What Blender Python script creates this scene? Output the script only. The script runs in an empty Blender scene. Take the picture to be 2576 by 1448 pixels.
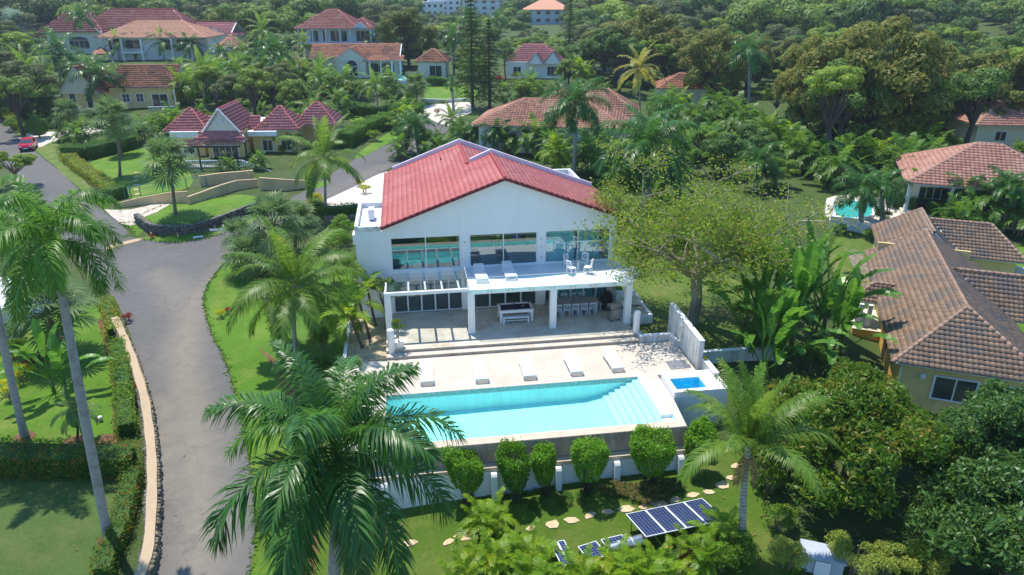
import bpy, math, random
import numpy as np
from mathutils import Vector, Matrix
from mathutils.geometry import delaunay_2d_cdt
R = math.radians
scene = bpy.context.scene
COL = scene.collection

# ---------------------------------------------------------------- camera
CAM_H = 20.0; PITCH = R(22.5); FPX = 1786.0
cam_d = bpy.data.cameras.new('camera'); cam = bpy.data.objects.new('camera', cam_d); COL.objects.link(cam)
cam.location = (0, 0, CAM_H); cam.rotation_euler = (R(90) - PITCH, 0, 0)
cam_d.sensor_width = 36.0; cam_d.lens = 36.0 * FPX / 2576.0
cam_d.clip_start = 0.5; cam_d.clip_end = 6000
scene.camera = cam

# ---------------------------------------------------------------- sky, sun, exposure
SUN_DIR = Vector((-0.56, 0.72, 2.5)).normalized()        # towards the sun: high, behind the house, to the left
SUN_EL = math.asin(SUN_DIR.z); SUN_AZ = math.atan2(SUN_DIR.x, SUN_DIR.y)
world = bpy.data.worlds.new('World'); scene.world = world; world.use_nodes = True
wn = world.node_tree.nodes; wl = world.node_tree.links
wn.clear()
sky = wn.new('ShaderNodeTexSky'); sky.sky_type = 'NISHITA'; sky.sun_disc = False
sky.sun_elevation = SUN_EL; sky.sun_rotation = SUN_AZ
sky.air_density = 1.0; sky.dust_density = 0.3; sky.ozone_density = 2.5
bg = wn.new('ShaderNodeBackground'); bg.inputs['Strength'].default_value = 0.15
wo = wn.new('ShaderNodeOutputWorld')
hs_ = wn.new('ShaderNodeHueSaturation'); hs_.inputs['Saturation'].default_value = 1.3
wl.new(sky.outputs[0], hs_.inputs['Color']); wl.new(hs_.outputs[0], bg.inputs['Color']); wl.new(bg.outputs[0], wo.inputs['Surface'])
sun_d = bpy.data.lights.new('sun', 'SUN'); sun_d.energy = 3.9; sun_d.angle = R(0.53); sun_d.color = (1.0, 0.945, 0.85)
sun = bpy.data.objects.new('sun', sun_d); COL.objects.link(sun)
sun.location = (0, 0, 200); sun.rotation_euler = SUN_DIR.to_track_quat('Z', 'Y').to_euler()
scene.view_settings.view_transform = 'Standard'; scene.view_settings.look = 'None'
scene.view_settings.exposure = 0.68; scene.view_settings.gamma = 1.0
scene.view_settings.use_curve_mapping = False
scene.render.engine = 'CYCLES'
scene.cycles.max_bounces = 8; scene.cycles.transparent_max_bounces = 24
scene.cycles.use_denoising = True

# ---------------------------------------------------------------- helpers: frames
HA = R(8.5); CA, SA = math.cos(HA), math.sin(HA)
def W(u, v, z=0.0):                       # villa grid -> world
    return Vector((u * CA - v * SA, u * SA + v * CA, z))
CP, SP = math.cos(PITCH), math.sin(PITCH)
def ray(x, y):                            # direction through a point of a 2576 x 1448 survey sheet
    a = (x - 1288) / FPX; b = (724 - y) / FPX
    return Vector((a, CP + b * SP, -SP + b * CP))
def at(x, y, z=0.0):
    d = ray(x, y); t = (z - CAM_H) / d.z
    return Vector((d.x * t, d.y * t, z))
def on_y(x, y, wy):                       # the point of that sight line above world Y = wy
    d = ray(x, y); t = wy / d.y
    return Vector((d.x * t, wy, CAM_H + d.z * t))
def proj(p):
    dx, dy, dz = p[0], p[1], p[2] - CAM_H
    w = dy * CP - dz * SP
    return (1288 + FPX * dx / w, 724 - FPX * (dy * SP + dz * CP) / w, w)

# ---------------------------------------------------------------- helpers: objects
def tag(o, label=None, cat=None, group=None, kind=None):
    if label: o['label'] = label
    if cat: o['category'] = cat
    if group: o['group'] = group
    if kind: o['kind'] = kind
    return o
def link(name, me, parent=None, loc=None, rot=None, scale=None):
    o = bpy.data.objects.new(name, me); COL.objects.link(o)
    if parent is not None: o.parent = parent
    if loc is not None: o.location = loc
    if rot is not None: o.rotation_euler = rot
    if scale is not None: o.scale = scale
    return o
def thing(name, label, cat, loc=(0, 0, 0), rz=0.0, group=None):
    o = link(name, None, None, loc, (0, 0, rz)); o.empty_display_size = 0.2
    return tag(o, label, cat, group)
def mesh_np(name, V, F, mat=None, smooth=False, rnd=None):
    V = np.asarray(V, dtype=np.float32); F = np.asarray(F, dtype=np.int32)
    me = bpy.data.meshes.new(name)
    n, m, k = len(V), len(F), F.shape[1]
    me.vertices.add(n); me.vertices.foreach_set('co', V.ravel())
    me.loops.add(m * k); me.loops.foreach_set('vertex_index', F.ravel())
    me.polygons.add(m); me.polygons.foreach_set('loop_start', np.arange(0, m * k, k, dtype=np.int32))
    try: me.polygons.foreach_set('loop_total', np.full(m, k, dtype=np.int32))
    except Exception: pass
    if smooth: me.polygons.foreach_set('use_smooth', np.ones(m, dtype=bool))
    if rnd is not None:
        a = me.attributes.new('rnd', 'FLOAT', 'FACE'); a.data.foreach_set('value', np.asarray(rnd, dtype=np.float32))
    me.update(calc_edges=True)
    if mat: me.materials.append(mat)
    return me

class MB:
    """collects shapes that become ONE mesh"""
    def __init__(s): s.v = []; s.f = []; s.M = None
    def add(s, vs, fs):
        o = len(s.v)
        if s.M is not None: vs = [s.M @ Vector(p) for p in vs]
        s.v += [tuple(p) for p in vs]; s.f += [tuple(i + o for i in f) for f in fs]; return s
    def box(s, x0, x1, y0, y1, z0, z1):
        return s.add([(x0,y0,z0),(x1,y0,z0),(x1,y1,z0),(x0,y1,z0),(x0,y0,z1),(x1,y0,z1),(x1,y1,z1),(x0,y1,z1)],
                     [(0,3,2,1),(4,5,6,7),(0,1,5,4),(1,2,6,5),(2,3,7,6),(3,0,4,7)])
    def prism(s, poly, z0, z1):
        n = len(poly)
        ar = sum(poly[i][0]*poly[(i+1)%n][1]-poly[(i+1)%n][0]*poly[i][1] for i in range(n))
        if ar < 0: poly = poly[::-1]
        z0s = z0 if isinstance(z0, (list, tuple)) else [z0]*n; z1s = z1 if isinstance(z1, (list, tuple)) else [z1]*n
        vs = [(p[0],p[1],z0s[i]) for i,p in enumerate(poly)] + [(p[0],p[1],z1s[i]) for i,p in enumerate(poly)]
        return s.add(vs, [tuple(range(n-1,-1,-1)), tuple(range(n,2*n))] + [(i,(i+1)%n,n+(i+1)%n,n+i) for i in range(n)])
    def face(s, *ps): return s.add(ps, [tuple(range(len(ps)))])
    def tube(s, pts, rad, n=6, cap=True):
        pts = [Vector(p) for p in pts]; m = len(pts)
        if not isinstance(rad, (list, tuple)): rad = [rad]*m
        vs = []; fs = []; up = Vector((0,0,1)); prev = None
        for i in range(m):
            t = (pts[min(i+1,m-1)] - pts[max(i-1,0)]).normalized()
            if prev is None:
                a = t.cross(up if abs(t.z) < .9 else Vector((1,0,0))).normalized()
            else:
                a = (prev - t*prev.dot(t)).normalized()
            prev = a; b = t.cross(a)
            for k in range(n):
                q = 2*math.pi*k/n
                vs.append(pts[i] + (a*math.cos(q) + b*math.sin(q))*rad[i])
        for i in range(m-1):
            for k in range(n):
                fs.append((i*n+k, i*n+(k+1)%n, (i+1)*n+(k+1)%n, (i+1)*n+k))
        if cap: fs += [tuple(range(n-1,-1,-1)), tuple(range((m-1)*n, m*n))]
        return s.add(vs, fs)
    def cyl(s, x, y, z0, z1, r, n=12, r2=None): return s.tube([(x,y,z0),(x,y,z1)], [r, r if r2 is None else r2], n)
    def lathe(s, prof, n=16, c=(0,0)):
        vs = [(c[0]+r*math.cos(2*math.pi*k/n), c[1]+r*math.sin(2*math.pi*k/n), z) for r, z in prof for k in range(n)]
        fs = [(i*n+k, i*n+(k+1)%n, (i+1)*n+(k+1)%n, (i+1)*n+k) for i in range(len(prof)-1) for k in range(n)]
        fs += [tuple(range(n-1,-1,-1)), tuple(range((len(prof)-1)*n, len(prof)*n))]
        return s.add(vs, fs)
    def mesh(s, name, mat, smooth=False):
        me = bpy.data.meshes.new(name); me.from_pydata(s.v, [], s.f); me.update()
        if smooth: me.polygons.foreach_set('use_smooth', np.ones(len(me.polygons), dtype=bool))
        if mat: me.materials.append(mat)
        return me
    def build(s, name, mat, parent=None, loc=None, rot=None, smooth=False):
        return link(name, s.mesh(name, mat, smooth), parent, loc, rot)
def copy_tree(o, parent=None):
    c = o.copy(); COL.objects.link(c)
    if parent is not None: c.parent = parent
    for ch in list(o.children): copy_tree(ch, c)
    return c
def inpoly(P, poly):
    P = np.asarray(P, float); x, y = P[..., 0], P[..., 1]; r = np.zeros(x.shape, bool); n = len(poly)
    for i in range(n):
        x0, y0 = poly[i][0], poly[i][1]; x1, y1 = poly[(i+1)%n][0], poly[(i+1)%n][1]
        c = ((y0 > y) != (y1 > y)) & (x < (x1-x0)*(y-y0)/((y1-y0) if y1 != y0 else 1e-9) + x0)
        r ^= c
    return r
# ---------------------------------------------------------------- materials
def new_mat(name):
    m = bpy.data.materials.new(name); m.use_nodes = True
    nt = m.node_tree; b = nt.nodes['Principled BSDF']
    return m, nt, b
def N(nt, kind, **kw):
    n = nt.nodes.new(kind)
    for k, v in kw.items():
        if k in n.inputs.keys(): n.inputs[k].default_value = v
        else: setattr(n, k, v)
    return n
def ramp(nt, fac, stops):
    r = nt.nodes.new('ShaderNodeValToRGB'); e = r.color_ramp.elements
    while len(e) < len(stops): e.new(0.5)
    for i, (p, c) in enumerate(stops):
        e[i].position = p; e[i].color = (c[0], c[1], c[2], 1)
    nt.links.new(fac, r.inputs[0]); return r
def pos(nt, obj=False):
    if obj: return N(nt, 'ShaderNodeTexCoord').outputs['Object']
    return N(nt, 'ShaderNodeNewGeometry').outputs['Position']
def noise(nt, scale, detail=3.0, rough=0.6, vec=None, dim='3D'):
    n = N(nt, 'ShaderNodeTexNoise'); n.inputs['Scale'].default_value = scale
    n.inputs['Detail'].default_value = detail; n.inputs['Roughness'].default_value = rough
    nt.links.new(vec if vec is not None else pos(nt), n.inputs['Vector']); return n.outputs[0]
def mixc(nt, fac, a, b, mode='MIX'):
    m = nt.nodes.new('ShaderNodeMix'); m.data_type = 'RGBA'; m.blend_type = mode
    for s, v in ((0, fac), (6, a), (7, b)):
        if hasattr(v, 'is_output'): nt.links.new(v, m.inputs[s])
        elif s == 0: m.inputs[0].default_value = v
        else: m.inputs[s].default_value = (v[0], v[1], v[2], 1)
    return m.outputs[2]
def mth(nt, op, a, b=None):
    m = nt.nodes.new('ShaderNodeMath'); m.operation = op
    for i, v in enumerate((a, b)):
        if v is None: continue
        if hasattr(v, 'is_output'): nt.links.new(v, m.inputs[i])
        else: m.inputs[i].default_value = v
    return m.outputs[0]
def bump(nt, b, h, strength=0.3, dist=0.02):
    n = N(nt, 'ShaderNodeBump'); n.inputs['Strength'].default_value = strength; n.inputs['Distance'].default_value = dist
    nt.links.new(h, n.inputs['Height']); nt.links.new(n.outputs[0], b.inputs['Normal'])
def simple(name, c, rough=0.6, var=0.12, scale=1.5, spec=0.4, metal=0.0, bmp=0.0, bscale=20):
    m, nt, b = new_mat(name)
    n = noise(nt, scale, 4)
    lo = [x*(1-var) for x in c]; hi = [min(1, x*(1+var)) for x in c]
    r = ramp(nt, n, [(0.3, lo), (0.7, hi)])
    nt.links.new(r.outputs[0], b.inputs['Base Color'])
    b.inputs['Roughness'].default_value = rough; b.inputs['Specular IOR Level'].default_value = spec; b.inputs['Metallic'].default_value = metal
    if bmp: bump(nt, b, noise(nt, bscale, 4), bmp, 0.02)
    return m
def stained(name, c, stain, amount=0.5, scale=0.8, rough=0.7, bscale=25, streak=True, bmp=.15):
    m, nt, b = new_mat(name)
    mp = N(nt, 'ShaderNodeMapping'); mp.inputs['Scale'].default_value = (1, 1, 0.18 if streak else 1)
    nt.links.new(pos(nt), mp.inputs[0])
    n = noise(nt, scale*2.2, 6, 0.7, mp.outputs[0]); n2 = noise(nt, scale*.5, 3)
    f = mth(nt, 'MULTIPLY', n, mth(nt, 'ADD', n2, .45))
    r = ramp(nt, f, [(0.42, (0, 0, 0)), (0.68, (amount, amount, amount))])
    nt.links.new(mixc(nt, r.outputs[0], c, stain), b.inputs['Base Color'])
    b.inputs['Roughness'].default_value = rough
    bump(nt, b, noise(nt, bscale, 4), bmp, 0.02)
    return m
def leaf_mat(name, dark, light, tip=None, tipf=0.0, rough=0.45, scale=0.6, trans=0.3, spec=0.35, var=0.5):
    """natural colour spread: leaf to leaf (rnd), plant to plant (object random), clump to clump (noise)"""
    m, nt, b = new_mat(name)
    oi = N(nt, 'ShaderNodeObjectInfo'); at_ = N(nt, 'ShaderNodeAttribute'); at_.attribute_name = 'rnd'
    n = noise(nt, scale, 2)
    f = mth(nt, 'ADD', mth(nt, 'MULTIPLY', at_.outputs['Fac'], .45), mth(nt, 'MULTIPLY', oi.outputs['Random'], .25))
    f = mth(nt, 'ADD', f, mth(nt, 'MULTIPLY', mth(nt, 'SUBTRACT', n, .35), var))
    dark = [dark[0]*1.55, dark[1]*1.65, dark[2]*1.15]; light = [light[0]*1.5, light[1]*1.6, light[2]*1.1]
    c = ramp(nt, f, [(0.05, dark), (0.85, light)]).outputs[0]
    if tip:
        g = noise(nt, scale*1.7+.13, 2, .5)
        k = ramp(nt, mth(nt, 'ADD', mth(nt, 'MULTIPLY', g, .75), mth(nt, 'MULTIPLY', at_.outputs['Fac'], .35)), [(0.72-tipf*.45, (0,0,0)), (0.92-tipf*.3, (1,1,1))]).outputs[0]
        c = mixc(nt, k, c, tip)
    nt.links.new(c, b.inputs['Base Color'])
    b.inputs['Roughness'].default_value = rough + .06; b.inputs['Specular IOR Level'].default_value = spec*.7
    tr = N(nt, 'ShaderNodeBsdfTranslucent')
    hs = N(nt, 'ShaderNodeHueSaturation'); hs.inputs['Value'].default_value = 1.7; hs.inputs['Hue'].default_value = 0.488
    nt.links.new(c, hs.inputs['Color']); nt.links.new(hs.outputs[0], tr.inputs['Color'])
    mx = N(nt, 'ShaderNodeMixShader'); mx.inputs[0].default_value = trans + .1
    nt.links.new(b.outputs[0], mx.inputs[1]); nt.links.new(tr.outputs[0], mx.inputs[2])
    nt.links.new(mx.outputs[0], nt.nodes['Material Output'].inputs['Surface'])
    return m
def tile_mat(name, c, lo, patch=None, patchf=.5, rough=.65, pscale=.8, var=1.0):
    m, nt, b = new_mat(name)
    oi = N(nt, 'ShaderNodeObjectInfo'); at_ = N(nt, 'ShaderNodeAttribute'); at_.attribute_name = 'rnd'
    f = mth(nt, 'FRACT', mth(nt, 'ADD', at_.outputs['Fac'], oi.outputs['Random']))
    col = mixc(nt, mth(nt, 'MULTIPLY', f, var), lo, c)
    if patch:
        v = N(nt, 'ShaderNodeTexVoronoi'); v.inputs['Scale'].default_value = pscale; nt.links.new(pos(nt), v.inputs['Vector'])
        k = ramp(nt, v.outputs['Color'], [(0.62, (0,0,0)), (0.75, (patchf,)*3)]).outputs[0]
        col = mixc(nt, k, col, patch)
    k2 = ramp(nt, noise(nt, 1.3, 5, .7), [(.45, (0,0,0)), (.75, (.35,.35,.35))]).outputs[0]
    col = mixc(nt, k2, col, [x*.55 for x in lo])
    nt.links.new(col, b.inputs['Base Color']); b.inputs['Roughness'].default_value = rough
    b.inputs['Specular IOR Level'].default_value = .3
    bump(nt, b, noise(nt, 30, 3), .2, .01)
    return m
def glass_mat(name, tint, ior=1.9, refl=1.0, rough=0.01):
    m, nt, b = new_mat(name); nt.nodes.remove(b)
    t = N(nt, 'ShaderNodeBsdfTransparent'); t.inputs['Color'].default_value = (*tint, 1)
    g = N(nt, 'ShaderNodeBsdfGlossy'); g.inputs['Roughness'].default_value = rough; g.inputs['Color'].default_value = (refl, refl, refl, 1)
    fr = N(nt, 'ShaderNodeFresnel'); gb_ = N(nt, 'ShaderNodeNewGeometry')
    k = mth(nt, 'ADD', mth(nt, 'MULTIPLY', gb_.outputs['Backfacing'], 1/ior - ior), ior); nt.links.new(k, fr.inputs['IOR'])
    mx = N(nt, 'ShaderNodeMixShader'); nt.links.new(fr.outputs[0], mx.inputs[0])
    nt.links.new(t.outputs[0], mx.inputs[1]); nt.links.new(g.outputs[0], mx.inputs[2])
    nt.links.new(mx.outputs[0], nt.nodes['Material Output'].inputs['Surface'])
    return m
def water_mat(name, tint, bscale=2.0, bstr=.14):
    m = glass_mat(name, tint, 1.33, 1.0, 0.0); nt = m.node_tree
    g = [n for n in nt.nodes if n.type == 'BSDF_GLOSSY'][0]; fr = [n for n in nt.nodes if n.type == 'FRESNEL'][0]
    bp = N(nt, 'ShaderNodeBump'); bp.inputs['Strength'].default_value = bstr; bp.inputs['Distance'].default_value = .05
    nt.links.new(noise(nt, bscale, 3), bp.inputs['Height'])
    nt.links.new(bp.outputs[0], g.inputs['Normal']); nt.links.new(bp.outputs[0], fr.inputs['Normal'])
    return m
def grass_mat(name, a, b_, dry=None, dryf=.3, fine=60):
    m, nt, b = new_mat(name)
    n1 = noise(nt, .35, 4, .65); n2 = noise(nt, fine, 3, .8); n3 = noise(nt, 6, 4, .7)
    f = mth(nt, 'ADD', mth(nt, 'MULTIPLY', n1, .4), mth(nt, 'ADD', mth(nt, 'MULTIPLY', n2, .45), mth(nt, 'MULTIPLY', n3, .35)))
    c = ramp(nt, f, [(.42, a), (.78, b_)]).outputs[0]
    if dry:
        k = ramp(nt, mth(nt, 'ADD', mth(nt, 'MULTIPLY', noise(nt, .42, 4, .65), .8), mth(nt, 'MULTIPLY', n3, .25)), [(.5, (0,0,0)), (.68, (dryf,)*3)]).outputs[0]
        c = mixc(nt, k, c, dry)
    nt.links.new(c, b.inputs['Base Color']); b.inputs['Roughness'].default_value = .75
    b.inputs['Specular IOR Level'].default_value = .2
    bump(nt, b, mth(nt, 'ADD', n2, n3), .9, .05)
    return m
M = {}
M['white'] = stained('white_paint', (.80, .80, .80), (.60, .59, .56), .28, .45, .6, bmp=.03)
M['white_roof'] = stained('white_roof_paint', (.76, .76, .75), (.25, .22, .2), .8, 1.1, .7, streak=False)
M['white_clean'] = simple('white_clean', (.8, .8, .79), .5, .04)
M['lavender'] = stained('lavender_shade_parapet', (.72, .69, .79), (.5, .46, .54), .4, .7, .6)  # white parapets, the blue shade on them put into this lavender
M['concrete'] = stained('stained_concrete', (.72, .70, .66), (.22, .2, .18), .8, .8, .8)
M['pool_wall'] = stained('overflow_stone', (.50, .385, .325), (.18, .12, .095), .9, .9, .7)
M['glass'] = glass_mat('window_glass', (.62, .84, .86), 2.15)
M['rail_glass'] = glass_mat('railing_glass', (.95, .985, .985), 1.45)
M['roof_glass'] = glass_mat('canopy_glass', (.82, .88, .9), 1.5)
M['dark_glass'] = simple('dark_pane', (.03, .045, .055), .08, .3, .6, .9)
M['water'] = water_mat('pool_water', (.68, .985, .955))
M['water_deep'] = water_mat('garden_pool_water', (.30, .86, .88), 3)
M['pool_tile'] = simple('pool_plaster', (.60, .90, .86), .5, .05, 3)
M['pool_step'] = simple('pool_step_plaster', (.74, .84, .84), .5, .04, 3)
M['waterline'] = simple('waterline_mosaic', (.30, .40, .38), .4, .3, 9)
M['spa_tile'] = simple('blue_mosaic', (.10, .62, .86), .3, .2, 8)
M['frame'] = simple('white_aluminium', (.75, .77, .78), .35, .03)
M['dark_metal'] = simple('dark_metal', (.03, .03, .033), .4, .2, 4)
M['black'] = simple('black_cloth', (.012, .012, .014), .8, .3, 5)
M['steel'] = simple('brushed_steel', (.5, .47, .42), .35, .12, 6, .5, .85)
M['galv'] = simple('galvanised_tank', (.62, .63, .63), .3, .1, 4, .5, .9)
M['grey_wood'] = simple('grey_wood', (.30, .30, .29), .6, .2, 6)
M['navy'] = simple('navy_felt', (.015, .018, .06), .9, .15, 8)
M['curtain'] = simple('pale_curtain', (.75, .85, .88), .8, .1, 4)
M['interior'] = simple('interior_floor', (.16, .17, .17), .35, .2, 1)
M['interior_wall'] = simple('interior_wall', (.22, .25, .26), .7, .1, 1)
M['sofa'] = simple('dark_blue_fabric', (.03, .05, .1), .8, .2, 3)
M['red_tile'] = tile_mat('red_painted_tile', (.53, .145, .115), (.43, .105, .088), (.53, .19, .16), .5, .5, .45, .8)
M['red_cap'] = simple('red_cap_tile', (.36, .06, .06), .6, .2, 3)
M['verge'] = simple('maroon_verge_tile', (.16, .022, .03), .6, .25, 3)
M['brown_tile'] = tile_mat('weathered_brown_tile', (.305, .20, .128), (.20, .132, .09), (.15, .13, .115), .7, .65, 1.1)
M['brown_cap'] = simple('brown_cap_tile', (.29, .185, .13), .7, .25, 2)
M['orange_tile'] = tile_mat('mixed_orange_tile', (.47, .22, .13), (.28, .125, .085), (.56, .32, .2), .6, .7, .5)
M['orange_cap'] = simple('orange_cap_tile', (.40, .17, .1), .7, .25, 2)
M['rust_tile'] = tile_mat('rust_tile', (.43, .18, .095), (.27, .105, .06), (.12, .06, .045), .6, .7, .5)
M['salmon_tile'] = tile_mat('salmon_tile', (.66, .33, .20), (.58, .27, .16), None, 0, .7)
M['maroon_tile'] = tile_mat('maroon_tile', (.44, .165, .155), (.35, .12, .118), None, 0, .6)
M['terracotta'] = tile_mat('terracotta_tile', (.46, .235, .165), (.34, .155, .11), (.5, .3, .22), .4, .7, .6)
M['oldred_tile'] = tile_mat('old_red_tile', (.34, .12, .09), (.24, .075, .06), (.38, .2, .17), .4, .7, .6)
M['ochre'] = stained('ochre_wall', (.72, .42, .10), (.5, .3, .09), .35, .5, .8)
M['sand_wall'] = stained('sand_wall', (.74, .56, .24), (.46, .35, .18), .4, .6, .8)
M['tan_wall'] = stained('tan_wall', (.62, .45, .25), (.35, .25, .15), .45, .6, .8)
M['cream'] = stained('cream_wall', (.74, .70, .58), (.6, .55, .45), .3, .6, .8)
M['palegreen'] = stained('pale_wall', (.66, .70, .72), (.5, .52, .53), .3, .6, .8)
M['blue_grey'] = simple('blue_grey_wall', (.5, .58, .66), .7, .08)
M['hut'] = simple('shaded_hut_wall', (.38, .42, .48), .7, .08)  # white pump house, tree shade painted in as grey blue
M['fascia'] = simple('painted_fascia', (.68, .7, .72), .6, .08, 3)
M['gable_timber'] = simple('dark_timber', (.05, .028, .02), .6, .3, 5)
M['asphalt'] = None
M['soil'] = simple('brown_soil', (.16, .085, .05), .95, .35, 1.5, .1, 0, .6, 12)
M['dry_soil'] = simple('dry_bed', (.42, .34, .22), .95, .3, 2.5, .1, 0, .5, 14)
M['rubble'] = simple('rubble_stone', (.15, .145, .13), .9, .6, 2.8, .2, 0, .5, 12)
M['coral_stone'] = simple('coral_stone', (.20, .17, .12), .9, .5, 4, .2, 0, .6, 12)
M['slab_stone'] = simple('sand_flagstone', (.55, .42, .26), .85, .2, 4, .2, 0, .3, 18)
M['rim'] = stained('tan_pool_rim', (.56, .46, .35), (.4, .31, .22), .5, .9, .7, streak=False)
M['cap_tan'] = stained('tan_wall_cap', (.45, .335, .21), (.30, .22, .14), .4, .7, .85, streak=False)
M['slate'] = simple('slate_paver', (.20, .21, .23), .5, .35, 6)
M['drive'] = simple('pale_cobble_drive', (.50, .44, .36), .85, .3, 2.2, .2, 0, .5, 9)
M['white_drive'] = simple('white_coral_drive', (.56, .52, .45), .85, .16, 2, .2, 0, .4, 9)
M['lawn'] = grass_mat('bright_lawn', (.055, .145, .006), (.135, .27, .018), (.22, .26, .05), .6)
M['lawn_dry'] = grass_mat('dry_lawn', (.06, .12, .012), (.14, .21, .035), (.28, .24, .10), .55)
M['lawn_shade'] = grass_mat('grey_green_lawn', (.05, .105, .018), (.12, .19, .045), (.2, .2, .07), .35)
M['lawn_olive'] = grass_mat('olive_lawn', (.05, .115, .007), (.115, .20, .02), (.19, .19, .05), .6)
M['ground'] = grass_mat('rough_ground', (.028, .058, .012), (.075, .125, .025), (.13, .12, .05), .5, 12)
M['weeds'] = grass_mat('lush_ground_cover', (.035, .10, .01), (.13, .25, .03), None, 0, 25)
def _ring_bark(name, a, d, sc):
    m, nt, b = new_mat(name); wv = N(nt, 'ShaderNodeTexWave'); wv.wave_type = 'BANDS'; wv.bands_direction = 'Z'
    wv.inputs['Scale'].default_value = sc; wv.inputs['Distortion'].default_value = 1.6; wv.inputs['Detail'].default_value = 2; wv.inputs['Detail Scale'].default_value = 2
    nt.links.new(pos(nt, True), wv.inputs['Vector'])
    k = mth(nt, 'ADD', mth(nt, 'MULTIPLY', wv.outputs['Fac'], .45), mth(nt, 'MULTIPLY', noise(nt, 2.2, 5, .7), .75))
    nt.links.new(ramp(nt, k, [(.3, d), (.62, a), (.85, [min(1, x*1.15) for x in a])]).outputs[0], b.inputs['Base Color']); b.inputs['Roughness'].default_value = .85
    bump(nt, b, wv.outputs['Fac'], .5, .03); return m
M['bark_grey'] = stained('grey_palm_trunk', (.36, .345, .32), (.15, .14, .125), .8, 1.3, .85, streak=False, bmp=.4)
M['bark_ring'] = _ring_bark('ringed_palm_trunk', (.36, .345, .32), (.16, .15, .13), 1.7)
M['bark_brown'] = stained('brown_trunk', (.22, .165, .12), (.07, .05, .04), .7, 1.5, .9, bmp=.5)
M['bark_dark'] = stained('dark_trunk', (.085, .065, .05), (.03, .025, .02), .7, 1.5, .9, bmp=.5)
M['bark_pale'] = stained('pale_trunk', (.36, .30, .235), (.15, .12, .10), .7, 1.5, .85, bmp=.5)
M['shaft'] = simple('green_crownshaft', (.12, .19, .045), .4, .25, 2)
M['dead'] = leaf_mat('dead_frond', (.10, .065, .035), (.26, .19, .10), None, 0, .8, .6, .15)
M['royal'] = leaf_mat('royal_leaf', (.016, .056, .017), (.07, .165, .036), None, 0, .30, .5, .28, .6)
M['royal_lit'] = leaf_mat('lit_young_royal_leaf', (.03, .09, .014), (.12, .23, .035), None, 0, .35, .5, .36, .5)  # brighter copy of the royal leaf: young fronds with sunlight put into the colour
M['coco'] = leaf_mat('coconut_leaf', (.042, .09, .014), (.155, .235, .042), (.36, .30, .06), .1, .36, .5, .34, .5)
M['coco_yellow'] = leaf_mat('yellowing_coconut_leaf', (.10, .13, .035), (.30, .31, .09), (.62, .36, .03), .45, .4, .6, .34, .5)
M['sabal'] = leaf_mat('fan_leaf', (.035, .07, .03), (.13, .19, .085), None, 0, .42, .6, .25, .45)
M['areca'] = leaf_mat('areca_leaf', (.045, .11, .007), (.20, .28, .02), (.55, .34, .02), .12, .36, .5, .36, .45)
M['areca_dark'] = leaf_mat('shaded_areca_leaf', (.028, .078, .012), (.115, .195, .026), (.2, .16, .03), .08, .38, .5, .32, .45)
M['silver'] = leaf_mat('silver_fan_leaf', (.12, .17, .18), (.27, .34, .35), None, 0, .5, .6, .15)
M['paddle'] = leaf_mat('paddle_leaf', (.028, .09, .016), (.115, .235, .034), None, 0, .28, .5, .3, .6)
M['mango'] = leaf_mat('mango_leaf', (.018, .058, .006), (.095, .18, .014), (.28, .23, .03), .30, .36, .55, .25, .5)
M['mango_dark'] = leaf_mat('dark_mango_leaf', (.017, .054, .018), (.085, .16, .045), (.14, .22, .03), .2, .36, .4, .22, .55)
M['light_tree'] = leaf_mat('light_tree_leaf', (.07, .125, .014), (.21, .27, .04), (.36, .28, .05), .25, .42, .7, .34)
M['olive'] = leaf_mat('olive_brown_leaf', (.062, .078, .02), (.185, .185, .046), (.27, .19, .03), .22, .5, .22, .22)
M['olive2'] = leaf_mat('dark_olive_leaf', (.045, .066, .017), (.155, .17, .04), (.24, .15, .02), .2, .5, .22, .2)
M['forest'] = leaf_mat('forest_leaf', (.045, .095, .022), (.16, .215, .042), (.17, .16, .035), .1, .5, .12, .2)
M['forest_light'] = leaf_mat('light_forest_leaf', (.065, .125, .02), (.22, .275, .046), (.24, .22, .05), .12, .5, .12, .25)
M['forest_dark'] = leaf_mat('deep_forest_leaf', (.027, .066, .02), (.09, .15, .04), None, 0, .5, .12, .18)
M['grey_tree'] = leaf_mat('dusty_leaf', (.05, .065, .035), (.13, .15, .075), None, 0, .6, .3, .2)
M['hedge'] = leaf_mat('hedge_leaf', (.025, .075, .010), (.10, .18, .025), None, 0, .42, .8, .28)
M['hedge_yellow'] = leaf_mat('yellow_hedge_leaf', (.08, .12, .012), (.26, .27, .03), (.32, .2, .05), .3, .42, .8, .3)
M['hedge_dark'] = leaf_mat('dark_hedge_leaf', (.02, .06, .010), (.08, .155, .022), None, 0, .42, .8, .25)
M['bamboo'] = leaf_mat('clipped_bamboo_leaf', (.03, .09, .008), (.13, .25, .022), None, 0, .42, .8, .34)
M['shrub'] = leaf_mat('shrub_leaf', (.035, .09, .012), (.14, .22, .03), (.3, .28, .04), .15, .42, .8, .3)
M['shrub_yellow'] = leaf_mat('golden_shrub_leaf', (.16, .17, .015), (.50, .44, .02), None, 0, .45, .8, .3)
M['pale_shrub'] = leaf_mat('pale_shrub_leaf', (.10, .14, .03), (.34, .34, .10), None, 0, .45, .8, .3)
M['red_shrub'] = leaf_mat('red_cordyline_leaf', (.10, .02, .02), (.28, .06, .05), None, 0, .4, .8, .25)
M['ixora'] = leaf_mat('ixora_leaf', (.025, .075, .010), (.11, .18, .025), (.55, .07, .012), .22, .42, 2.6, .28)
M['bougain'] = leaf_mat('bougainvillea_leaf', (.03, .085, .012), (.14, .24, .035), (.40, .12, .32), .1, .42, 1.0, .3)
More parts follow.
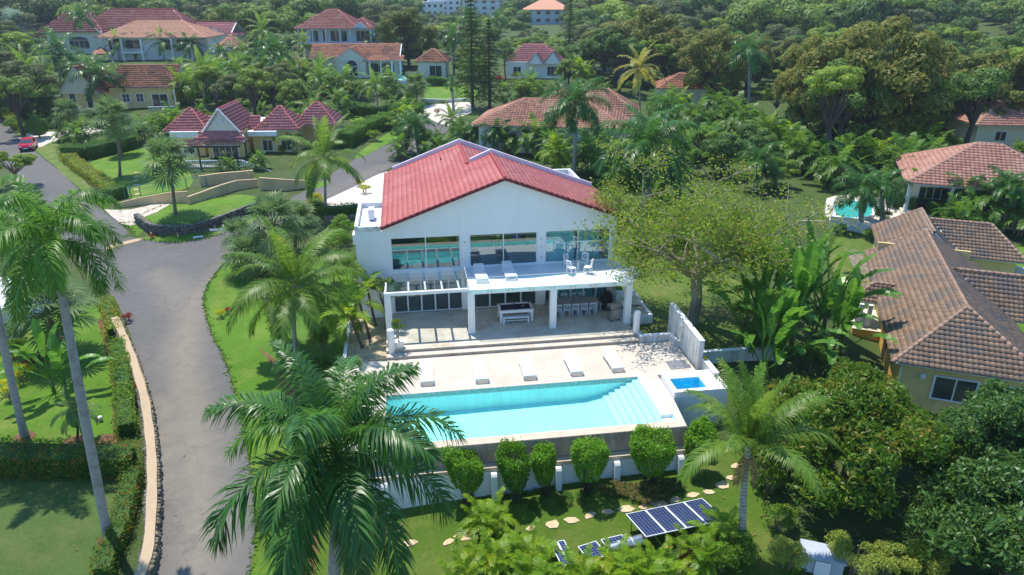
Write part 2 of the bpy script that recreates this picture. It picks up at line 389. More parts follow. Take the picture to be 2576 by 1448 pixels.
M['brown_cover'] = leaf_mat('brown_ground_cover_leaf', (.05, .055, .02), (.17, .13, .06), None, 0, .6, .8, .2)
M['pine'] = leaf_mat('pine_needle', (.012, .04, .010), (.065, .12, .02), None, 0, .5, .8, .2)
M['car_red'] = simple('red_car_paint', (.50, .012, .05), .2, .05, 2, .7)
M['flower_red'] = simple('red_flower', (.7, .06, .02), .6, .3, 9)
M['teal'] = simple('teal_post', (.10, .30, .30), .5, .1)
M['solar'] = None
def _asphalt():
    m, nt, b = new_mat('asphalt')
    n1 = noise(nt, .16, 4, .6); n2 = noise(nt, 55, 2, .8); n3 = noise(nt, 1.6, 5, .7)
    f = mth(nt, 'ADD', mth(nt, 'MULTIPLY', n1, .4), mth(nt, 'ADD', mth(nt, 'MULTIPLY', n3, .35), mth(nt, 'MULTIPLY', n2, .25)))
    c = ramp(nt, f, [(.36, (.098, .096, .093)), (.55, (.132, .127, .119)), (.72, (.18, .167, .147))]).outputs[0]
    wa = N(nt, 'ShaderNodeAttribute'); wa.attribute_name = 'wear'
    c = mixc(nt, mth(nt, 'MULTIPLY', wa.outputs['Fac'], mth(nt, 'ADD', mth(nt, 'MULTIPLY', n3, .9), .3)), c, (.235, .205, .16))
    vo_ = N(nt, 'ShaderNodeTexVoronoi'); vo_.feature = 'DISTANCE_TO_EDGE'; vo_.inputs['Scale'].default_value = .22
    vd = N(nt, 'ShaderNodeVectorMath'); vd.operation = 'ADD'; nt.links.new(pos(nt), vd.inputs[0]); nz_ = N(nt, 'ShaderNodeTexNoise'); nz_.inputs['Scale'].default_value = .9; nt.links.new(pos(nt), nz_.inputs['Vector'])
    vs_ = N(nt, 'ShaderNodeVectorMath'); vs_.operation = 'SCALE'; vs_.inputs['Scale'].default_value = 1.8; nt.links.new(nz_.outputs['Color'], vs_.inputs[0]); nt.links.new(vs_.outputs[0], vd.inputs[1]); nt.links.new(vd.outputs[0], vo_.inputs['Vector'])
    ck = ramp(nt, vo_.outputs['Distance'], [(.003, (.5, .5, .5)), (.010, (0, 0, 0))]).outputs[0]
    c = mixc(nt, mth(nt, 'MULTIPLY', ck, mth(nt, 'ADD', n1, -.05)), c, (.045, .043, .042))
    nt.links.new(c, b.inputs['Base Color']); b.inputs['Roughness'].default_value = .88; b.inputs['Specular IOR Level'].default_value = .25
    bump(nt, b, n2, .35, .01); return m
M['asphalt'] = _asphalt()
M['asphalt_worn'] = simple('worn_asphalt', (.24, .215, .18), .9, .18, 1.2, .2, 0, .3, 50)
def _deck(name, a, b_, stain, sf, scale=(2.2, 2.2), rough=.7):
    m, nt, b = new_mat(name)
    mp = N(nt, 'ShaderNodeMapping'); mp.inputs['Rotation'].default_value = (0, 0, -HA); nt.links.new(pos(nt), mp.inputs[0])
    br = N(nt, 'ShaderNodeTexBrick'); br.inputs['Scale'].default_value = 1.0
    br.inputs['Brick Width'].default_value = .61; br.inputs['Row Height'].default_value = .41; br.inputs['Mortar Size'].default_value = .006
    br.inputs['Color1'].default_value = (*a, 1); br.inputs['Color2'].default_value = (*b_, 1); br.inputs['Mortar'].default_value = (*[x*.72 for x in a], 1)
    nt.links.new(mp.outputs[0], br.inputs['Vector'])
    k = ramp(nt, mth(nt, 'ADD', mth(nt, 'MULTIPLY', noise(nt, .45, 4, .65), .7), mth(nt, 'MULTIPLY', noise(nt, 5, 5, .75), .4)), [(.52, (0,0,0)), (.78, (sf,)*3)]).outputs[0]
    nt.links.new(mixc(nt, k, br.outputs[0], stain), b.inputs['Base Color'])
    b.inputs['Roughness'].default_value = rough; bump(nt, b, noise(nt, 24, 5, .7), .25, .01)
    return m
M['deck'] = _deck('travertine_deck', (.57, .51, .43), (.52, .465, .39), (.36, .30, .23), .55)
M['terrace'] = _deck('terrace_travertine', (.66, .59, .48), (.57, .50, .395), (.24, .21, .13), .85)
M['step_edge'] = stained('step_riser', (.40, .34, .27), (.18, .15, .12), .7, 1.2, .8, streak=False)
def _solar():
    m, nt, b = new_mat('solar_cell')
    br = N(nt, 'ShaderNodeTexBrick'); br.offset = 0.0; br.inputs['Scale'].default_value = 1.0
    br.inputs['Brick Width'].default_value = .158; br.inputs['Row Height'].default_value = .158; br.inputs['Mortar Size'].default_value = .006
    br.inputs['Color1'].default_value = (.010, .020, .075, 1); br.inputs['Color2'].default_value = (.016, .03, .10, 1); br.inputs['Mortar'].default_value = (.22, .26, .36, 1)
    nt.links.new(pos(nt, True), br.inputs['Vector'])
    nt.links.new(br.outputs[0], b.inputs['Base Color']); b.inputs['Roughness'].default_value = .15; return m
M['solar'] = _solar()

M['lawn_tuft'] = leaf_mat('lawn_tuft', (.035, .085, .005), (.10, .19, .014), None, 0, .6, 1.0, .2)

def _mosaic(name, c, joint, size):
    m, nt, b = new_mat(name); mp = N(nt, 'ShaderNodeMapping'); mp.inputs['Rotation'].default_value = (0, 0, -HA); nt.links.new(pos(nt), mp.inputs[0])
    br = N(nt, 'ShaderNodeTexBrick'); br.offset = 0; br.inputs['Scale'].default_value = 1; br.inputs['Brick Width'].default_value = size; br.inputs['Row Height'].default_value = size; br.inputs['Mortar Size'].default_value = size*.035
    br.inputs['Color1'].default_value = (*c, 1); br.inputs['Color2'].default_value = (*[x*.93 for x in c], 1); br.inputs['Mortar'].default_value = (*joint, 1); nt.links.new(mp.outputs[0], br.inputs['Vector'])
    nt.links.new(mixc(nt, ramp(nt, noise(nt, .8, 5, .65), [(.45, (0, 0, 0)), (.75, (.3, .3, .3))]).outputs[0], br.outputs[0], [x*.8 for x in c]), b.inputs['Base Color']); b.inputs['Roughness'].default_value = .5; return m
M['pool_tile'] = _mosaic('pool_plaster', (.60, .90, .86), (.5, .78, .76), .5)
# ---------------------------------------------------------------- terrain
_C = []
for x, y, z in [(1243,1248,-2.75),(1543,1205,-2.4),(1704,1178,-2.3),(978,1320,-3.2),(1300,1448,-3.0),(1900,1400,-2.4),(1800,1250,-2.25),(2300,1300,-2.5),(2560,1440,-2.7),
                (500,1448,-4.1),(480,1200,-3.6),(480,1000,-3.0),(450,800,-2.2),(430,650,-1.5),(300,570,-1.2),(150,440,-.7),(40,350,-.2),(650,560,-1.1),(850,470,-.6),(980,395,-.2),(1100,300,.5),
                (100,1000,-2.7),(150,1300,-3.3),(50,1100,-2.8),(200,850,-2.3),(100,1440,-3.6),(300,1200,-3.4),(280,800,-2.1),
                (1750,800,-.15),(1650,700,-.05),(1850,850,-.3),(2120,640,-.9),(2450,520,-.4),(2300,430,0),(2100,530,-.5),
                (880,830,-.7),(800,900,-1.5),(640,1000,-2.9),(720,1300,-3.5),(650,750,-2.0),(880,650,-.4),(560,760,-2.1),(650,1440,-4.0),
                (450,515,-.4),(560,500,-.3),(300,420,-.2),(400,450,-.3),(600,400,.4),(750,360,.6),(470,350,.5),(900,300,1.0),(1300,330,0.2),(1700,300,.2),(2000,380,0),(2400,330,.3)]:
    p = at(x, y, z); _C.append((p.x, p.y, z))
for _x, _y in [(372,583),(405,591),(465,591),(510,583),(548,570),(600,552)]:
    _p = at(_x, _y, -1.35); _C += [(_p.x, _p.y - .2, -1.33), (_p.x, _p.y + .8, -.5), (_p.x, _p.y + 2.4, -.42)]
_C += [(26,40,-2.2),(24,32,-2.3),(31,52,-1.4),(38,42,-2.0),(34,34,-2.3),(42,60,-.8),(5,48,0),(12,52,0),(0,52,-.1),
       (-45,130,2.2),(0,130,2.2),(45,130,1.0),(80,130,1.0),(-80,175,5.0),(-30,175,4.5),(20,175,3.8),(70,175,2.5),(120,170,4),
       (-120,260,8),(-40,250,6.5),(40,250,6),(100,240,7.5),(170,230,14),(-200,400,9),(-60,400,8.5),(60,400,10),(160,380,24),(260,360,34),
       (-300,650,15),(-60,650,12),(120,650,26),(320,600,60),(-300,1000,60),(0,1000,70),(400,1000,120),(-60,30,-3.5),(70,30,-2.5),(-60,80,-.2),(80,85,0),(-12,-10,-5),(12,-10,-4),(-40,0,-4),(40,0,-3)]
_C = np.array(_C)
def _tps(r2): return 0.5 * r2 * np.log(r2 + 1e-9)
_s = 100.0
def _fit():
    P = _C[:, :2] / _s; n = len(P)
    D2 = ((P[:, None] - P[None]) ** 2).sum(-1); K = _tps(D2) + np.eye(n) * 2e-4
    A = np.zeros((n+3, n+3)); A[:n, :n] = K; A[:n, n] = 1; A[:n, n+1:] = P; A[n, :n] = 1; A[n+1:, :n] = P.T
    return P, np.linalg.solve(A, np.concatenate([_C[:, 2], np.zeros(3)]))
_P, _wt = _fit()
def tzs(X, Y):
    Q = np.stack([np.asarray(X, float), np.asarray(Y, float)], -1) / _s
    D2 = ((Q[..., None, :] - _P) ** 2).sum(-1)
    return _tps(D2) @ _wt[:-3] + _wt[-3] + Q @ _wt[-2:]
def tz(x, y): return float(tzs(np.array([x]), np.array([y]))[0])
def ground_pt(px, py):                    # where a sight line of the survey sheet meets the terrain
    d = ray(px, py); lo, hi = 5.0, 900.0; steps = np.concatenate([np.linspace(5, 140, 271), np.linspace(142, 900, 300)])
    X, Y, Z = d.x*steps, d.y*steps, CAM_H + d.z*steps
    below = np.nonzero(Z < tzs(X, Y))[0]
    if not len(below): t = 900.0
    else:
        hi = steps[below[0]]; lo = steps[max(below[0]-1, 0)]
        for _ in range(12):
            mid = (lo+hi)/2
            if CAM_H + d.z*mid < tz(d.x*mid, d.y*mid): hi = mid
            else: lo = mid
        t = (lo+hi)/2
    return Vector((d.x*t, d.y*t, CAM_H + d.z*t))
def G(*pts): return [ground_pt(*p) for p in pts]

def drape(name, poly, mat, off, step=1.0, flat=None):
    """a sheet laid on the terrain inside a plan outline"""
    poly = [Vector((p[0], p[1])) for p in poly]
    out = []
    for i, a in enumerate(poly):
        b = poly[(i+1) % len(poly)]; k = max(1, int((b-a).length / step))
        out += [a + (b-a)*(j/k) for j in range(k)]
    xs = [p.x for p in out]; ys = [p.y for p in out]
    gx, gy = np.meshgrid(np.arange(min(xs), max(xs), step), np.arange(min(ys), max(ys), step))
    P = np.stack([gx.ravel(), gy.ravel()], -1)
    k = inpoly(P, out)
    for dx, dy in ((.35,0),(-.35,0),(0,.35),(0,-.35)): k &= inpoly(P + np.array([dx*step, dy*step]), out)
    vs = out + [Vector(p) for p in P[k]]
    n = len(out)
    v2, e2, f2, *_ = delaunay_2d_cdt(vs, [(i, (i+1) % n) for i in range(n)], [], 1, 1e-5)
    A = np.array([tuple(v) for v in v2])
    z = (tzs(A[:, 0], A[:, 1]) if flat is None else np.full(len(A), flat)) + off
    F = np.array([f for f in f2 if len(f) == 3])
    me = mesh_np(name, np.column_stack([A, z]), F, mat, True)
    return link(name, me)
def spline(pts, k=6):
    pts = [Vector(p) for p in pts]; out = []
    for i in range(len(pts)-1):
        p0 = pts[max(i-1, 0)]; p1 = pts[i]; p2 = pts[i+1]; p3 = pts[min(i+2, len(pts)-1)]
        for j in range(k):
            t = j/k
            out.append(.5*((2*p1) + (p2-p0)*t + (2*p0-5*p1+4*p2-p3)*t*t + (3*p1-p0-3*p2+p3)*t**3))
    return out + [pts[-1]]

# the ground sheet: finer near the houses, reaching the hills; a hollow is left under the villa terrace and pools
HOLE = [W(-3.2, 29), W(15.2, 29), W(15.2, 36.5), W(13.2, 37), W(13.2, 58), W(-1.2, 58), W(-1.2, 50), W(-3.2, 50)]
HOLE2 = [W(-1.5, 28.6), W(13.2, 28.6), W(13.2, 34), W(-1.5, 34)]
def ground_sheet():
    xs = np.unique(np.concatenate([np.arange(-70, 71, 2.0), np.linspace(-700, -70, 50), np.linspace(70, 800, 56)]))
    ys = np.unique(np.concatenate([np.arange(-20, 141, 2.0), np.linspace(140, 1100, 90)]))
    gx, gy = np.meshgrid(xs, ys); z = tzs(gx, gy)
    inside = inpoly(np.stack([gx, gy], -1), HOLE); z = np.where(inside, np.minimum(z, -.9), z - .05); z = np.where(inpoly(np.stack([gx, gy], -1), HOLE2), -3.2, z)
    V = np.column_stack([gx.ravel(), gy.ravel(), z.ravel()]); nx, ny = len(xs), len(ys)
    i = np.arange(nx*ny).reshape(ny, nx)
    F = np.stack([i[:-1, :-1], i[:-1, 1:], i[1:, 1:], i[1:, :-1]], -1).reshape(-1, 4)
    return tag(link('ground', mesh_np('ground', V, F, M['ground'], True)), kind='structure')
GS = ground_sheet()
_zz = [v.co.z for v in GS.data.vertices]; HZ0 = min(_zz) - 1.0; HZ1 = max(_zz) + 22.0; print('ZR', HZ0, HZ1)

ROAD_L = [(352,1460),(374,1374),(390,1300),(393,1207),(388,1096),(375,1022),(357,932),(328,844),(306,788),(289,755),(240,700),(130,565),(60,470),(-60,345),(-160,262)]
ROAD_N = [(-100,215),(0,297),(50,349),(100,392),(150,432),(199,478),(252,526),(299,562),(332,595),(365,605),(432,609),(498,602),(565,582),(644,552),(700,515),(777,476),(850,428),(920,387),(1006,352),(1060,318),(1085,300)]
ROAD_S = [(1135,318),(1110,345),(1060,380),(1005,412),(953,439),(903,466),(810,509),(720,558),(640,608),(565,662),(538,695),(518,728),(512,770),(531,838),(566,910),(601,1033),(632,1200),(642,1340),(627,1460)]
def sm(px): return spline(G(*px), 4)
road_poly = sm(ROAD_L) + sm(ROAD_N) + sm(ROAD_S)
ro = tag(drape('road', road_poly, M['asphalt'], .02, .9), kind='structure')
# tan dust worn along the wheel tracks, stored as the road's own wear value
def wear(o, lines):
    n = len(o.data.vertices); co = np.empty(n*3, np.float32); o.data.vertices.foreach_get('co', co); co = co.reshape(-1, 3)[:, :2]; v = np.zeros(n)
    for px, wd, amt in lines:
        for p in spline(G(*px), 8): v = np.maximum(v, amt*np.exp(-((co - np.array([p.x, p.y]))**2).sum(1)/wd**2))
    a = o.data.attributes.new('wear', 'FLOAT', 'POINT'); a.data.foreach_set('value', v.astype(np.float32))
wear(ro, [([(500,1448),(505,1250),(490,1080),(465,920),(475,820),(505,740)], 1.3, 1.0), ([(475,820),(440,740),(400,690)], 1.2, .7), ([(505,740),(560,680),(640,600),(800,500),(960,420)], 1.0, .6), ([(420,1000),(415,1100),(420,1250)], .7, 1.0), ([(590,1448),(585,1250),(560,1080)], .6, .5)])
LAWNS = {}
def lawn(name, px, mat='lawn', off=.006, step=1.2, pts=None):
    P = pts if pts is not None else spline(G(*px, px[0]), 3)[:-1]
    o = drape(name, P, M[mat], off, step); o['kind'] = 'structure'; LAWNS[name + str(len(LAWNS))] = P; return o
# grass verge between road and villa garden, down to the bottom edge
lawn('grass_verge', [(565,664),(600,650),(640,700),(690,860),(720,990),(760,1180),(765,1300),(740,1460),(630,1460),(645,1340),(634,1200),(603,1033),(568,910),(533,838),(514,770),(520,728),(540,695)])
lawn('front_lawn', [(780,1460),(800,1330),(960,1270),(1180,1235),(1300,1245),(1450,1205),(1600,1192),(1750,1140),(1840,1110),(1905,1200),(1930,1330),(1960,1460)], 'lawn_olive')
lawn('side_lawn', None, 'lawn_dry', .012, 1.0, [W(13.75, 38.0), W(15.5, 37.6), W(15.95, 36.9), W(16.25, 36.0), W(20.5, 36.4), W(24, 40), W(25, 47), W(20, 53), W(14.6, 54), W(14.3, 44)])
lawn('upper_garden_lawn', [(-60,880),(80,790),(240,770),(268,850),(282,950),(290,1040),(292,1110),(200,1125),(0,1125),(-60,1120)], 'lawn')
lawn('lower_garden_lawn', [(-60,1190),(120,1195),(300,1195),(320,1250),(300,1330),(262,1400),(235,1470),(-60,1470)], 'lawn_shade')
lawn('corner_lawn', [(304,562),(330,578),(345,600),(420,612),(500,605),(640,558),(640,530),(560,545),(430,590),(370,585),(345,560)], 'lawn', .014)
lawn('terraced_lawn', [(350,545),(420,515),(480,508),(540,500),(600,490),(650,500),(630,525),(560,546),(500,562),(430,568),(380,562)], 'lawn', .01)
lawn('hedged_lawn', [(225,410),(300,380),(400,370),(470,420),(480,470),(400,490),(330,500),(280,470)], 'lawn')
lawn('grass_verge', [(15,300),(60,325),(120,330),(160,380),(200,440),(240,490),(262,525),(235,505),(185,462),(140,422),(95,385),(40,335)], 'lawn_dry', .014)
lawn('back_lawn', [(880,270),(915,275),(960,300),(935,320),(890,310),(870,290)], 'lawn')
lawn('pavilion_lawn', [(1070,215),(1150,215),(1200,230),(1190,255),(1100,255),(1068,248)], 'lawn')
lawn('grass_verge', [(925,390),(1010,345),(1030,330),(1000,325),(930,365),(890,400)], 'lawn', .03)
lawn('grass_verge', [(725,478),(790,476),(830,462),(760,455),(700,470)], 'lawn', .03)
lawn('neighbour_lawn', [(2095,600),(2180,592),(2215,640),(2205,720),(2130,730),(2085,660)], 'lawn_dry', .02)
lawn('neighbour_lawn', [(2520,700),(2640,720),(2680,900),(2600,900),(2530,800)], 'lawn', .02)
lawn('neighbour_lawn', [(2500,610),(2640,640),(2640,690),(2520,660)], 'lawn', .02)
def strip(name, mat, px, off=.03, step=1.2):
    o = drape(name, spline(G(*px, px[0]), 2)[:-1], M[mat], off, step); o['kind'] = 'structure'; return o
strip('cobble_driveway', 'drive', [(262,528),(330,528),(400,512),(440,505),(395,535),(350,552),(345,565),(305,565)], .035, .8)
strip('paved_driveway', 'white_drive', [(812,508),(905,464),(955,438),(985,440),(985,520),(900,518),(830,525)], .035, .8)
strip('paved_driveway', 'white_drive', [(1055,268),(1110,262),(1180,258),(1185,285),(1150,298),(1130,318),(1085,302),(1062,285)], .035, .8)
strip('paved_driveway', 'white_drive', [(45,348),(90,333),(160,332),(230,315),(300,318),(240,335),(165,348),(120,362),(95,372)], .03, 1)
strip('garden_path', 'coral_stone', [(2130,632),(2165,634),(2190,700),(2160,705)], .04, .8)
strip('pool_surround', 'white_drive', [(2080,500),(2130,490),(2230,500),(2270,540),(2265,572),(2210,580),(2120,575),(2075,545)], .03, 1)
strip('planting_bed', 'soil', [(245,810),(262,800),(285,880),(300,960),(305,1040),(300,1100),(285,1110),(285,1000),(272,900)], .02, .8)
strip('planting_bed', 'soil', [(645,870),(690,930),(720,1020),(760,1200),(740,1330),(720,1448),(790,1448),(800,1300),(790,1150),(740,960)], .02, 1)
strip('green_slope', 'weeds', [(700,660),(840,650),(892,700),(890,800),(880,880),(870,960),(800,960),(740,900),(690,800)], .03, 1)
strip('speed_hump', 'cap_tan', [(265,622),(310,610),(352,600),(358,605),(315,617),(270,630)], .05, .5)
# ---------------------------------------------------------------- roof tiles
_tile_cache = {}
def unit_tile(tw, tl, amp, th, n):
    """a curved roof tile: lower edge raised over the course below, short upper tail"""
    s = np.linspace(0, 1, n+1); h = amp*(.5 - .5*np.cos(2*math.pi*s)) if n > 2 else amp*np.array([0, 1, 0])[:n+1]
    x = (s-.5)*tw*1.0
    low = np.stack([x, np.zeros(n+1), h+th], -1); up = np.stack([x, np.full(n+1, tl*1.06), h], -1); rise = np.stack([x, np.full(n+1, .004), h*0.15-.01], -1)
    V = np.concatenate([low, up, rise]); k = n+1; F = []
    for i in range(n): F += [(i, i+1, k+i+1, k+i), (2*k+i, 2*k+i+1, i+1, i)]
    return V, np.array(F)
def plane_frame(poly):
    P = [Vector(p) for p in poly]; ex = (P[1]-P[0]).normalized()
    n = Vector((0,0,0))
    for i in range(len(P)): n += P[i].cross(P[(i+1) % len(P)])
    n.normalize(); ey = n.cross(ex)
    if n.z < 0: n = -n; ey = n.cross(ex)
    if ey.z < 0: ey = -ey
    return P[0], ex, ey, n
def tile_planes(parent, polys, mat, tw, tl, amp=.05, th=.03, n=4, single=0, off=None, lift=.02, name='roof_tile'):
    """polys: roof planes in the parent's frame, first edge along the eave; the `single` largest-looking tiles become parts, the rest one joined part"""
    V0, F0 = unit_tile(tw, tl, amp, th, n); off = Vector(off or (0,0,0))
    cand = []
    for poly in polys:
        O, ex, ey, nn = plane_frame(poly)
        L2 = [((Vector(p)-O).dot(ex), (Vector(p)-O).dot(ey)) for p in poly]
        sx = [p[0] for p in L2]; sy = [p[1] for p in L2]
        ks = np.arange(min(sx)+tw/2, max(sx), tw); kt = np.arange(min(sy), max(sy)-tl*.3, tl)
        gs, gt = np.meshgrid(ks, kt); q = np.stack([gs.ravel(), gt.ravel()], -1)
        q = q[inpoly(q + np.array([0, tl*.5]), L2)]
        B = np.array([tuple(ex), tuple(ey), tuple(nn)])
        org = np.array(tuple(O)) + q[:, :1]*B[0] + q[:, 1:]*B[1] + B[2]*lift
        cand.append((org, B))
    rs = np.random.RandomState(len(polys)*7 + int(tw*100))
    mw = parent.matrix_world if parent is not None else Matrix()
    bpy.context.view_layer.update(); mw = parent.matrix_world.copy()
    allo = [(i, j) for i, (o, B) in enumerate(cand) for j in range(len(o))]
    chosen = set()
    if single:
        camp = mw.inverted() @ Vector((0, 0, CAM_H)); c = np.array(tuple(camp))
        sc = []
        for i, (o, B) in enumerate(cand):
            w = o + np.array(tuple(off)); d = c - w; r = np.linalg.norm(d, axis=1)
            f = np.clip((d*B[2]).sum(-1)/r, 0, 1)
            wp = [proj(mw @ Vector(p)) for p in w]
            seen = np.array([0 < p[0] < 2576 and 0 < p[1] < 1448 for p in wp])
            sc += list(np.where(seen, f/r**2, 0))
        order = np.argsort(-np.array(sc))[:single]
        chosen = {allo[k] for k in order}
        ume = mesh_np(name, V0, F0, mat)
        for k in order:
            i, j = allo[k]; o, B = cand[i]
            m3 = Matrix(((B[0][0], B[1][0], B[2][0], 0), (B[0][1], B[1][1], B[2][1], 0), (B[0][2], B[1][2], B[2][2], 0), (0,0,0,1)))
            t = link(name, ume, parent); p = Vector(o[j]) + off
            t.matrix_local = Matrix.Translation(p) @ m3 @ Matrix.Rotation(rs.uniform(-.012, .012), 4, 'Z')
    Vs = []; Fs = []; rn = []; base = 0
    for i, (o, B) in enumerate(cand):
        keep = np.array([(i, j) not in chosen for j in range(len(o))], bool)
        o = o[keep]
        if not len(o): continue
        jit = rs.uniform(-.008, .008, (len(o), 1, 1))
        v = (V0[None] + np.concatenate([jit*0, jit*0, jit], -1)) @ B + o[:, None]
        Vs.append(v.reshape(-1, 3) + np.array(tuple(off)))
        Fs.append((F0[None] + (np.arange(len(o))*len(V0))[:, None, None] + base).reshape(-1, 4)); base += v.shape[0]*v.shape[1]
        rn.append(np.repeat(rs.rand(len(o)), len(F0)))
    if Vs:
        me = mesh_np('roof_tiles', np.concatenate(Vs), np.concatenate(Fs), mat, False, np.concatenate(rn))
        tag(link('roof_tiles', me, parent), kind='stuff')
def slab_planes(parent, polys, mat, t=.1, name='roof', off=None):
    b = MB()
    for poly in polys:
        O, ex, ey, nn = plane_frame(poly)
        P = [Vector(p) + Vector(off or (0,0,0)) for p in poly]; Q = [p - nn*t for p in P]; n = len(P)
        b.add(P+Q, [tuple(range(n)), tuple(range(2*n-1, n-1, -1))] + [(i, n+i, n+(i+1) % n, (i+1) % n) for i in range(n)])
    return b.build(name, mat, parent)
def caps(parent, lines, mat, r=.11, step=.42, name='ridge_tile', off=None, joined=False):
    """half-round ridge tiles laid in a row along each line"""
    off = Vector(off or (0,0,0)); jb = MB(); me = None
    if not joined:
        u = MB(); u.tube([(0,0,0), (step*1.08,0,0)], [r*1.08, r*.92], 8); me = u.mesh(name, mat, True)
    for a, b in lines:
        a = Vector(a)+off; b = Vector(b)+off; d = (b-a); L = d.length; d.normalize(); n = max(1, round(L/step))
        if joined:
            jb.tube([a + d*(L*i/n) for i in range(n+1)], [r*(1.05 if i % 2 else .93) for i in range(n+1)], 6)
        else:
            q = d.to_track_quat('X', 'Z')
            for i in range(n):
                o = link(name, me, parent, a + d*(L*i/n)); o.rotation_mode = 'QUATERNION'; o.rotation_quaternion = q; o.scale.x = L/n/step
    if joined: return jb.build(name, mat, parent, smooth=True)

# ---------------------------------------------------------------- the white villa
VO = (6.0, 47.0, 0.0)                       # its base on the villa grid
villa = thing('white_villa', 'large two storey white villa with red tiled gable roof and long balcony', 'house', W(*VO), HA)
vo = (-VO[0], -VO[1], 0)
def vpart(mb, name, mat, parent=villa, smooth=False):
    return mb.build(name, mat, parent, vo if parent is villa else None, None, smooth)
FV = 43.6; BV = 57.6; TH = .25                # facade, back of the house, wall thickness
EL, ER, RID = -1.85, 13.95, 6.03              # eaves and ridge of the front roof
ZE, ZR = 6.42, 9.32
def zl(u): return ZE + (u-EL)*(ZR-ZE)/(RID-EL)   # left slope
def zr_(u): return ZE + (ER-u)*(ZR-ZE)/(ER-RID)
# facade wall with its openings (pieces butted)
UP = [(-1.33, 3.12), (3.72, 8.2), (8.75, 13.15)]
LO = [(-1.35, 3.17), (3.95, 8.2), (8.78, 13.25)]
Z0, ZB, ZW0, ZW1 = .35, 3.12, 3.38, 5.6
w = MB()
def wall_band(cols, z0, z1, u0, u1):
    e = [u0] + [x for c in cols for x in c] + [u1]
    for i in range(0, len(e), 2): w.box(e[i], e[i+1], FV, FV+TH, z0, z1)
wall_band(LO, Z0, 2.62, -1.75, 13.55)
w.box(-1.75, 13.55, FV, FV+TH, 2.62, ZW0)
wall_band(UP, ZW0, ZW1, -1.75, 13.55)
gz = 6.1
w.box(-1.75, 13.55, FV, FV+TH, ZW1, gz)
w.M = None
g = [(-1.75, gz), (13.55, gz), (13.55, zr_(13.55)-.1), (RID, ZR-.1), (-1.75, zl(-1.75)-.1)]
w.add([(u, FV, z) for u, z in g] + [(u, FV+TH, z) for u, z in g], [(0,1,2,3,4), (9,8,7,6,5)] + [(i, 5+i, 5+(i+1) % 5, (i+1) % 5) for i in range(5)])
w.box(13.3, 13.55, FV+TH, BV, -.2, 6.4)                # right side wall
w.box(-1.75, -1.5, FV+TH, BV, -.2, 6.3)                # left side wall
w.box(-1.5, 13.3, BV-.25, BV, -.2, 6.4)                # back wall
vpart(w, 'wall', M['white'])
# flat-roofed annex at the left with parapet
a = MB(); a.box(-3.5, -1.752, FV+.003, 49.2, -2.2, 6.1); vpart(a, 'annex_wall', M['white'])
a = MB(); a.box(-3.3, -1.752, FV+.2, 49.0, 6.1, 6.14); vpart(a, 'annex_roof', M['white_roof'])
a = MB(); a.box(-3.5, -3.28, FV+.003, 49.2, 6.1, 6.5); a.box(-3.28, -1.9, FV+.003, FV+.2, 6.1, 6.42); a.box(-3.28, -1.9, 48.98, 49.2, 6.1, 6.5); vpart(a, 'parapet', M['white_roof'])
# roof planes: front block, and a lower rear block whose ridge sits further left
V0, V1, V2 = 43.2, 50.6, 58.0
RID2 = 4.3; ZR2 = zl(RID2)
zrr = lambda u: ZR2 - (u-RID2)*(ZR-ZE)/(ER-RID)
roofs = [[(EL, V2, ZE), (EL, V0, ZE), (RID, V0, ZR), (RID, V1, ZR), (RID2, V1, ZR2), (RID2, V2, ZR2)],
         [(ER, V0, ZE), (ER, V1, ZE), (RID, V1, ZR), (RID, V0, ZR)],
         [(ER-1.7, V1, zrr(ER-1.7)), (ER-1.7, V2, zrr(ER-1.7)), (RID2, V2, ZR2), (RID2, V1, ZR2)]]
slab_planes(villa, roofs, M['verge'], .14, 'roof', vo)
tile_planes(villa, roofs, M['red_tile'], .30, .36, .007, .034, 4, 300, vo)
caps(villa, [((RID, V0-.02, ZR+.04), (RID, V1, ZR+.04)), ((RID2, V1-.3, ZR2+.04), (RID2, V2, ZR2+.04))], M['red_cap'], .13, .42, 'ridge_tile', vo)
caps(villa, [((EL-.02, V0-.03, ZE), (RID, V0-.03, ZR)), ((RID, V0-.03, ZR), (ER+.02, V0-.03, ZE))], M['verge'], .10, .40, 'verge_tile', vo)
# parapets along the rear edge and between the blocks
def raked(u0, z0, u1, z1, v, h=.42, t=.2, name='parapet'):
    b = MB(); P = [(u0, v, z0), (u1, v, z1), (u1, v, z1+h), (u0, v, z0+h)]; Q = [(p[0], v+t, p[2]) for p in P]
    b.add(P+Q, [(0,1,2,3), (7,6,5,4), (0,4,5,1), (1,5,6,2), (2,6,7,3), (3,7,4,0)]); vpart(b, name, M['lavender'])
raked(-1.2, zl(-1.2)-.2, RID2, ZR2-.2+.1, V2-.15, .5); raked(RID2, ZR2-.1, 11.6, zrr(11.6)-.1, V2-.152, .5)
raked(4.5, zl(4.5)-.1, RID, ZR, V1-.02, .36); raked(RID, ZR, 13.6, zr_(13.6), V1-.022, .36)
vent = MB(); vent.tube([(2.6, 54.6, zl(2.6)), (2.6, 54.6, zl(2.6)+.25)], .05, 8); vpart(vent, 'vent_pipe', M['dark_metal'])
# interior so that the glass has rooms behind it
r = MB(); r.box(-1.5, 13.3, FV+TH, BV-.25, 3.08, 3.3); r.box(-1.5, 13.3, FV+TH, BV-.25, .1, .35); vpart(r, 'floor', M['interior'])
r = MB(); r.box(-1.5, 13.3, FV+TH, BV-.25, 5.9, 6.0); r.box(-1.5, 13.3, 49.4, 49.6, .35, 5.9); r.box(3.4, 3.5, FV+TH, 49.4, 3.3, 5.9); r.box(8.4, 8.5, FV+TH, 49.4, .35, 5.9); vpart(r, 'partition', M['interior_wall'])
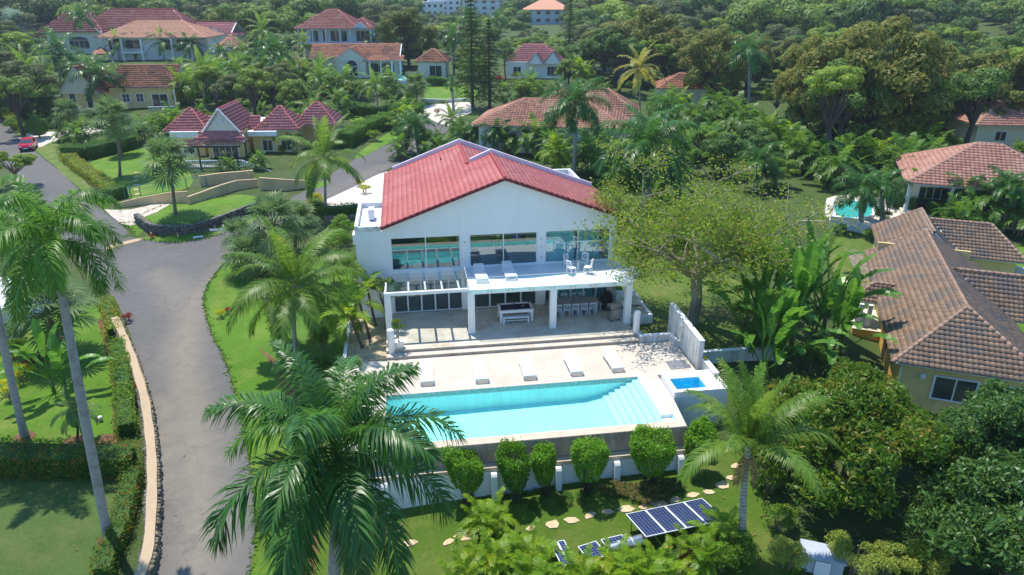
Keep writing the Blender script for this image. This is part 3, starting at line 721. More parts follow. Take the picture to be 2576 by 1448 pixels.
# upper windows: frame with two panes each
def window(cols, z0, z1, name, n, fw=.06, door=False):
    for (u0, u1), k in zip(cols, n):
        f = MB(); y0, y1 = FV+.06, FV+.15
        f.box(u0, u1, y0, y1, z0, z0+fw); f.box(u0, u1, y0, y1, z1-fw, z1)
        xs = [u0 + (u1-u0)*i/k for i in range(k+1)]
        for i, x in enumerate(xs):
            a_, b_ = (x, x+fw) if i == 0 else ((x-fw, x) if i == k else (x-fw*(.8 if door else .5), x+fw*(.8 if door else .5)))
            f.box(a_, b_, y0, y1, z0+fw, z1-fw)
        fo = vpart(f, name, M['frame'])
        for i in range(k):
            p = MB(); p.box(xs[i]+fw*.4, xs[i+1]-fw*.4, FV+.10, FV+.11, z0+fw*.5, z1-fw*.5); p.build('pane', M['glass'], fo)
window(UP, ZW0, ZW1, 'window', (2, 2, 2))
window(LO, Z0+.005, 2.615, 'folding_door', (5, 4, 5), .06, True)
def curtain(u0, u1, v, z0, z1, ph=.16, am=.05):
    n = int((u1-u0)/.045); us = np.linspace(u0, u1, n); b = MB()
    vs = [(u, v + am*math.sin(2*math.pi*u/ph), z) for z in (z0, z1) for u in us]
    b.add(vs, [(i, i+1, n+i+1, n+i) for i in range(n-1)]); vpart(b, 'curtain', M['curtain'], smooth=True)
curtain(8.85, 10.8, FV+.35, 3.34, 5.6); curtain(11.0, 12.6, FV+.5, 3.34, 5.6, .19); curtain(9.1, 13.1, FV+.4, .38, 2.6, .2)
b = MB(); b.box(-1.2, 3.0, FV+.5, FV+.7, 3.3, 3.9); b.box(4.0, 5.6, 46, 47, 3.3, 3.9); b.box(4.0, 5.6, 46.8, 47, 3.9, 4.3); b.box(6.0, 8.0, 47.5, 49.2, 3.3, 3.75); vpart(b, 'bed', M['sofa'])
# balcony slab, columns, glass pergola
b = MB(); b.box(3.22, 13.66, 39.78, FV-.002, 3.02, 3.32); vpart(b, 'balcony', M['white_clean'])
b = MB(); b.box(13.662, 14.75, 41.4, 43.0, 2.78, 3.06); b.box(13.3, 13.66, 42.2, 43.5, 2.6, 3.018); vpart(b, 'side_slab', M['white'])
for u, h in ((-1.62, 3.2), (3.43, 3.018), (8.58, 3.018), (13.45, 3.018)):
    b = MB(); b.box(u-.2, u+.2, 39.8, 40.2, .35, h); vpart(b, 'column', M['white'])
b = MB(); b.box(-1.82, 3.218, 39.82, 40.0, 3.2, 3.4); vpart(b, 'pergola_beam', M['white_clean'])
for u in (-1.72, -.34, .68, 1.7, 2.73):
    b = MB(); b.add([(x, v, z) for v, z in ((40.0, 3.22), (FV-.002, 3.0), (FV-.002, 3.12), (40.0, 3.38)) for x in (u-.055, u+.055)],
        [(0,2,3,1), (4,6,7,5), (0,1,7,6), (2,4,5,3), (0,6,4,2), (1,3,5,7)]); vpart(b, 'pergola_rafter', M['white_clean'])
us = [-1.72, -.34, .68, 1.7, 2.73, 3.2]
for i in range(5):
    b = MB(); b.add([(us[i], 39.95, 3.41), (us[i+1], 39.95, 3.41), (us[i+1], FV-.01, 3.15), (us[i], FV-.01, 3.15)], [(0,1,2,3)]); vpart(b, 'pergola_pane', M['roof_glass'])
# glass balustrade panels with steel clamps
n = 8; du = (13.66-3.3)/n
cl = MB(); cl.box(-.03, .03, -.022, .0, -.06, .06); clm = cl.mesh('clamp', M['steel'])
for i in range(n):
    u0 = 3.28 + i*du; b = MB(); b.box(u0+.012, u0+du-.012, 39.745, 39.757, 3.08, 4.12)
    p = vpart(b, 'balustrade_pane', M['rail_glass'])
    for x in (u0+.12, u0+du-.12): link('clamp', clm, p, (x, 39.745, 3.17))
for v0, v1 in ((39.78, 41.0), (41.03, 42.2), (42.23, 43.5)):
    for u in (3.19, 13.67):
        b = MB(); b.box(u, u+.012, v0, v1, 3.1, 4.12); vpart(b, 'balustrade_pane', M['rail_glass'])
b = MB(); b.tube([(3.2, 39.75, 4.13), (13.68, 39.75, 4.13)], .015, 5); b.tube([(13.676, 39.75, 4.13), (13.676, 43.5, 4.13)], .015, 5); b.tube([(3.196, 39.75, 4.13), (3.196, 43.5, 4.13)], .015, 5); vpart(b, 'handrail', M['frame'])
for u, z in ((3.42, 5.1), (8.48, 5.1), (8.48, 4.5), (8.48, 3.8)):
    b = MB(); b.box(u-.06, u+.06, FV-.07, FV-.001, z-.05, z+.05); vpart(b, 'wall_lamp', M['steel'])
b = MB(); b.box(-3.9, -3.502, 46.5, 47.5, 4.3, 5.0); vpart(b, 'side_ledge', M['white'])
# air-conditioning unit standing on the annex roof
ac = thing('air_conditioner', 'boxy white air conditioning unit on the flat annex roof', 'air conditioner', W(-2.5, 46.2, 6.14), HA)
b = MB(); b.box(-.18, .18, -.42, .42, .06, .75); b.build('casing', M['frame'], ac)
b = MB(); b.box(-.2, -.181, -.36, .36, .12, .69); b.build('grille', M['grey_wood'], ac)
b = MB(); b.box(-.15, .15, -.38, -.30, 0, .06); b.box(-.15, .15, .30, .38, 0, .06); b.build('foot', M['dark_metal'], ac)
# ---------------------------------------------------------------- terrace, pool deck, pool
HR = (0, 0, HA)
def hstruct(name, mb, mat): return tag(mb.build(name, mat, None, (0, 0, 0), HR), kind='structure')
b = MB(); b.box(-1.85, 13.58, 38.25, FV-.004, -.6, .35); hstruct('terrace', b, M['terrace'])
b = MB(); b.box(-1.85, 13.58, 38.235, 38.249, .18, .342); b.box(-1.85, 13.58, 37.735, 37.749, .005, .168); hstruct('step_riser', b, M['step_edge'])
b = MB(); b.box(-1.85, 13.58, 37.75, 38.248, -.6, .176); hstruct('step', b, M['deck'])
PU0, PU1, PV0, PV1 = -1.8, 12.8, 29.1, 33.7       # pool basin
b = MB(); b.prism([(-4.2, 33.7), (15.75, 33.7), (15.75, 37.0), (15.5, 37.0), (15.5, 37.75), (-4.2, 37.75)], -.8, 0)
b.box(-4.2, PU0, 28.55, 33.699, -1.2, -.001)
b.prism([(PU1, 28.56), (13.12, 28.56), (13.38, 31.1), (13.38, 33.699), (PU1, 33.699)], -.8, -.001); hstruct('pool_deck', b, M['deck'])
pool = thing('swimming_pool', 'long turquoise swimming pool with white steps and overflow edge', 'pool', W(6, 31, 0), HA)
po = (-6, -31, 0)
def ppart(mb, name, mat): return mb.build(name, mat, pool, po)
b = MB(); fl = [(PU0, -1.35), (9.2, -1.2), (10.6, -.95), (PU1, -.9)]
for (x0, z0), (x1, z1) in zip(fl[:-1], fl[1:]): b.face((x0, PV0, z0), (x1, PV0, z1), (x1, PV1, z1), (x0, PV1, z0))
e = .004
b.face((PU0+e, PV1-e, -1.5), (PU1, PV1-e, -1.5), (PU1, PV1-e, -.30), (PU0+e, PV1-e, -.30)); b.face((PU0+e, PV0+e, -.02), (PU1, PV0+e, -.02), (PU1, PV0+e, -1.5), (PU0+e, PV0+e, -1.5))
b.face((PU0+e, PV0, -.02), (PU0+e, PV0, -1.5), (PU0+e, PV1, -1.5), (PU0+e, PV1, -.02)); b.face((PU1-e, PV0, -1.5), (PU1-e, PV0, -.02), (PU1-e, PV1, -.02), (PU1-e, PV1, -1.5))
ppart(b, 'basin', M['pool_tile'])
b = MB(); b.face((PU0+e, PV1-.006, -.298), (PU1-.6, PV1-.006, -.298), (PU1-.6, PV1-.006, -.004), (PU0+e, PV1-.006, -.004)); ppart(b, 'waterline_tiles', M['waterline'])
b = MB(); b.box(PU0, PU1, 28.55, PV0, -1.1, .0); ppart(b, 'overflow_rim', M['rim'])
b = MB(); b.box(-4.2, 13.12, 28.535, 28.549, -1.1, -.03); b.box(13.121, 13.135, 28.56, 29.8, -1.1, -.03); ppart(b, 'overflow_wall', M['pool_wall'])
b = MB(); b.box(-4.3, 13.25, 28.12, 28.534, -1.35, -1.12); ppart(b, 'trough', M['rim'])
for i in range(6):
    u1 = 12.2 - i*.34
    b = MB(); b.box(u1-.34, u1 if i else 12.2, PV0+.006, PV1-.01, -1.3, -.16 - i*.15); ppart(b, 'pool_step', M['pool_step'])
b = MB(); b.box(12.205, PU1-.01, 29.75, PV1-.01, -.9, -.02); ppart(b, 'pool_bench', M['white_clean'])
b = MB(); b.box(12.205, PU1-.01, PV0+.006, 29.74, -.9, -.22); ppart(b, 'pool_step', M['pool_step'])
b = MB(); b.face((PU0+.003, PV0+.003, -.10), (12.203, PV0+.003, -.10), (12.203, PV1-.003, -.10), (PU0+.003, PV1-.003, -.10)); ppart(b, 'water', M['water'])
# white retaining wall under the trough, with buttress fins
rw = thing('retaining_wall', 'long white retaining wall with upright fins below the pool edge', 'wall', W(6, 28.2, -2.5), HA)
b = MB(); b.box(-9.4, 7.2, -.06, .2, -1.6, 1.37); b.build('wall', M['white'], rw)
b = MB(); b.box(-10.3, -9.402, -.06, .2, -1.6, 1.2); b.box(-10.3, -10.1, .2, 8, -1.5, 1.5); b.build('side_wall', M['white'], rw)
for u in (-1.9, 3.3, 6.47, 9.42, 12.72):
    b = MB(); x = u-6; z0 = tz(*W(u, 27.8)[:2])+2.5-.15
    prof = [(-.06, z0), (-.50, z0), (-.40, 1.05), (-.32, 1.16), (-.06, 1.16)]
    b.add([(x-.14, p[0], p[1]) for p in prof] + [(x+.14, p[0], p[1]) for p in prof], [(0,1,2,3,4), (9,8,7,6,5)] + [(i, 5+i, 5+(i+1) % 5, (i+1) % 5) for i in range(5)])
    b.build('fin', M['white'], rw)
# raised plunge tub
tub = thing('plunge_tub', 'raised white plunge tub with bright blue water beside the pool', 'tub', W(14.9, 32, 0), HA)
b = MB(); b.box(-1.5, -1.28, -.9, 1.2, -2.6, .4); b.box(.42, 1.5, -.9, 1.2, -2.6, .4); b.box(-1.28, .42, -.9, -.62, -2.6, .4); b.box(-1.28, .42, .55, 1.2, -2.6, .4); b.build('wall', M['white_clean'], tub)
b = MB(); b.box(-1.28, .42, -.62, .55, -.6, -.5); x0, x1, y0, y1 = -1.276, .416, -.616, .546
for P in [((x0,y0,-.5),(x0,y0,.3),(x0,y1,.3),(x0,y1,-.5)), ((x1,y0,-.5),(x1,y1,-.5),(x1,y1,.3),(x1,y0,.3)), ((x0,y1,-.5),(x0,y1,.3),(x1,y1,.3),(x1,y1,-.5)), ((x0,y0,-.5),(x1,y0,-.5),(x1,y0,.3),(x0,y0,.3))]: b.face(*P)
b.build('lining', M['spa_tile'], tub)
b = MB(); b.face((-1.27,-.61,.12), (.41,-.61,.12), (.41,.54,.12), (-1.27,.54,.12)); b.build('water', M['water'], tub)
# shower wall and low walls
sw = thing('shower_wall', 'tall free standing stained concrete shower wall with sloping top', 'wall', W(16.0, 36.4, 0), HA)
b = MB(); P = [(2.6, -.6), (-2.3, -.6), (-2.3, 1.75), (2.6, 1.95)]
b.add([(-.12, p[0], p[1]) for p in P] + [(.18, p[0], p[1]) for p in P], [(0,1,2,3), (7,6,5,4)] + [(i, 4+i, 4+(i+1) % 4, (i+1) % 4) for i in range(4)]); b.build('wall', M['concrete'], sw)
b = MB(); b.box(-.122, .182, -2.303, 2.603, 1.2, 1.2001); b.v = []; b.f = []
b.add([(-.13, -2.31, 1.752), (.19, -2.31, 1.752), (.19, 2.61, 1.954), (-.13, 2.61, 1.954), (-.13, -2.31, 1.79), (.19, -2.31, 1.79), (.19, 2.61, 1.99), (-.13, 2.61, 1.99)], [(0,3,2,1), (4,5,6,7), (0,1,5,4), (1,2,6,5), (2,3,7,6), (3,0,4,7)]); b.build('coping', M['white_clean'], sw)
sh = link('shower_head', MB().tube([(-.12, 0, 1.5), (-.35, 0, 1.55), (-.42, 0, 1.45)], .02, 6).tube([(-.42, 0, 1.46), (-.42, 0, 1.42)], [.09, .1], 10).mesh('shower_head', M['steel']), sw)
b = MB(); b.box(-.14, -.121, -.05, .05, .9, 1.0); b.build('shower_valve', M['steel'], sw)
lw = thing('low_wall', 'low white wall running from the shower wall to the plunge tub', 'wall', W(16.2, 32.8, 0), HA)
b = MB(); b.box(-.08, .2, -.45, 1.28, -2.4, .62); b.box(-.06, .2, -1.6, -.452, -2.4, .45); b.build('wall', M['concrete'], lw)
b = MB(); b.box(-.1, .22, -.45, 1.28, .622, .66); b.build('coping', M['white_clean'], lw)
cb = thing('garden_curb', 'low stone curb wall stepping around the corner of the pool deck', 'curb', W(15, 37.5, 0), HA)
b = MB(); b.box(-1.35, .5, .25, .5, -.6, .42); b.box(.5, .75, -.45, .5, -.6, .42); b.box(.752, .95, -.7, -.45, -.6, .42); b.box(-1.35, -1.15, .502, 1.8, -.3, .5); b.build('wall', M['concrete'], cb)
b = MB(); b.box(-1.37, .52, .23, .52, .422, .46); b.box(.521, .77, -.47, .52, .422, .46); b.build('coping', M['white'], cb)
lb = thing('garden_wall', 'stained concrete wall holding up the side lawn behind the shower', 'wall', W(16.6, 35.8, 0), HA)
b = MB(); b.box(-.3, 5.6, 0, .25, -2.4, .05); b.build('wall', M['concrete'], lb)
b = MB(); b.box(-.32, 5.62, -.02, .27, .052, .1); b.build('coping', M['white'], lb)
pm = thing('paver_mat', 'square of dark slate pavers set in the deck below the shower', 'paving', W(15.0, 34.7, .004), HA)
pv = MB(); pv.box(-.145, .145, -.155, .155, -.02, .022); pvm = pv.mesh('paver', M['slate'])
for i in range(4):
    for j in range(3): link('paver', pvm, pm, (-.48 + i*.31, -.34 + j*.335, 0), (0, 0, random.Random(i*7+j).uniform(-.02, .02)))
# planter bed left of the terrace
b = MB(); b.box(-4.15, -1.86, 37.76, FV-.01, -.6, .12); hstruct('planter_soil', b, M['dry_soil'])
pc = thing('planter_curb', 'narrow white curb along the planted bed left of the terrace', 'curb', W(-4.28, 40.5, 0), HA)
b = MB(); b.box(-.1, .1, -2.8, 3.0, -1.2, .24); b.build('wall', M['white'], pc)
# patio with curb right of the terrace
b = MB(); b.box(13.6, 15.3, 41.0, 44.2, -.3, .22); hstruct('side_patio', b, M['terrace'])
sc_ = thing('patio_curb', 'white curb edging the little side patio by the lawn', 'curb', W(15.4, 42.6, 0), HA)
b = MB(); b.box(-.1, .1, -1.6, 1.6, -.3, .42); b.box(-1.8, -.102, -1.85, -1.65, -.3, .42); b.box(-.1, .1, -1.85, -1.601, -.3, .42); b.build('wall', M['white_clean'], sc_)
# round white bollards at the terrace ends
for (u, v, h, lab) in ((-1.52, 38.35, 1.35, 'round white bollard at the left end of the terrace beside the potted plant'), (13.62, 38.5, 1.45, 'round white bollard at the right end of the terrace steps')):
    o = thing('bollard', lab, 'bollard', W(u, v, .35), HA, 'terrace bollards')
    MB().lathe([(.21, -.8), (.21, h-.05), (.20, h-.02), (.17, h)], 18).build('post', M['white'], o, smooth=True)

# ---------------------------------------------------------------- furniture
def make_lounger():
    o = thing('sun_lounger', '', 'sun lounger', (0, 0, 0))
    f = MB()
    for x in (-.34, .34): f.box(x-.035, x+.035, 0, 1.95, .24, .31)
    f.box(-.304, .304, 0, .05, .24, .31); f.box(-.304, .304, 1.9, 1.95, .24, .31); f.box(-.304, .304, 1.15, 1.2, .235, .305); f.build('frame', M['white_clean'], o)
    lg = MB(); lg.box(-.035, .035, -.03, .03, 0, .24); lgm = lg.mesh('leg', M['white_clean'])
    for x in (-.34, .34):
        for y in (.15, 1.75): link('leg', lgm, o, (x, y, 0))
    s = MB(); s.box(-.30, .30, -.031, .031, -.01, .01); sm_ = s.mesh('slat', M['white_clean'])
    for i in range(12): link('slat', sm_, o, (0, .10 + i*.096, .312))
    bk = link('backrest', MB().box(-.32, -.28, 0, .78, 0, .03).box(.28, .32, 0, .78, 0, .03).mesh('backrest', M['white_clean']), o, (0, 1.2, .31), (R(22), 0, 0))
    for i in range(8): link('slat', sm_, bk, (0, .05 + i*.097, .036))
    return o
L0 = make_lounger()
def place(o, label, group, loc, rz, first=[True]):
    c = copy_tree(o) if o.get('label') else o
    c.location = loc; c.rotation_euler = (0, 0, rz); c['label'] = label; c['group'] = group; return c
gl = 'white slatted loungers around the house'
for i, (u, v, rz, t) in enumerate([(.42, 34.4, .02, 'leftmost white lounger on the pool deck, nearest the big palm'), (3.45, 34.22, 0.0, 'white lounger second from the left on the pool deck'),
        (6.15, 34.2, .0, 'middle white lounger of the five on the pool deck'), (8.85, 34.25, .02, 'white lounger second from the right on the pool deck'), (11.28, 34.33, .04, 'rightmost white lounger on the pool deck, nearest the pool steps')]):
    place(L0, t, gl, W(u, v, 0), HA + rz)
place(L0, 'left white lounger up on the balcony, by the glass pergola', gl, W(4.25, 40.75, 3.32), HA + .04)
place(L0, 'right white lounger up on the balcony, in front of the middle window', gl, W(6.1, 40.95, 3.32), HA + .04)
def make_chair(mat, h=.98):
    o = thing('dining_chair', '', 'chair', (0, 0, 0))
    MB().box(-.22, .22, -.22, .22, .42, .46).build('seat', mat, o)
    lg = MB().box(-.022, .022, -.022, .022, 0, .42).mesh('leg', mat)
    for x in (-.2, .2):
        for y in (-.2, .2): link('leg', lg, o, (x, y, 0))
    b = MB(); b.M = Matrix.Translation((0, .2, .46)) @ Matrix.Rotation(R(-8), 4, 'X')
    hh = h-.46
    b.box(-.22, -.17, -.02, .02, 0, hh); b.box(.17, .22, -.02, .02, 0, hh); b.box(-.17, .17, -.02, .02, hh-.08, hh); b.box(-.17, .17, -.02, .02, .06, .11)
    d = math.atan2(hh-.19, .34)
    for sg in (1, -1):
        b.tube([(-.17*sg, 0, .11), (.17*sg, 0, hh-.08)], .02, 4)
    b.build('backrest', mat, o); return o
C0 = make_chair(M['white_clean'])
cg = 'white cross-back chairs at the balcony table'
tc = Vector((10.6, 41.85)); 
for i, (dx, dy, lab) in enumerate([(-.55, -.35, 'white chair at front left of the round glass balcony table'), (.55, -.35, 'white chair at front right of the round glass balcony table'), (-.5, .65, 'white chair at back left of the round glass balcony table'), (.5, .65, 'white chair at back right of the round glass balcony table')]):
    place(C0, lab, cg, W(tc.x+dx, tc.y+dy, 3.32), HA + math.atan2(dy, dx) - math.pi/2)
t = thing('glass_table', 'round glass topped table among white chairs on the balcony', 'table', W(tc.x, tc.y+.15, 3.32), HA)
MB().lathe([(.5, .71), (.5, .725)], 24).build('table_top', M['rail_glass'], t); MB().cyl(0, 0, 0, .71, .05, 10).build('stem', M['white_clean'], t); MB().lathe([(.28, 0), (.25, .03)], 16).build('foot', M['white_clean'], t)
# pool table
pt = thing('pool_table', 'white pool table with dark navy cloth on the covered terrace', 'pool table', W(6.45, 41.72, .35), HA)
b = MB(); b.box(-1.1, 1.1, -.62, -.48, .66, .84); b.box(-1.1, 1.1, .48, .62, .66, .84); b.box(-1.1, -.96, -.479, .479, .66, .84); b.box(.96, 1.1, -.479, .479, .66, .84); b.build('rail', M['white_clean'], pt)
MB().box(-.959, .959, -.479, .479, .7, .79).build('playing_cloth', M['navy'], pt)
lg = MB().box(-.08, .08, -.08, .08, 0, .66).mesh('leg', M['white_clean'])
for x in (-1.0, 1.0):
    for y in (-.52, .52): link('leg', lg, pt, (x, y, 0))
pk = MB().lathe([(.065, .0), (.065, .004)], 10).mesh('pocket', M['black'])
for x in (-.97, 0, .97):
    for y in (-.49, .49): link('pocket', pk, pt, (x, y, .841))
bench = thing('bench', 'low white bench pushed in below the pool table', 'bench', W(6.4, 41.05, .35), HA)
MB().box(-.85, .85, -.17, .17, .36, .44).build('seat', M['white_clean'], bench)
for x in (-.8, .8): MB().box(x-.04, x+.04, -.15, .15, 0, .36).build('leg', M['white_clean'], bench)
MB().box(-.759, .759, -.03, .03, .12, .18).build('stretcher', M['white_clean'], bench)
balls = [(.45, .1, 'cue_red'), (.52, .13, 'flower_red'), (.5, .05, 'white_clean'), (.57, .08, 'shrub_yellow'), (.42, .02, 'steel'), (.6, .14, 'salmon_tile')]
for i, (x, y, m) in enumerate(balls):
    p = W(6.45+x, 41.72+y, .35+.79+.03)
    tag(MB().lathe([(.004, -.03), (.021, -.021), (.03, 0), (.021, .021), (.004, .03)], 8).build('billiard_ball', M.get(m, M['flower_red']), None, p, smooth=True), 'billiard ball in the little cluster on the navy pool table cloth', 'ball', 'balls on the pool table')
# dining table with chairs
dt = thing('dining_table', 'long dark grey dining table under the balcony', 'table', W(10.5, 42.25, .35), HA)
MB().box(-1.75, 1.6, -.5, .5, .70, .77).build('table_top', M['grey_wood'], dt)
for x in (-1.6, 1.45): MB().box(x-.06, x+.06, -.42, .42, 0, .70).build('leg', M['blue_grey'], dt)
C1 = make_chair(M['blue_grey'], .92)
ords = ['leftmost', 'second from left', 'middle', 'second from right', 'rightmost']
for i in range(5): place(C1, '%s grey cross-back chair on the near side of the long dining table' % ords[i], 'grey chairs at the dining table', W(9.25 + i*.58, 41.62, .35), HA + math.pi)
place(C1, 'grey cross-back chair at the right end of the dining table', 'grey chairs at the dining table', W(12.5, 42.3, .35), HA - math.pi/2)
for i in range(4): place(C1, '%s grey cross-back chair on the far side of the long dining table' % ['leftmost', 'second from left', 'third from left', 'rightmost'][i], 'grey chairs behind the dining table', W(9.4 + i*.62, 42.95, .35), HA)
# grills and soft things at the right end
gr = thing('gas_grill', 'stainless gas grill with closed hood by the right column', 'grill', W(12.75, 40.55, .35), HA + .25)
MB().box(-.34, .34, -.27, .27, .12, .80).build('cabinet', M['steel'], gr)
b = MB(); b.M = Matrix.Rotation(R(90), 4, 'Y') @ Matrix.Rotation(0, 4, 'X'); b.M = Matrix()
pr = [(-.27, .86), (.27, .86), (.27, 1.0), (.2, 1.13), (.05, 1.2), (-.12, 1.16), (-.25, 1.02)]
b.add([(-.38, p[0], p[1]) for p in pr] + [(.38, p[0], p[1]) for p in pr], [tuple(range(6, -1, -1)), tuple(range(7, 14))] + [(i, (i+1) % 7, 7+(i+1) % 7, 7+i) for i in range(7)]); b.build('hood', M['steel'], gr)
MB().box(-.6, .6, -.28, .28, .802, .855).build('shelf', M['dark_metal'], gr); MB().tube([(-.3, -.33, .98), (.3, -.33, .98)], .018, 6).build('handle', M['dark_metal'], gr)
for x in (-.28, .28):
    for y in (-.22, .22): MB().cyl(x, y, 0, .12, .05, 8).build('wheel', M['black'], gr)
cg_ = thing('covered_grill', 'slouching black cloth cover over a kettle grill behind the gas grill', 'grill cover', W(12.75, 42.3, .35), HA)
MB().lathe([(.36, 0), (.38, .3), (.42, .7), (.40, .95), (.27, 1.15), (.1, 1.22)], 14).build('cover', M['black'], cg_, smooth=True)
ht = thing('folded_parasol', 'grey cloth wrapped parasol leaning near the wall end', 'parasol', W(13.15, 42.6, .35), HA)
MB().tube([(0, 0, 0), (.05, .1, .9), (-.1, .25, 1.5), (-.22, .3, 1.9)], [.22, .34, .26, .08], 10).build('canopy', M['grey_wood'], ht, smooth=True)
MB().cyl(0, 0, -.0, .12, .3, 12).build('foot', M['dark_metal'], ht)
so = thing('outdoor_sofa', 'white outdoor sofa on the little side patio', 'sofa', W(14.4, 43.0, .22), HA)
MB().box(-.7, .7, -.35, .4, .1, .4).build('seat', M['cream'], so); MB().box(-.7, .7, .401, .6, .1, .85).build('backrest', M['white'], so)
for x in (-.85, .701): MB().box(x, x+.149, -.35, .6, .1, .62).build('armrest', M['white'], so)
ex = thing('fire_extinguisher_sign', 'small red and white sign on the wall beside the covered grill', 'sign', W(13.28, 42.7, 1.9), HA)
MB().box(-.02, 0, -.14, .14, -.2, .2).build('sign_plate', M['flower_red'], ex); MB().box(-.024, -.021, -.08, .08, -.05, .08).build('sign_symbol', M['white_clean'], ex)
# potted plant beside the left bollard
pp = thing('potted_plant', 'small leafy tree in a round white pot at the top of the steps', 'potted plant', W(-1.08, 38.6, .35), HA)
MB().lathe([(.24, 0), (.30, .4), (.31, .46), (.27, .46), (.26, .40)], 18).build('pot', M['white_clean'], pp, smooth=True)
MB().lathe([(.25, .38), (.02, .41)], 12).build('soil', M['soil'], pp)
POT = pp
co = thing('coconut', 'single yellow coconut lying on the end of the low wall', 'coconut', W(16.25, 33.9, .78), HA)
MB().lathe([(.01, -.13), (.09, -.1), (.13, 0), (.09, .1), (.01, .14)], 10).build('husk', M['shrub_yellow'], co, smooth=True)
# ---------------------------------------------------------------- the neighbouring houses
def house(name, label, loc, rz, cat='house', group=None):
    return thing(name, label, cat, loc, rz, group)
def hbox(h, name, mat, *b, lab=None):
    o = MB().box(*b).build(name, M[mat], h)
    if lab: o['label'] = lab
    return o
def hip(x0, x1, y0, y1, z, h, inset=None, axis='x'):
    """four roof planes, first edge of each along its eave"""
    w, d = x1-x0, y1-y0
    if axis == 'x':
        i = d/2 if inset is None else inset; ym = (y0+y1)/2; a, b = (x0+i, ym, z+h), (x1-i, ym, z+h)
        if x1-i - (x0+i) < .05: a = b = ((x0+x1)/2, ym, z+h)
        P = [[(x0,y0,z),(x1,y0,z),b,a], [(x1,y0,z),(x1,y1,z),b], [(x1,y1,z),(x0,y1,z),a,b], [(x0,y1,z),(x0,y0,z),a]]
        if a == b: P = [[(x0,y0,z),(x1,y0,z),a], [(x1,y0,z),(x1,y1,z),a], [(x1,y1,z),(x0,y1,z),a], [(x0,y1,z),(x0,y0,z),a]]
        L = [((x0,y0,z),a), ((x1,y0,z),b), ((x1,y1,z),b), ((x0,y1,z),a)] + ([(a,b)] if a != b else [])
    else:
        i = w/2 if inset is None else inset; xm = (x0+x1)/2; a, b = (xm, y0+i, z+h), (xm, y1-i, z+h)
        P = [[(x0,y0,z),(x1,y0,z),a], [(x1,y0,z),(x1,y1,z),b,a], [(x1,y1,z),(x0,y1,z),b], [(x0,y1,z),(x0,y0,z),a,b]]
        L = [((x0,y0,z),a), ((x1,y0,z),a), ((x1,y1,z),b), ((x0,y1,z),b), (a,b)]
    return P, L
def gable(x0, x1, y0, y1, z, h, axis='y'):
    """two roof planes, ridge along axis"""
    if axis == 'y':
        xm = (x0+x1)/2; a, b = (xm, y0, z+h), (xm, y1, z+h)
        return [[(x0,y1,z),(x0,y0,z),a,b], [(x1,y0,z),(x1,y1,z),b,a]], [(a, b)]
    ym = (y0+y1)/2; a, b = (x0, ym, z+h), (x1, ym, z+h)
    return [[(x0,y0,z),(x1,y0,z),b,a], [(x1,y1,z),(x0,y1,z),a,b]], [(a, b)]
def roof_on(h, planes, lines, mat, cap, tw=.45, tl=.5, amp=.06, th=.05, n=3, single=0, r=.13, t=.12, joined=True, base='fascia'):
    slab_planes(h, planes, M[base], t, 'roof')
    if mat: tile_planes(h, planes, M[mat], tw, tl, amp, th, n, single)
    if lines: caps(h, lines, M[cap], r, .45, 'ridge_tile' if not joined else 'ridge_cap', None, joined)
def gable_wall(h, mat, x0, x1, y, z, hh, t=.2, name='gable_wall'):
    b = MB(); P = [(x0, y, z), (x1, y, z), ((x0+x1)/2, y, z+hh)]
    b.add(P + [(p[0], p[1]+t, p[2]) for p in P], [(0,1,2), (5,4,3), (0,3,4,1), (1,4,5,2), (2,5,3,0)]); return b.build(name, M[mat], h)
def win(h, x, z, w, hh, y=0., side='y', n=2, frame='frame', name='window', bars=False):
    """a window on the wall face at y (facing -y) or at x=y when side is 'x' (facing -x)"""
    f = MB(); t = .09
    def B(m, a0, a1, z0, z1, d0, d1):
        if side == 'y': m.box(a0, a1, y-d1, y-d0, z0, z1)
        elif side == 'x': m.box(y-d1, y-d0, a0, a1, z0, z1)
        else: m.box(y+d0, y+d1, a0, a1, z0, z1)
    B(f, x-w/2-t, x+w/2+t, z-t, z, .005, .08); B(f, x-w/2-t, x+w/2+t, z+hh, z+hh+t, .005, .08)
    for i in range(n+1):
        q = x-w/2 + w*i/n; B(f, q-(t if i == 0 else .035), q+(t if i == n else .035), z, z+hh, .005, .075)
    if bars: B(f, x-w/2, x+w/2, z+hh*.5-.02, z+hh*.5+.02, .005, .07)
    fo = f.build(name, M[frame], h)
    for i in range(n):
        p = MB(); B(p, x-w/2+w*i/n+.036, x-w/2+w*(i+1)/n-.036, z+.001, z+hh-.001, .006, .03); p.build('pane', M['dark_glass'], fo)
    return fo
def balustrade(h, x0, x1, y, z, hh=.9, step=.28, mat='white_clean', side='y', name='balustrade'):
    b = MB()
    def B(a0, a1, d, z0, z1):
        if side == 'y': b.box(a0, a1, y-d, y+d, z0, z1)
        else: b.box(y-d, y+d, a0, a1, z0, z1)
    B(x0, x1, .09, z+hh-.1, z+hh); B(x0, x1, .08, z, z+.08)
    o = b.build(name, M[mat], h)
    n = max(2, int((x1-x0)/step)); u = MB().lathe([(.05, 0), (.05, .05), (.085, .2*hh), (.05, .6*hh), (.06, hh-.19)], 6).mesh('baluster', M[mat], True)
    for i in range(n):
        q = x0 + (i+.5)*(x1-x0)/n; link('baluster', u, o, (q, y, z+.081) if side == 'y' else (y, q, z+.081))
    return o

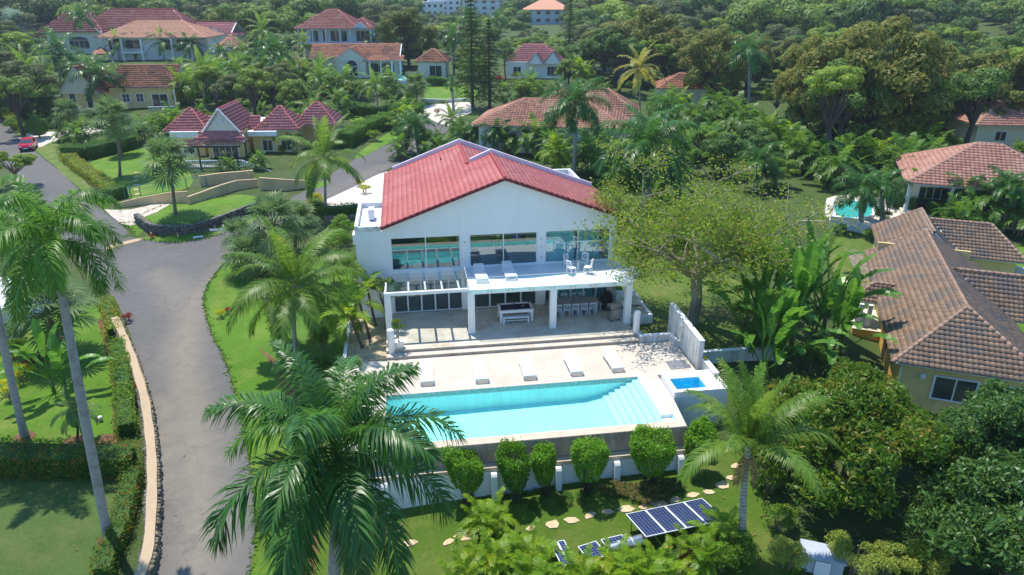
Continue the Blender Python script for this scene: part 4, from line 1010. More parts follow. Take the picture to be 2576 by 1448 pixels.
# orange house on the right with weathered brown tiles (frame: x across, y back; origin = front left eave corner)
OR = thing('orange_house', 'ochre house with weathered brown tiled roof at the right', 'house', (21.41, 35.35, -2.3), R(-20.5))
ze = 3.1; zr = 5.5; Wd = 7.8; Dp = 19.4
mid = Wd/2
pl = [[(0,0,ze),(Wd,0,ze),(mid,mid,zr)], [(0,Dp,ze),(0,0,ze),(mid,mid,zr),(mid,Dp,zr)], [(Wd,0,ze),(Wd,Dp,ze),(mid,Dp,zr),(mid,mid,zr)]]
ln = [((0,0,ze),(mid,mid,zr)), ((Wd,0,ze),(mid,mid,zr)), ((mid,mid,zr),(mid,Dp,zr)), ((0,Dp,ze+.05),(mid,Dp,zr+.05))]
r0_, r1_ = 20.6, 27.3                          # rear block, ridge a little to the right
mx = mid+.55
pl += [[(1.1,r1_,ze),(1.1,Dp-.3,ze),(mx,Dp-.3,zr),(mx,r1_-1.5,zr)], [(Wd-.6,Dp-.3,ze),(Wd-.6,r1_-6,ze),(mx,r1_-6,zr),(mx,Dp-.3,zr)]]
zq = ze+2.0; xq = mx+(zr-zq)*(Wd-.6-mx)/(zr-ze)
pl += [[(Wd-.6,r1_-6.2,ze),(Wd+3.8,r1_-6.2,ze),(Wd+1.5,r1_-3.2,zq),(xq,r1_-3.2,zq)], [(Wd+3.8,r1_-6.2,ze),(Wd+3.8,r1_-.2,ze),(Wd+1.5,r1_-3.2,zq)], [(Wd+3.8,r1_-.2,ze),(Wd-.6,r1_-.2,ze),(xq,r1_-3.2,zq),(Wd+1.5,r1_-3.2,zq)]]
ln += [((mx,Dp-.3,zr),(mx,r1_-1.5,zr)), ((xq,r1_-3.2,zq+.05),(Wd+1.5,r1_-3.2,zq+.05)), ((Wd+1.5,r1_-3.2,zq+.03),(Wd+3.8,r1_-6.2,ze+.03)), ((1.1,r1_,ze),(mx,r1_-1.5,zr))]
# right side gable and the little porch roof at the left
gy0, gy1 = 8.6, 14.2
gm = (gy0+gy1)/2
pl += [[(Wd,gy0,ze),(Wd+1.5,gy0,ze),(Wd+1.5,gm,zr-.3),(mid+.49,gm,zr-.3)], [(Wd+1.5,gy1,ze),(Wd,gy1,ze),(mid+.49,gm,zr-.3),(Wd+1.5,gm,zr-.3)]]
ln += [((mid+.9,gm,zr-.25),(Wd+1.5,gm,zr-.25))]
pl += [[(-1.5,9.2,ze-.15),(.35,9.2,ze-.15),(.9,10.6,ze+.75),(-.2,10.6,ze+.75)], [(-1.5,12.0,ze-.15),(-1.5,9.2,ze-.15),(-.2,10.6,ze+.75)]]
ln += [((-.2,10.6,ze+.78),(1.2,10.6,ze+.78)), ((-1.5,9.2,ze-.15),(-.2,10.6,ze+.78))]
slab_planes(OR, pl, M['fascia'], .13, 'roof')
tile_planes(OR, pl, M['brown_tile'], .27, .33, .06, .04, 4, 300)
caps(OR, ln, M['brown_cap'], .13, .40)
b = MB(); b.box(.55, Wd-.5, .55, .75, -.6, ze-.03); b.box(.55, .75, .751, Dp-.4, -.6, ze-.03); b.box(Wd-.7, Wd-.5, .751, Dp+4, -.6, ze-.03); b.box(.751, Wd-.71, Dp-.6, Dp-.4, -.6, ze+1.2); b.box(1.5, 1.7, Dp-.39, r1_-.6, -.6, ze-.05); b.box(Wd+.2, Wd+3.2, r1_-5.6, r1_-5.4, -.6, ze-.05); b.build('wall', M['sand_wall'], OR)
b = MB(); b.box(.535, .548, .56, 8.4, -.6, ze-.04); b.build('side_wall', M['ochre'], OR)['label'] = 'deep ochre side wall'
b = MB(); b.box(-1.2, .53, 8.4, 8.6, -.6, 1.2); b.box(-1.2, -1.0, 8.601, 12.2, -.6, 1.2); b.box(-.999, .53, 8.601, 12.2, 1.0, 1.15); b.build('porch_base', M['ochre'], OR)
hbox(OR, 'porch_floor', 'terrace', -1.25, .53, 8.35, 12.2, 1.201, 1.25)
for x, y in ((-.85, 9.0), (-.3, 9.0), (-.85, 11.6)): hbox(OR, 'porch_column', 'white', x-.13, x+.13, y-.13, y+.13, 1.251, ze-.25)
hbox(OR, 'door', 'gable_timber', .50, .532, 5.4, 6.6, -.3, 1.8)
win(OR, 3.45, 1.05, 2.1, 1.35, .55, 'y', 2); win(OR, 6.3, 1.05, 1.0, 1.35, .55, 'y', 1)
b = MB(); b.tube([(.62, .5, ze-.15), (.62, .5, ze-.5), (.62, .42, ze-.8), (.62, .42, .2)], .05, 6); b.build('downpipe', M['frame'], OR)
lamp = MB().lathe([(.05, 0), (.13, .05), (.16, .28), (.1, .34)], 8); lamp.build('wall_lamp', M['frame'], OR, (1.75, .38, 2.15))
hbox(OR, 'satellite_mount', 'frame', 1.7, 1.8, .40, .545, 2.2, 2.35)

# tiled house with veranda at the right edge
HJ = thing('veranda_house', 'house with terracotta hip roof and white columned veranda at the right edge', 'house', at(2277, 461, 3.0) - Vector((0, 0, 3.2)), R(-22))
ez = 3.2; P, L = hip(0, 15, 0, 13, ez, 3.2)
roof_on(HJ, P, L, 'terracotta', 'brown_cap', .38, .42, .07, .05, 4)
hbox(HJ, 'wall', 'cream', .9, 14.2, 2.6, 12.2, -.5, ez-.05); hbox(HJ, 'veranda_floor', 'terrace', .3, 14.6, .3, 2.59, -.5, .12)
for x in (.6, 4.3, 8.0, 11.6): MB().lathe([(.24, .12), (.22, .3), (.19, 2.9), (.25, ez-.12)], 12, (x, .75)).build('column', M['white'], HJ, smooth=True)
win(HJ, 3.0, .2, 2.6, 2.2, 2.6, 'y', 4, bars=True); win(HJ, 6.6, .2, 2.2, 2.2, 2.6, 'y', 3, bars=True); balustrade(HJ, 5.0, 11.4, .75, .12)
bg_ = thing('covered_barbecue', 'black covered barbecue on the veranda of the terracotta roofed house', 'barbecue', HJ.matrix_world @ Vector((0,0,0)), 0)
bpy.context.view_layer.update(); bg_.location = HJ.matrix_world @ Vector((2.0, 1.5, .12))
MB().lathe([(.5, 0), (.55, .8), (.5, 1.0), (.3, 1.25), (.1, 1.3)], 12).build('cover', M['black'], bg_, smooth=True)
# brown roof further right behind the trees
HK = thing('brown_roofed_house', 'low house with a brown red roof half hidden by the big trees at right', 'house', at(2440, 372, .3), R(-6))
P, L = hip(0, 16, 0, 10, 3.0, 2.8); roof_on(HK, P, L, 'terracotta', 'brown_cap', .5, .5); hbox(HK, 'wall', 'cream', .8, 15.2, .8, 9.2, -.5, 2.95)
win(HK, 4, .9, 1.4, 1.2, .8); win(HK, 8, .9, 1.4, 1.2, .8)
HM = thing('garden_house', 'tiny white garden house with tiled cap among palms at the right', 'shed', ground_pt(2230, 432), R(-5))
hbox(HM, 'wall', 'white', -1.4, 1.4, 0, 2, -.3, 2.0); P, L = hip(-1.7, 1.7, -.3, 2.3, 2.0, .7); roof_on(HM, P, L, 'terracotta', 'orange_cap', .4, .4); hbox(HM, 'vent', 'dark_metal', .2, .6, -.02, -.005, 1.1, 1.4)

# central house with striped terracotta roof behind the villa
HH = thing('terracotta_house', 'low white house with wide striped terracotta roof behind the villa', 'house', at(1182, 316, 3.4) - Vector((0, 0, 3.4)), R(-9))
P, L = hip(0, 21.5, 0, 13, 3.4, 2.9); 
P2, L2 = hip(6.5, 23, 10, 20, 3.6, 3.2); roof_on(HH, P + P2, L + L2, 'orange_tile', 'orange_cap', .42, .46, .07, .05, 4)
hbox(HH, 'wall', 'white', 1, 20.5, 1, 12, -.6, 3.35); hbox(HH, 'rear_wall', 'white', 7.3, 22.2, 12.001, 19.2, -.6, 3.5)
for x in (3, 17, 20): win(HH, x, .8, 1.3, 1.3, 1.0)
for x in (17.5, 20.9): hbox(HH, 'column', 'white_clean', x-.18, x+.18, -.1+.3, .3+.3, -.6, 3.3)

# red pyramid roofed house with the glazed pergola
HAo = at(403, 318, 4.2); HAo.z = -.1
A_ = thing('pyramid_roof_house', 'yellow house with maroon pyramid roofs, front gable and glazed black pergola', 'house', HAo, R(3))
ez = 3.7
P1, L1 = hip(0, 6.6, .3, 6.6, ez, 2.8); P3, L3 = hip(13.0, 19.7, .9, 7.4, ez, 2.9); P4, L4 = hip(17.6, 24.6, 4.6, 11, ez, 2.9, None, 'x')
Pg, Lg = gable(6.8, 12.0, -2.2, 6, ez+.35, 3.1)
P = P1 + P3 + P4 + Pg + [[(5.7, -3.0, ez-.45), (12.9, -3.0, ez-.45), (12.2, -1.9, ez+.45), (6.4, -1.9, ez+.45)], [(5.6, 2.0, ez), (6.9, 2.0, ez), (6.9, 3.8, ez+1.6), (5.6, 3.8, ez+1.6)], [(11.8, 2.0, ez), (13.4, 2.0, ez), (13.4, 3.8, ez+1.6), (11.8, 3.8, ez+1.6)]]
roof_on(A_, P, L1 + L3 + L4 + Lg, 'maroon_tile', 'red_cap', .42, .48, .07, .05, 4)
hbox(A_, 'wall', 'sand_wall', .8, 6.0, 1.0, 6.0, -.8, ez-.02); hbox(A_, 'front_wall', 'sand_wall', 6.9, 11.9, -1.6, 6, -.8, ez+.2); hbox(A_, 'right_wall', 'sand_wall', 12.5, 19.2, 1.5, 7, -.8, ez-.02); hbox(A_, 'rear_wall', 'sand_wall', 18, 24.2, 7.05, 10.6, -.8, ez-.02)
hbox(A_, 'flat_roof', 'white_roof', 4.2, 19, 6.7, 10.5, ez-.2, ez+.35); hbox(A_, 'parapet', 'white_clean', 1.2, 6.0, -.2, .99, ez-.75, ez+.1); hbox(A_, 'bay_wall', 'sand_wall', 1.3, 5.9, -.1, .98, -.8, ez-.76); hbox(A_, 'right_parapet', 'white_clean', 12.2, 16.4, .3, 1.48, ez-.7, ez-.05)
gable_wall(A_, 'cream', 7.2, 11.6, -1.9, ez+.5, 2.6)
b = MB()
for s in (-1, 1): b.tube([(9.4+s*2.7, -2.24, ez+.35), (9.4, -2.24, ez+3.45)], .12, 4)
b.tube([(8.4, -2.24, ez+1.6), (10.4, -2.24, ez+1.6)], .07, 4); b.tube([(9.4, -2.24, ez+1.6), (9.4, -2.24, ez+3.1)], .06, 4); b.tube([(9.4, -2.24, ez+1.6), (8.8, -2.24, ez+2.5)], .05, 4); b.tube([(9.4, -2.24, ez+1.6), (10.0, -2.24, ez+2.5)], .05, 4); b.build('gable_truss', M['white_clean'], A_)
win(A_, 3.6, .9, 1.6, 1.3, -.1, 'y', 3, bars=True); win(A_, 14.6, .8, 1.5, 1.4, 1.5, 'y', 2); win(A_, 17.4, .8, 1.5, 1.4, 1.5, 'y', 2)
hbox(A_, 'terrace_base', 'tan_wall', 5.4, 13.2, -6.4, -1.65, -2.2, .25); balustrade(A_, 5.5, 13.1, -6.3, .25); win(A_, 9.4, .3, 3.6, 2.1, -1.6, 'y', 4)
pg = link('pergola', None, A_, (0, 0, 0))
b = MB()
for x in (5.2, 7.8, 10.4, 12.9):
    b = MB(); b.box(x-.09, x+.09, -7.3, -7.12, -1.4, 3.0); b.build('post', M['dark_metal'], pg)
for x in (5.2, 12.9): MB().box(x-.09, x+.09, -3.4, -3.22, -.5, 3.0).build('post', M['dark_metal'], pg)
MB().box(4.6, 13.5, -7.32, -7.1, 3.001, 3.25).build('beam', M['dark_metal'], pg); MB().box(4.6, 13.5, -3.42, -3.2, 3.001, 3.25).build('beam', M['dark_metal'], pg); MB().box(5.3, 12.8, -7.3, -7.14, -.3, -.15).build('rail', M['dark_metal'], pg)
for x in (4.8, 7.0, 9.2, 11.3, 13.2): MB().box(x-.06, x+.06, -7.09, -3.43, 3.06, 3.24).build('rafter', M['dark_metal'], pg)
for i in range(4): 
    x = 4.7 + i*2.2; MB().box(x, x+2.17, -7.5, -3.3, 3.26, 3.28).build('roof_pane', M['roof_glass'], pg)
st = MB(); st.prism([(13.0, -6.4), (17.5, -8.2), (18.0, -7.0), (13.4, -5.0)], -2.4, [.2, -.9, -.9, .2]); st.build('stair', M['tan_wall'], A_)
rl = MB(); rl.tube([(13.2, -6.3, 1.1), (17.5, -8.1, 0)], .09, 4); rl.build('stair_rail', M['white_clean'], A_)
bl = MB().cyl(0, 0, 0, .85, .07, 6).mesh('baluster', M['white_clean'], True)
for i in range(14): t_ = i/13; link('baluster', bl, A_, (13.2+4.3*t_, -6.3-1.8*t_, .2-1.1*t_))

A_.scale = (.885, .95, .94)
# yellow house with orange brown tiles, upper left
Bo = ground_pt(300, 276); B_ = thing('yellow_house', 'yellow house with orange brown tiles and white trimmed windows, upper left', 'house', Bo, R(6))
P, L = gable(-.5, 10.3, .0, 8.5, 3.6, 3.4, 'x'); P2, L2 = gable(-8.2, -1.6, -2.5, 7, 3.0, 4.4, 'y')
roof_on(B_, P + P2, L + L2, 'rust_tile', 'orange_cap', .45, .5, .07, .05, 3)
hbox(B_, 'wall', 'sand_wall', -1.2, 9.6, .6, 8, -1, 3.5); hbox(B_, 'wing_wall', 'sand_wall', -7.6, -2.2, -2.0, 6.6, -1, 3.2); gable_wall(B_, 'cream', -8.0, -1.8, -2.2, 3.0, 4.2)
gw = MB(); gw.add([(10.0, .4, 3.5), (10.0, 8.1, 3.5), (10.0, 4.25, 6.9), (9.8, .4, 3.5), (9.8, 8.1, 3.5), (9.8, 4.25, 6.9)], [(0,1,2), (5,4,3), (0,3,4,1), (1,4,5,2), (2,5,3,0)]); gw.build('end_gable', M['cream'], B_)
for x in (-6.3, -3.6): win(B_, x, .6, 1.0, 2.6, -2.0, 'y', 1)
for x in (1.3, 3.6): win(B_, x, 1.2, 1.2, 1.3, .6, 'y', 2, bars=True)
win(B_, 6.9, .2, 2.6, 2.2, .6, 'y', 2); balustrade(B_, 5.6, 10.6, -2.2, -.2); hbox(B_, 'porch_floor', 'terrace', 5.4, 10.8, -2.4, .59, -1.2, -.2); hbox(B_, 'porch_post', 'white_clean', 10.2, 10.4, -2.0, -1.8, -.2, 3.5)

# white two storey house with salmon roof
Co = ground_pt(395, 150); C_ = thing('salmon_roof_house', 'white two storey house with wide pale salmon hip roof', 'house', Co, R(2))
P, L = hip(-13, 13, -2, 13, 5.0, 3.6); roof_on(C_, P, L, 'salmon_tile', 'salmon_tile', .6, .6, .08, .06, 3)
hbox(C_, 'wall', 'white', -11.5, 9, 0, 12, -1.5, 5.1); hbox(C_, 'right_wall', 'white', 9.001, 12, 2, 12, -1.5, 5.1)
for x, w_ in ((-10.4, .7), (-9.2, .7), (-4.8, 3.6), (3.2, 1.4)): win(C_, x, 2.2, w_, 2.2, 0, 'y', 2 if w_ > 1 else 1)
win(C_, 7, 2.0, 3.2, 2.6, 0, 'y', 3)
for x in (-7, -2.4, 4.8, 9.2): hbox(C_, 'column', 'white_clean', x-.2, x+.2, -1.8, -1.4, -1.5, 5.1)
hbox(C_, 'balcony', 'white_clean', -7.4, -2, -1.9, -.01, 1.5, 1.75); balustrade(C_, -7.2, -2.2, -1.8, 1.75, .8, .35)
P, L = hip(-13.5, -10, -4, -.6, 1.6, 1.5); slab_planes(C_, P, M['rust_tile'], .1, 'porch_roof')
# red roofed house behind it
Do = ground_pt(255, 135); D_ = thing('long_red_roof_house', 'big cream house with long dull red roof and arched window, far left', 'house', Do, R(2))
P, L = hip(-6, 22, 4, 16, 6.0, 4.6); P2, L2 = hip(-14, 2, -1, 9, 5.2, 4.6); roof_on(D_, P + P2, L + L2, 'oldred_tile', 'red_cap', .7, .7, .08, .06, 2)
hbox(D_, 'wall', 'cream', -5, 21, 5, 15, -1.5, 5.9); hbox(D_, 'wing_wall', 'cream', -12.8, 1, 0, 8.5, -1.5, 5.1); win(D_, -5.0, 1.2, 5.0, 2.0, 0, 'y', 4)
ar = MB(); ar.tube([(-5+2.55*math.cos(math.pi*i/12), -.04, 3.25+.9*math.sin(math.pi*i/12)) for i in range(13)], .12, 4); ar.build('arch_trim', M['white_clean'], D_)
ag = MB(); ag.add([(-5+2.5*math.cos(math.pi*i/12), -.02, 3.3+.85*math.sin(math.pi*i/12)) for i in range(13)], [tuple(range(13))]); ag.build('arch_pane', M['dark_glass'], D_)
Eo = ground_pt(515, 125); D2 = thing('red_gable_house', 'cream house with small maroon gables behind the gazebo', 'house', Eo, R(-4))
P, L = gable(-7, 8, 0, 9, 4, 2.8, 'x'); P2, L2 = gable(0, 9, -3, 6, 3.6, 2.4, 'y'); roof_on(D2, P + P2, L + L2, 'maroon_tile', 'red_cap', .7, .7, .08, .06, 2); hbox(D2, 'wall', 'cream', -6, 7.2, .8, 8.2, -1.5, 3.9); hbox(D2, 'wing_wall', 'cream', .7, 8.2, -2.4, .79, -1.5, 3.6); gable_wall(D2, 'cream', .3, 8.7, -2.6, 3.6, 2.2); win(D2, 4.4, 1, 1.8, 1.4, -2.4)
# gazebo
Go = ground_pt(588, 150); ga = thing('gazebo', 'open eight sided timber gazebo with tiled roof and railing', 'gazebo', Go, 0)
pts = [(3.9*math.cos(R(22.5+45*i)), 3.9*math.sin(R(22.5+45*i))) for i in range(8)]
pl_ = [[(*pts[i], 3.0), (*pts[(i+1) % 8], 3.0), (0, 0, 5.6)] for i in range(8)]
slab_planes(ga, pl_, M['gable_timber'], .08, 'roof'); tile_planes(ga, pl_, M['salmon_tile'], .5, .5, .06, .05, 2); caps(ga, [((*p, 3.02), (0, 0, 5.65)) for p in pts], M['orange_cap'], .12, .5, 'ridge_cap', None, True)
for p in pts: MB().cyl(p[0]*.86, p[1]*.86, -1, 3.0, .13, 8).build('post', M['bark_brown'], ga)
MB().lathe([(3.6, -1.2), (3.6, .1)], 8).build('floor', M['bark_brown'], ga)
rb = MB()
for i in range(8):
    a, c = Vector((*pts[i], 0))*.86, Vector((*pts[(i+1) % 8], 0))*.86; rb.tube([a+Vector((0,0,1.1)), c+Vector((0,0,1.1))], .06, 4); rb.tube([a+Vector((0,0,.4)), c+Vector((0,0,.4))], .05, 4)
    for j in range(1, 7): q = a.lerp(c, j/7); rb.tube([q+Vector((0,0,.4)), q+Vector((0,0,1.1))], .03, 4, False)
rb.build('railing', M['bark_brown'], ga)
# three storey house
Eo = ground_pt(848, 148); E_ = thing('three_storey_house', 'three storey pale house with red hip roof and verandas', 'house', Eo, R(-3))
P, L = hip(-9.6, 6.5, -1.5, 12, 7.0, 4.3); P2, L2 = hip(3.2, 10, -1.2, 8, 7.0, 2.4, None, 'y'); P3 = [[(-9.4, -2.6, 2.7), (10.2, -2.6, 2.7), (9.6, -.1, 3.5), (-8.8, -.1, 3.5)]]
roof_on(E_, P + P2 + P3, L + L2, 'oldred_tile', 'red_cap', .6, .6, .07, .05, 2)
hbox(E_, 'wall', 'blue_grey', -7.5, 9.2, 1.2, 11, 3.52, 6.9); hbox(E_, 'lower_wall', 'cream', -8, 9.4, .6, 11, -2, 3.2); hbox(E_, 'balcony', 'white_clean', -9, 9.5, -1.6, 1.19, 3.52, 3.7)
for x in (-8.6, -5.2, -1.8, 1.6, 4.2, 9.2): hbox(E_, 'column', 'blue_grey', x-.16, x+.16, -1.4, -1.1, 3.71, 6.95)
for x, w_ in ((-5.5, 2.0), (-2.8, 1.2), (.6, 4.2), (6.6, 3.4)): win(E_, x, 4.0, w_, 2.4, 1.2, 'y', 3 if w_ > 2.2 else 2)
for x in (-5, -1, 3, 7): win(E_, x, -.4, 2.0, 2.2, .6, 'y', 2)
gable_wall(E_, 'blue_grey', 4.6, 8.6, -1.3, 7.1, 1.5); 
# cream house with arch window
Fo = ground_pt(888, 192); F_ = thing('arched_window_house', 'cream house with big gable, fan shaped arched window and columned porch', 'house', Fo, R(2))
P, L = gable(-9, 10.2, 0, 10, 3.6, 2.6, 'x'); P2, L2 = gable(-3.6, 3.8, -2.2, 5, 3.3, 2.5, 'y'); P3 = [[(2.6, -2.2, 3.3), (11, -2.2, 3.3), (11, 1.2, 4.1), (2.6, 1.2, 4.1)]]
roof_on(F_, P + P2 + P3, L + L2, 'rust_tile', 'orange_cap', .5, .55, .07, .05, 3)
hbox(F_, 'wall', 'cream', -8.4, 9.6, .6, 9.4, -1, 3.5); hbox(F_, 'wing_wall', 'cream', -3.0, 3.2, -1.9, .59, -1, 3.3); gable_wall(F_, 'cream', -3.4, 3.6, -2.05, 3.25, 2.35); win(F_, .3, .2, 2.2, 1.8, -1.9, 'y', 2)
for i in range(7):
    a = math.pi*(i+.5)/7; t_ = MB(); t_.add([(.3, -2.08, 2.25)] + [(.3+1.15*math.cos(a+s), -2.08, 2.25+1.15*math.sin(a+s)) for s in (-.19, .19)], [(0,1,2)]); t_.build('fan_pane', M['dark_glass'], F_)
ar = MB(); ar.tube([(.3+1.25*math.cos(math.pi*i/12), -2.08, 2.2+1.25*math.sin(math.pi*i/12)) for i in range(13)], .1, 4); ar.build('arch_trim', M['white_clean'], F_)
for x in (4.0, 6.3, 8.6, 10.4): MB().cyl(x, -1.9, -1, 3.25, .2, 10).build('column', M['white_clean'], F_)
win(F_, 6, .1, 5.5, 2.4, .6, 'y', 5); hbox(F_, 'porch_floor', 'terrace', 3.21, 11, -2.2, .59, -1.2, .05); balustrade(F_, 11, 18, 1.0, -.2, .9, .4)
# pavilion and its pool
Pv = ground_pt(1087, 196); PV_ = thing('pool_pavilion', 'small cream pavilion with orange hip roof beside a pale terrace', 'pavilion', Pv, R(-3))
P, L = hip(-3.6, 3.6, -.6, 6, 3.2, 2.4); roof_on(PV_, P, L, 'rust_tile', 'orange_cap', .45, .5, .07, .05, 3); hbox(PV_, 'wall', 'cream', -2.9, 2.9, 0, 5.4, -.8, 3.15); win(PV_, .8, .1, 2.6, 2.3, 0, 'y', 2); win(PV_, 2.6, .4, .9, 2.0, -2.9, 'x', 1)
# small red roofed house
Io = ground_pt(1338, 196); I_ = thing('twin_gable_house', 'small white house with red roof and two white gables', 'house', Io, R(-6))
P, L = hip(-6, 6.4, 1, 9, 3.2, 3.2); P2, L2 = gable(-1, 2.6, -1, 5, 2.8, 2.4, 'y'); P3, L3 = gable(2.0, 6.6, -.4, 5, 2.8, 2.6, 'y'); roof_on(I_, P + P2 + P3, L + L2 + L3, 'maroon_tile', 'red_cap', .5, .55, .07, .05, 3)
hbox(I_, 'wall', 'white', -5.4, 6.0, .6, 8.4, -.8, 3.1); gable_wall(I_, 'white', -.7, 2.3, -.7, 2.8, 2.1); gable_wall(I_, 'white', 2.4, 6.2, -.1, 2.8, 2.3); win(I_, 4.3, .4, 2.2, 1.8, .6, 'y', 3); win(I_, -3.2, .6, 1.6, 1.5, .6); balustrade(I_, -5, 6.2, -1.8, -.5, .8, .4)
# orange roof pieces peeking out of the trees
for x, y, w_, d_, m, lab in ((740, 222, 7, 6, 'rust_tile', 'little tiled roof peeking out left of the cream house'), (1725, 268, 11, 9, 'rust_tile', 'tiled roof half hidden behind the yellowing coconut palm'), (2255, 255, 12, 9, 'oldred_tile', 'tiled roof hidden behind the trees at the upper right')):
    h_ = thing('hidden_house', lab, 'house', ground_pt(x, y), R(-5)); P, L = hip(-w_/2, w_/2, 0, d_, 3, 2.4); roof_on(h_, P, L, m, 'orange_cap', .5, .55, .07, .05, 2); hbox(h_, 'wall', 'cream', -w_/2+.6, w_/2-.6, .6, d_-.6, -1, 2.95); win(h_, 0, .6, 1.8, 1.3, .6)
# the far town
def block(label, px, w_, d_, hgt, floors, mat, roof=None, z=None, rz=0.0, cols=5):
    p = on_y(px[0], px[1], px[2]); p.z = tz(p.x, p.y)
    top = on_y(px[0], px[1], px[2]).z
    h_ = thing('far_building', label, 'building', p, R(rz), None); H = max(hgt, top - p.z)
    hbox(h_, 'wall', mat, -w_/2, w_/2, 0, d_, -3, H)
    if roof: P, L = hip(-w_/2-.8, w_/2+.8, -.8, d_+.8, H, min(w_, d_)*.28); slab_planes(h_, P, M[roof], .2, 'roof')
    else: hbox(h_, 'roof_slab', 'white_roof', -w_/2-.3, w_/2+.3, -.3, d_+.3, H+.001, H+.5)
    fh = hgt/floors
    for f in range(floors):
        for c in range(cols):
            x = -w_/2 + w_*(c+.5)/cols; z0 = H - hgt + fh*(f+.35)
            MB().box(x-w_/cols*.22, x+w_/cols*.22, -.06, -.01, z0, z0+fh*.42).build('window', M['dark_glass'], h_)
    return h_
block('white four storey apartment block in the far town', (1118, 4, 430), 18, 14, 11, 4, 'white', None, rz=8)
block('lower white building left of the far apartment block', (1080, 10, 425), 16, 12, 7, 2, 'white', None)
block('grey blue long building with pale roof in the far town', (1218, 6, 420), 24, 14, 9, 3, 'palegreen', 'fascia')
block('white house far off behind the palms at the top left', (640, 8, 410), 18, 12, 6, 2, 'white')
block('white house far behind the three storey house', (932, 14, 380), 14, 12, 5, 2, 'white', 'salmon_tile')
block('white house with pale roof left of the three storey house', (800, 36, 300), 16, 12, 4, 1, 'blue_grey', 'fascia')
block('blue walled house with pale orange roof behind the pines', (1378, 50, 330), 20, 14, 6, 2, 'blue_grey', 'salmon_tile')
block('white house at the top edge behind the tall pine', (1382, 2, 470), 18, 12, 6, 2, 'white')
# ---------------------------------------------------------------- plant builders
def rnd_unit(rs, n):
    v = rs.normal(size=(n, 3)); return v/np.linalg.norm(v, axis=1, keepdims=True)
def leaf_quads(rs, P, Nrm, size, aspect=.45, bias=.55, droop=0.0):
    """leaf blades (bent diamonds) at points P, faces roughly along Nrm"""
    n = len(P)
    nn = Nrm*bias + rnd_unit(rs, n)*(1-bias) + np.array([0, 0, .12]); nn /= np.linalg.norm(nn, axis=1, keepdims=True)
    t = np.cross(nn, rnd_unit(rs, n)); t /= np.linalg.norm(t, axis=1, keepdims=True) + 1e-9
    if droop: t[:, 2] -= droop; t /= np.linalg.norm(t, axis=1, keepdims=True)
    b = np.cross(nn, t)
    s = size*(.6 + .8*rs.rand(n, 1))
    p0 = P - t*s*.5; p2 = P + t*s*.5 - nn*s*.08; p1 = P + b*s*aspect*.5 + nn*s*.06; p3 = P - b*s*aspect*.5 + nn*s*.06
    V = np.stack([p0, p1, p2, p3], 1).reshape(-1, 3)
    return V, np.arange(n*4).reshape(n, 4)
def crown_mesh(name, mat, seed, r=(3, 3, 2.4), lobes=14, nleaf=4000, size=.3, lobe_r=(.28, .45), inner=.25, aspect=.5, squash=.8, bias=.5, droop=0., low=-.35, cluster=0, hollow=.0):
    """leaves spread on many uneven lobes; centre of the crown at the origin"""
    rs = np.random.RandomState(seed); r = np.array(r)
    d = rnd_unit(rs, lobes*4); d = d[d[:, 2] > low][:lobes]
    c = d * (.45 + .45*rs.rand(len(d), 1)**.6) * r
    lr = rs.uniform(lobe_r[0], lobe_r[1], len(d)) * r.mean()
    wts = lr**2; wts /= wts.sum(); idx = rs.choice(len(d), nleaf, p=wts)
    q = rnd_unit(rs, nleaf); q[:, 2] = np.where(q[:, 2] < -.25, -q[:, 2], q[:, 2])
    rad = np.where(rs.rand(nleaf) < inner, rs.rand(nleaf)*.7+.2, 1 + rs.normal(size=nleaf)*.10)
    P = c[idx] + q*(lr[idx]*rad)[:, None]*np.array([1, 1, squash])
    if cluster:                               # tufts of several leaves round shared points
        k = max(1, nleaf//cluster); P = np.repeat(P[:k], cluster, 0)[:nleaf]; q = np.repeat(q[:k], cluster, 0)[:nleaf]
        P = P + rs.normal(size=P.shape)*size*.42
    V, F = leaf_quads(rs, P, q, size, aspect, bias, droop)
    h = np.clip(rs.rand(len(F)) + .0, 0, 1)
    return mesh_np(name, V, F, mat, False, h), c, lr
def limbs(mb, base, top, c, lr, r0, scale=1.0, rs=None, every=1, wig=.3):
    """trunk that forks into limbs reaching each lobe"""
    base = Vector(base); top = Vector(top); ax = top - base
    k = base + ax*.55
    mid = base + ax*.3 + Vector((rs.uniform(-1, 1), rs.uniform(-1, 1), 0))*ax.length*.05
    mb.tube([base - Vector((0, 0, .3)), base + ax*.03, mid, k], [r0*1.35, r0*1.08, r0*.9, r0*.8], 8)
    for i in range(0, len(c), every):
        e = top + Vector(c[i])*scale*.85; h = k + (e-k)*.5 + Vector((rs.uniform(-1, 1), rs.uniform(-1, 1), rs.uniform(-.2, .8)))*wig*(e-k).length*.5
        mb.tube([k - ax*.04, k + (h-k)*.5 + Vector((0, 0, .1)), h, e], [r0*.55, r0*.42, r0*.28, r0*.07], 5, False)
CROWN = {}
def crown_variant(key, mat, **kw):
    CROWN[key] = [crown_mesh('crown', M[mat], 100 + i*17 + sum(map(ord, key)), **kw) for i in range(3)]
crown_variant('olive', 'olive', r=(5, 5, 4.2), lobes=52, nleaf=17000, size=.34, lobe_r=(.15, .27), squash=.8, bias=.68, low=-.75)
crown_variant('olive2', 'olive2', r=(5, 5, 4.2), lobes=52, nleaf=17000, size=.36, lobe_r=(.15, .27), squash=.8, bias=.68, low=-.75)
crown_variant('forest', 'forest', r=(4, 4, 3), lobes=20, nleaf=4600, size=.42, lobe_r=(.2, .36), bias=.75)
crown_variant('forest_light', 'forest_light', r=(4.4, 4.4, 2.6), lobes=24, nleaf=4600, size=.42, lobe_r=(.18, .32), squash=.6, bias=.75)
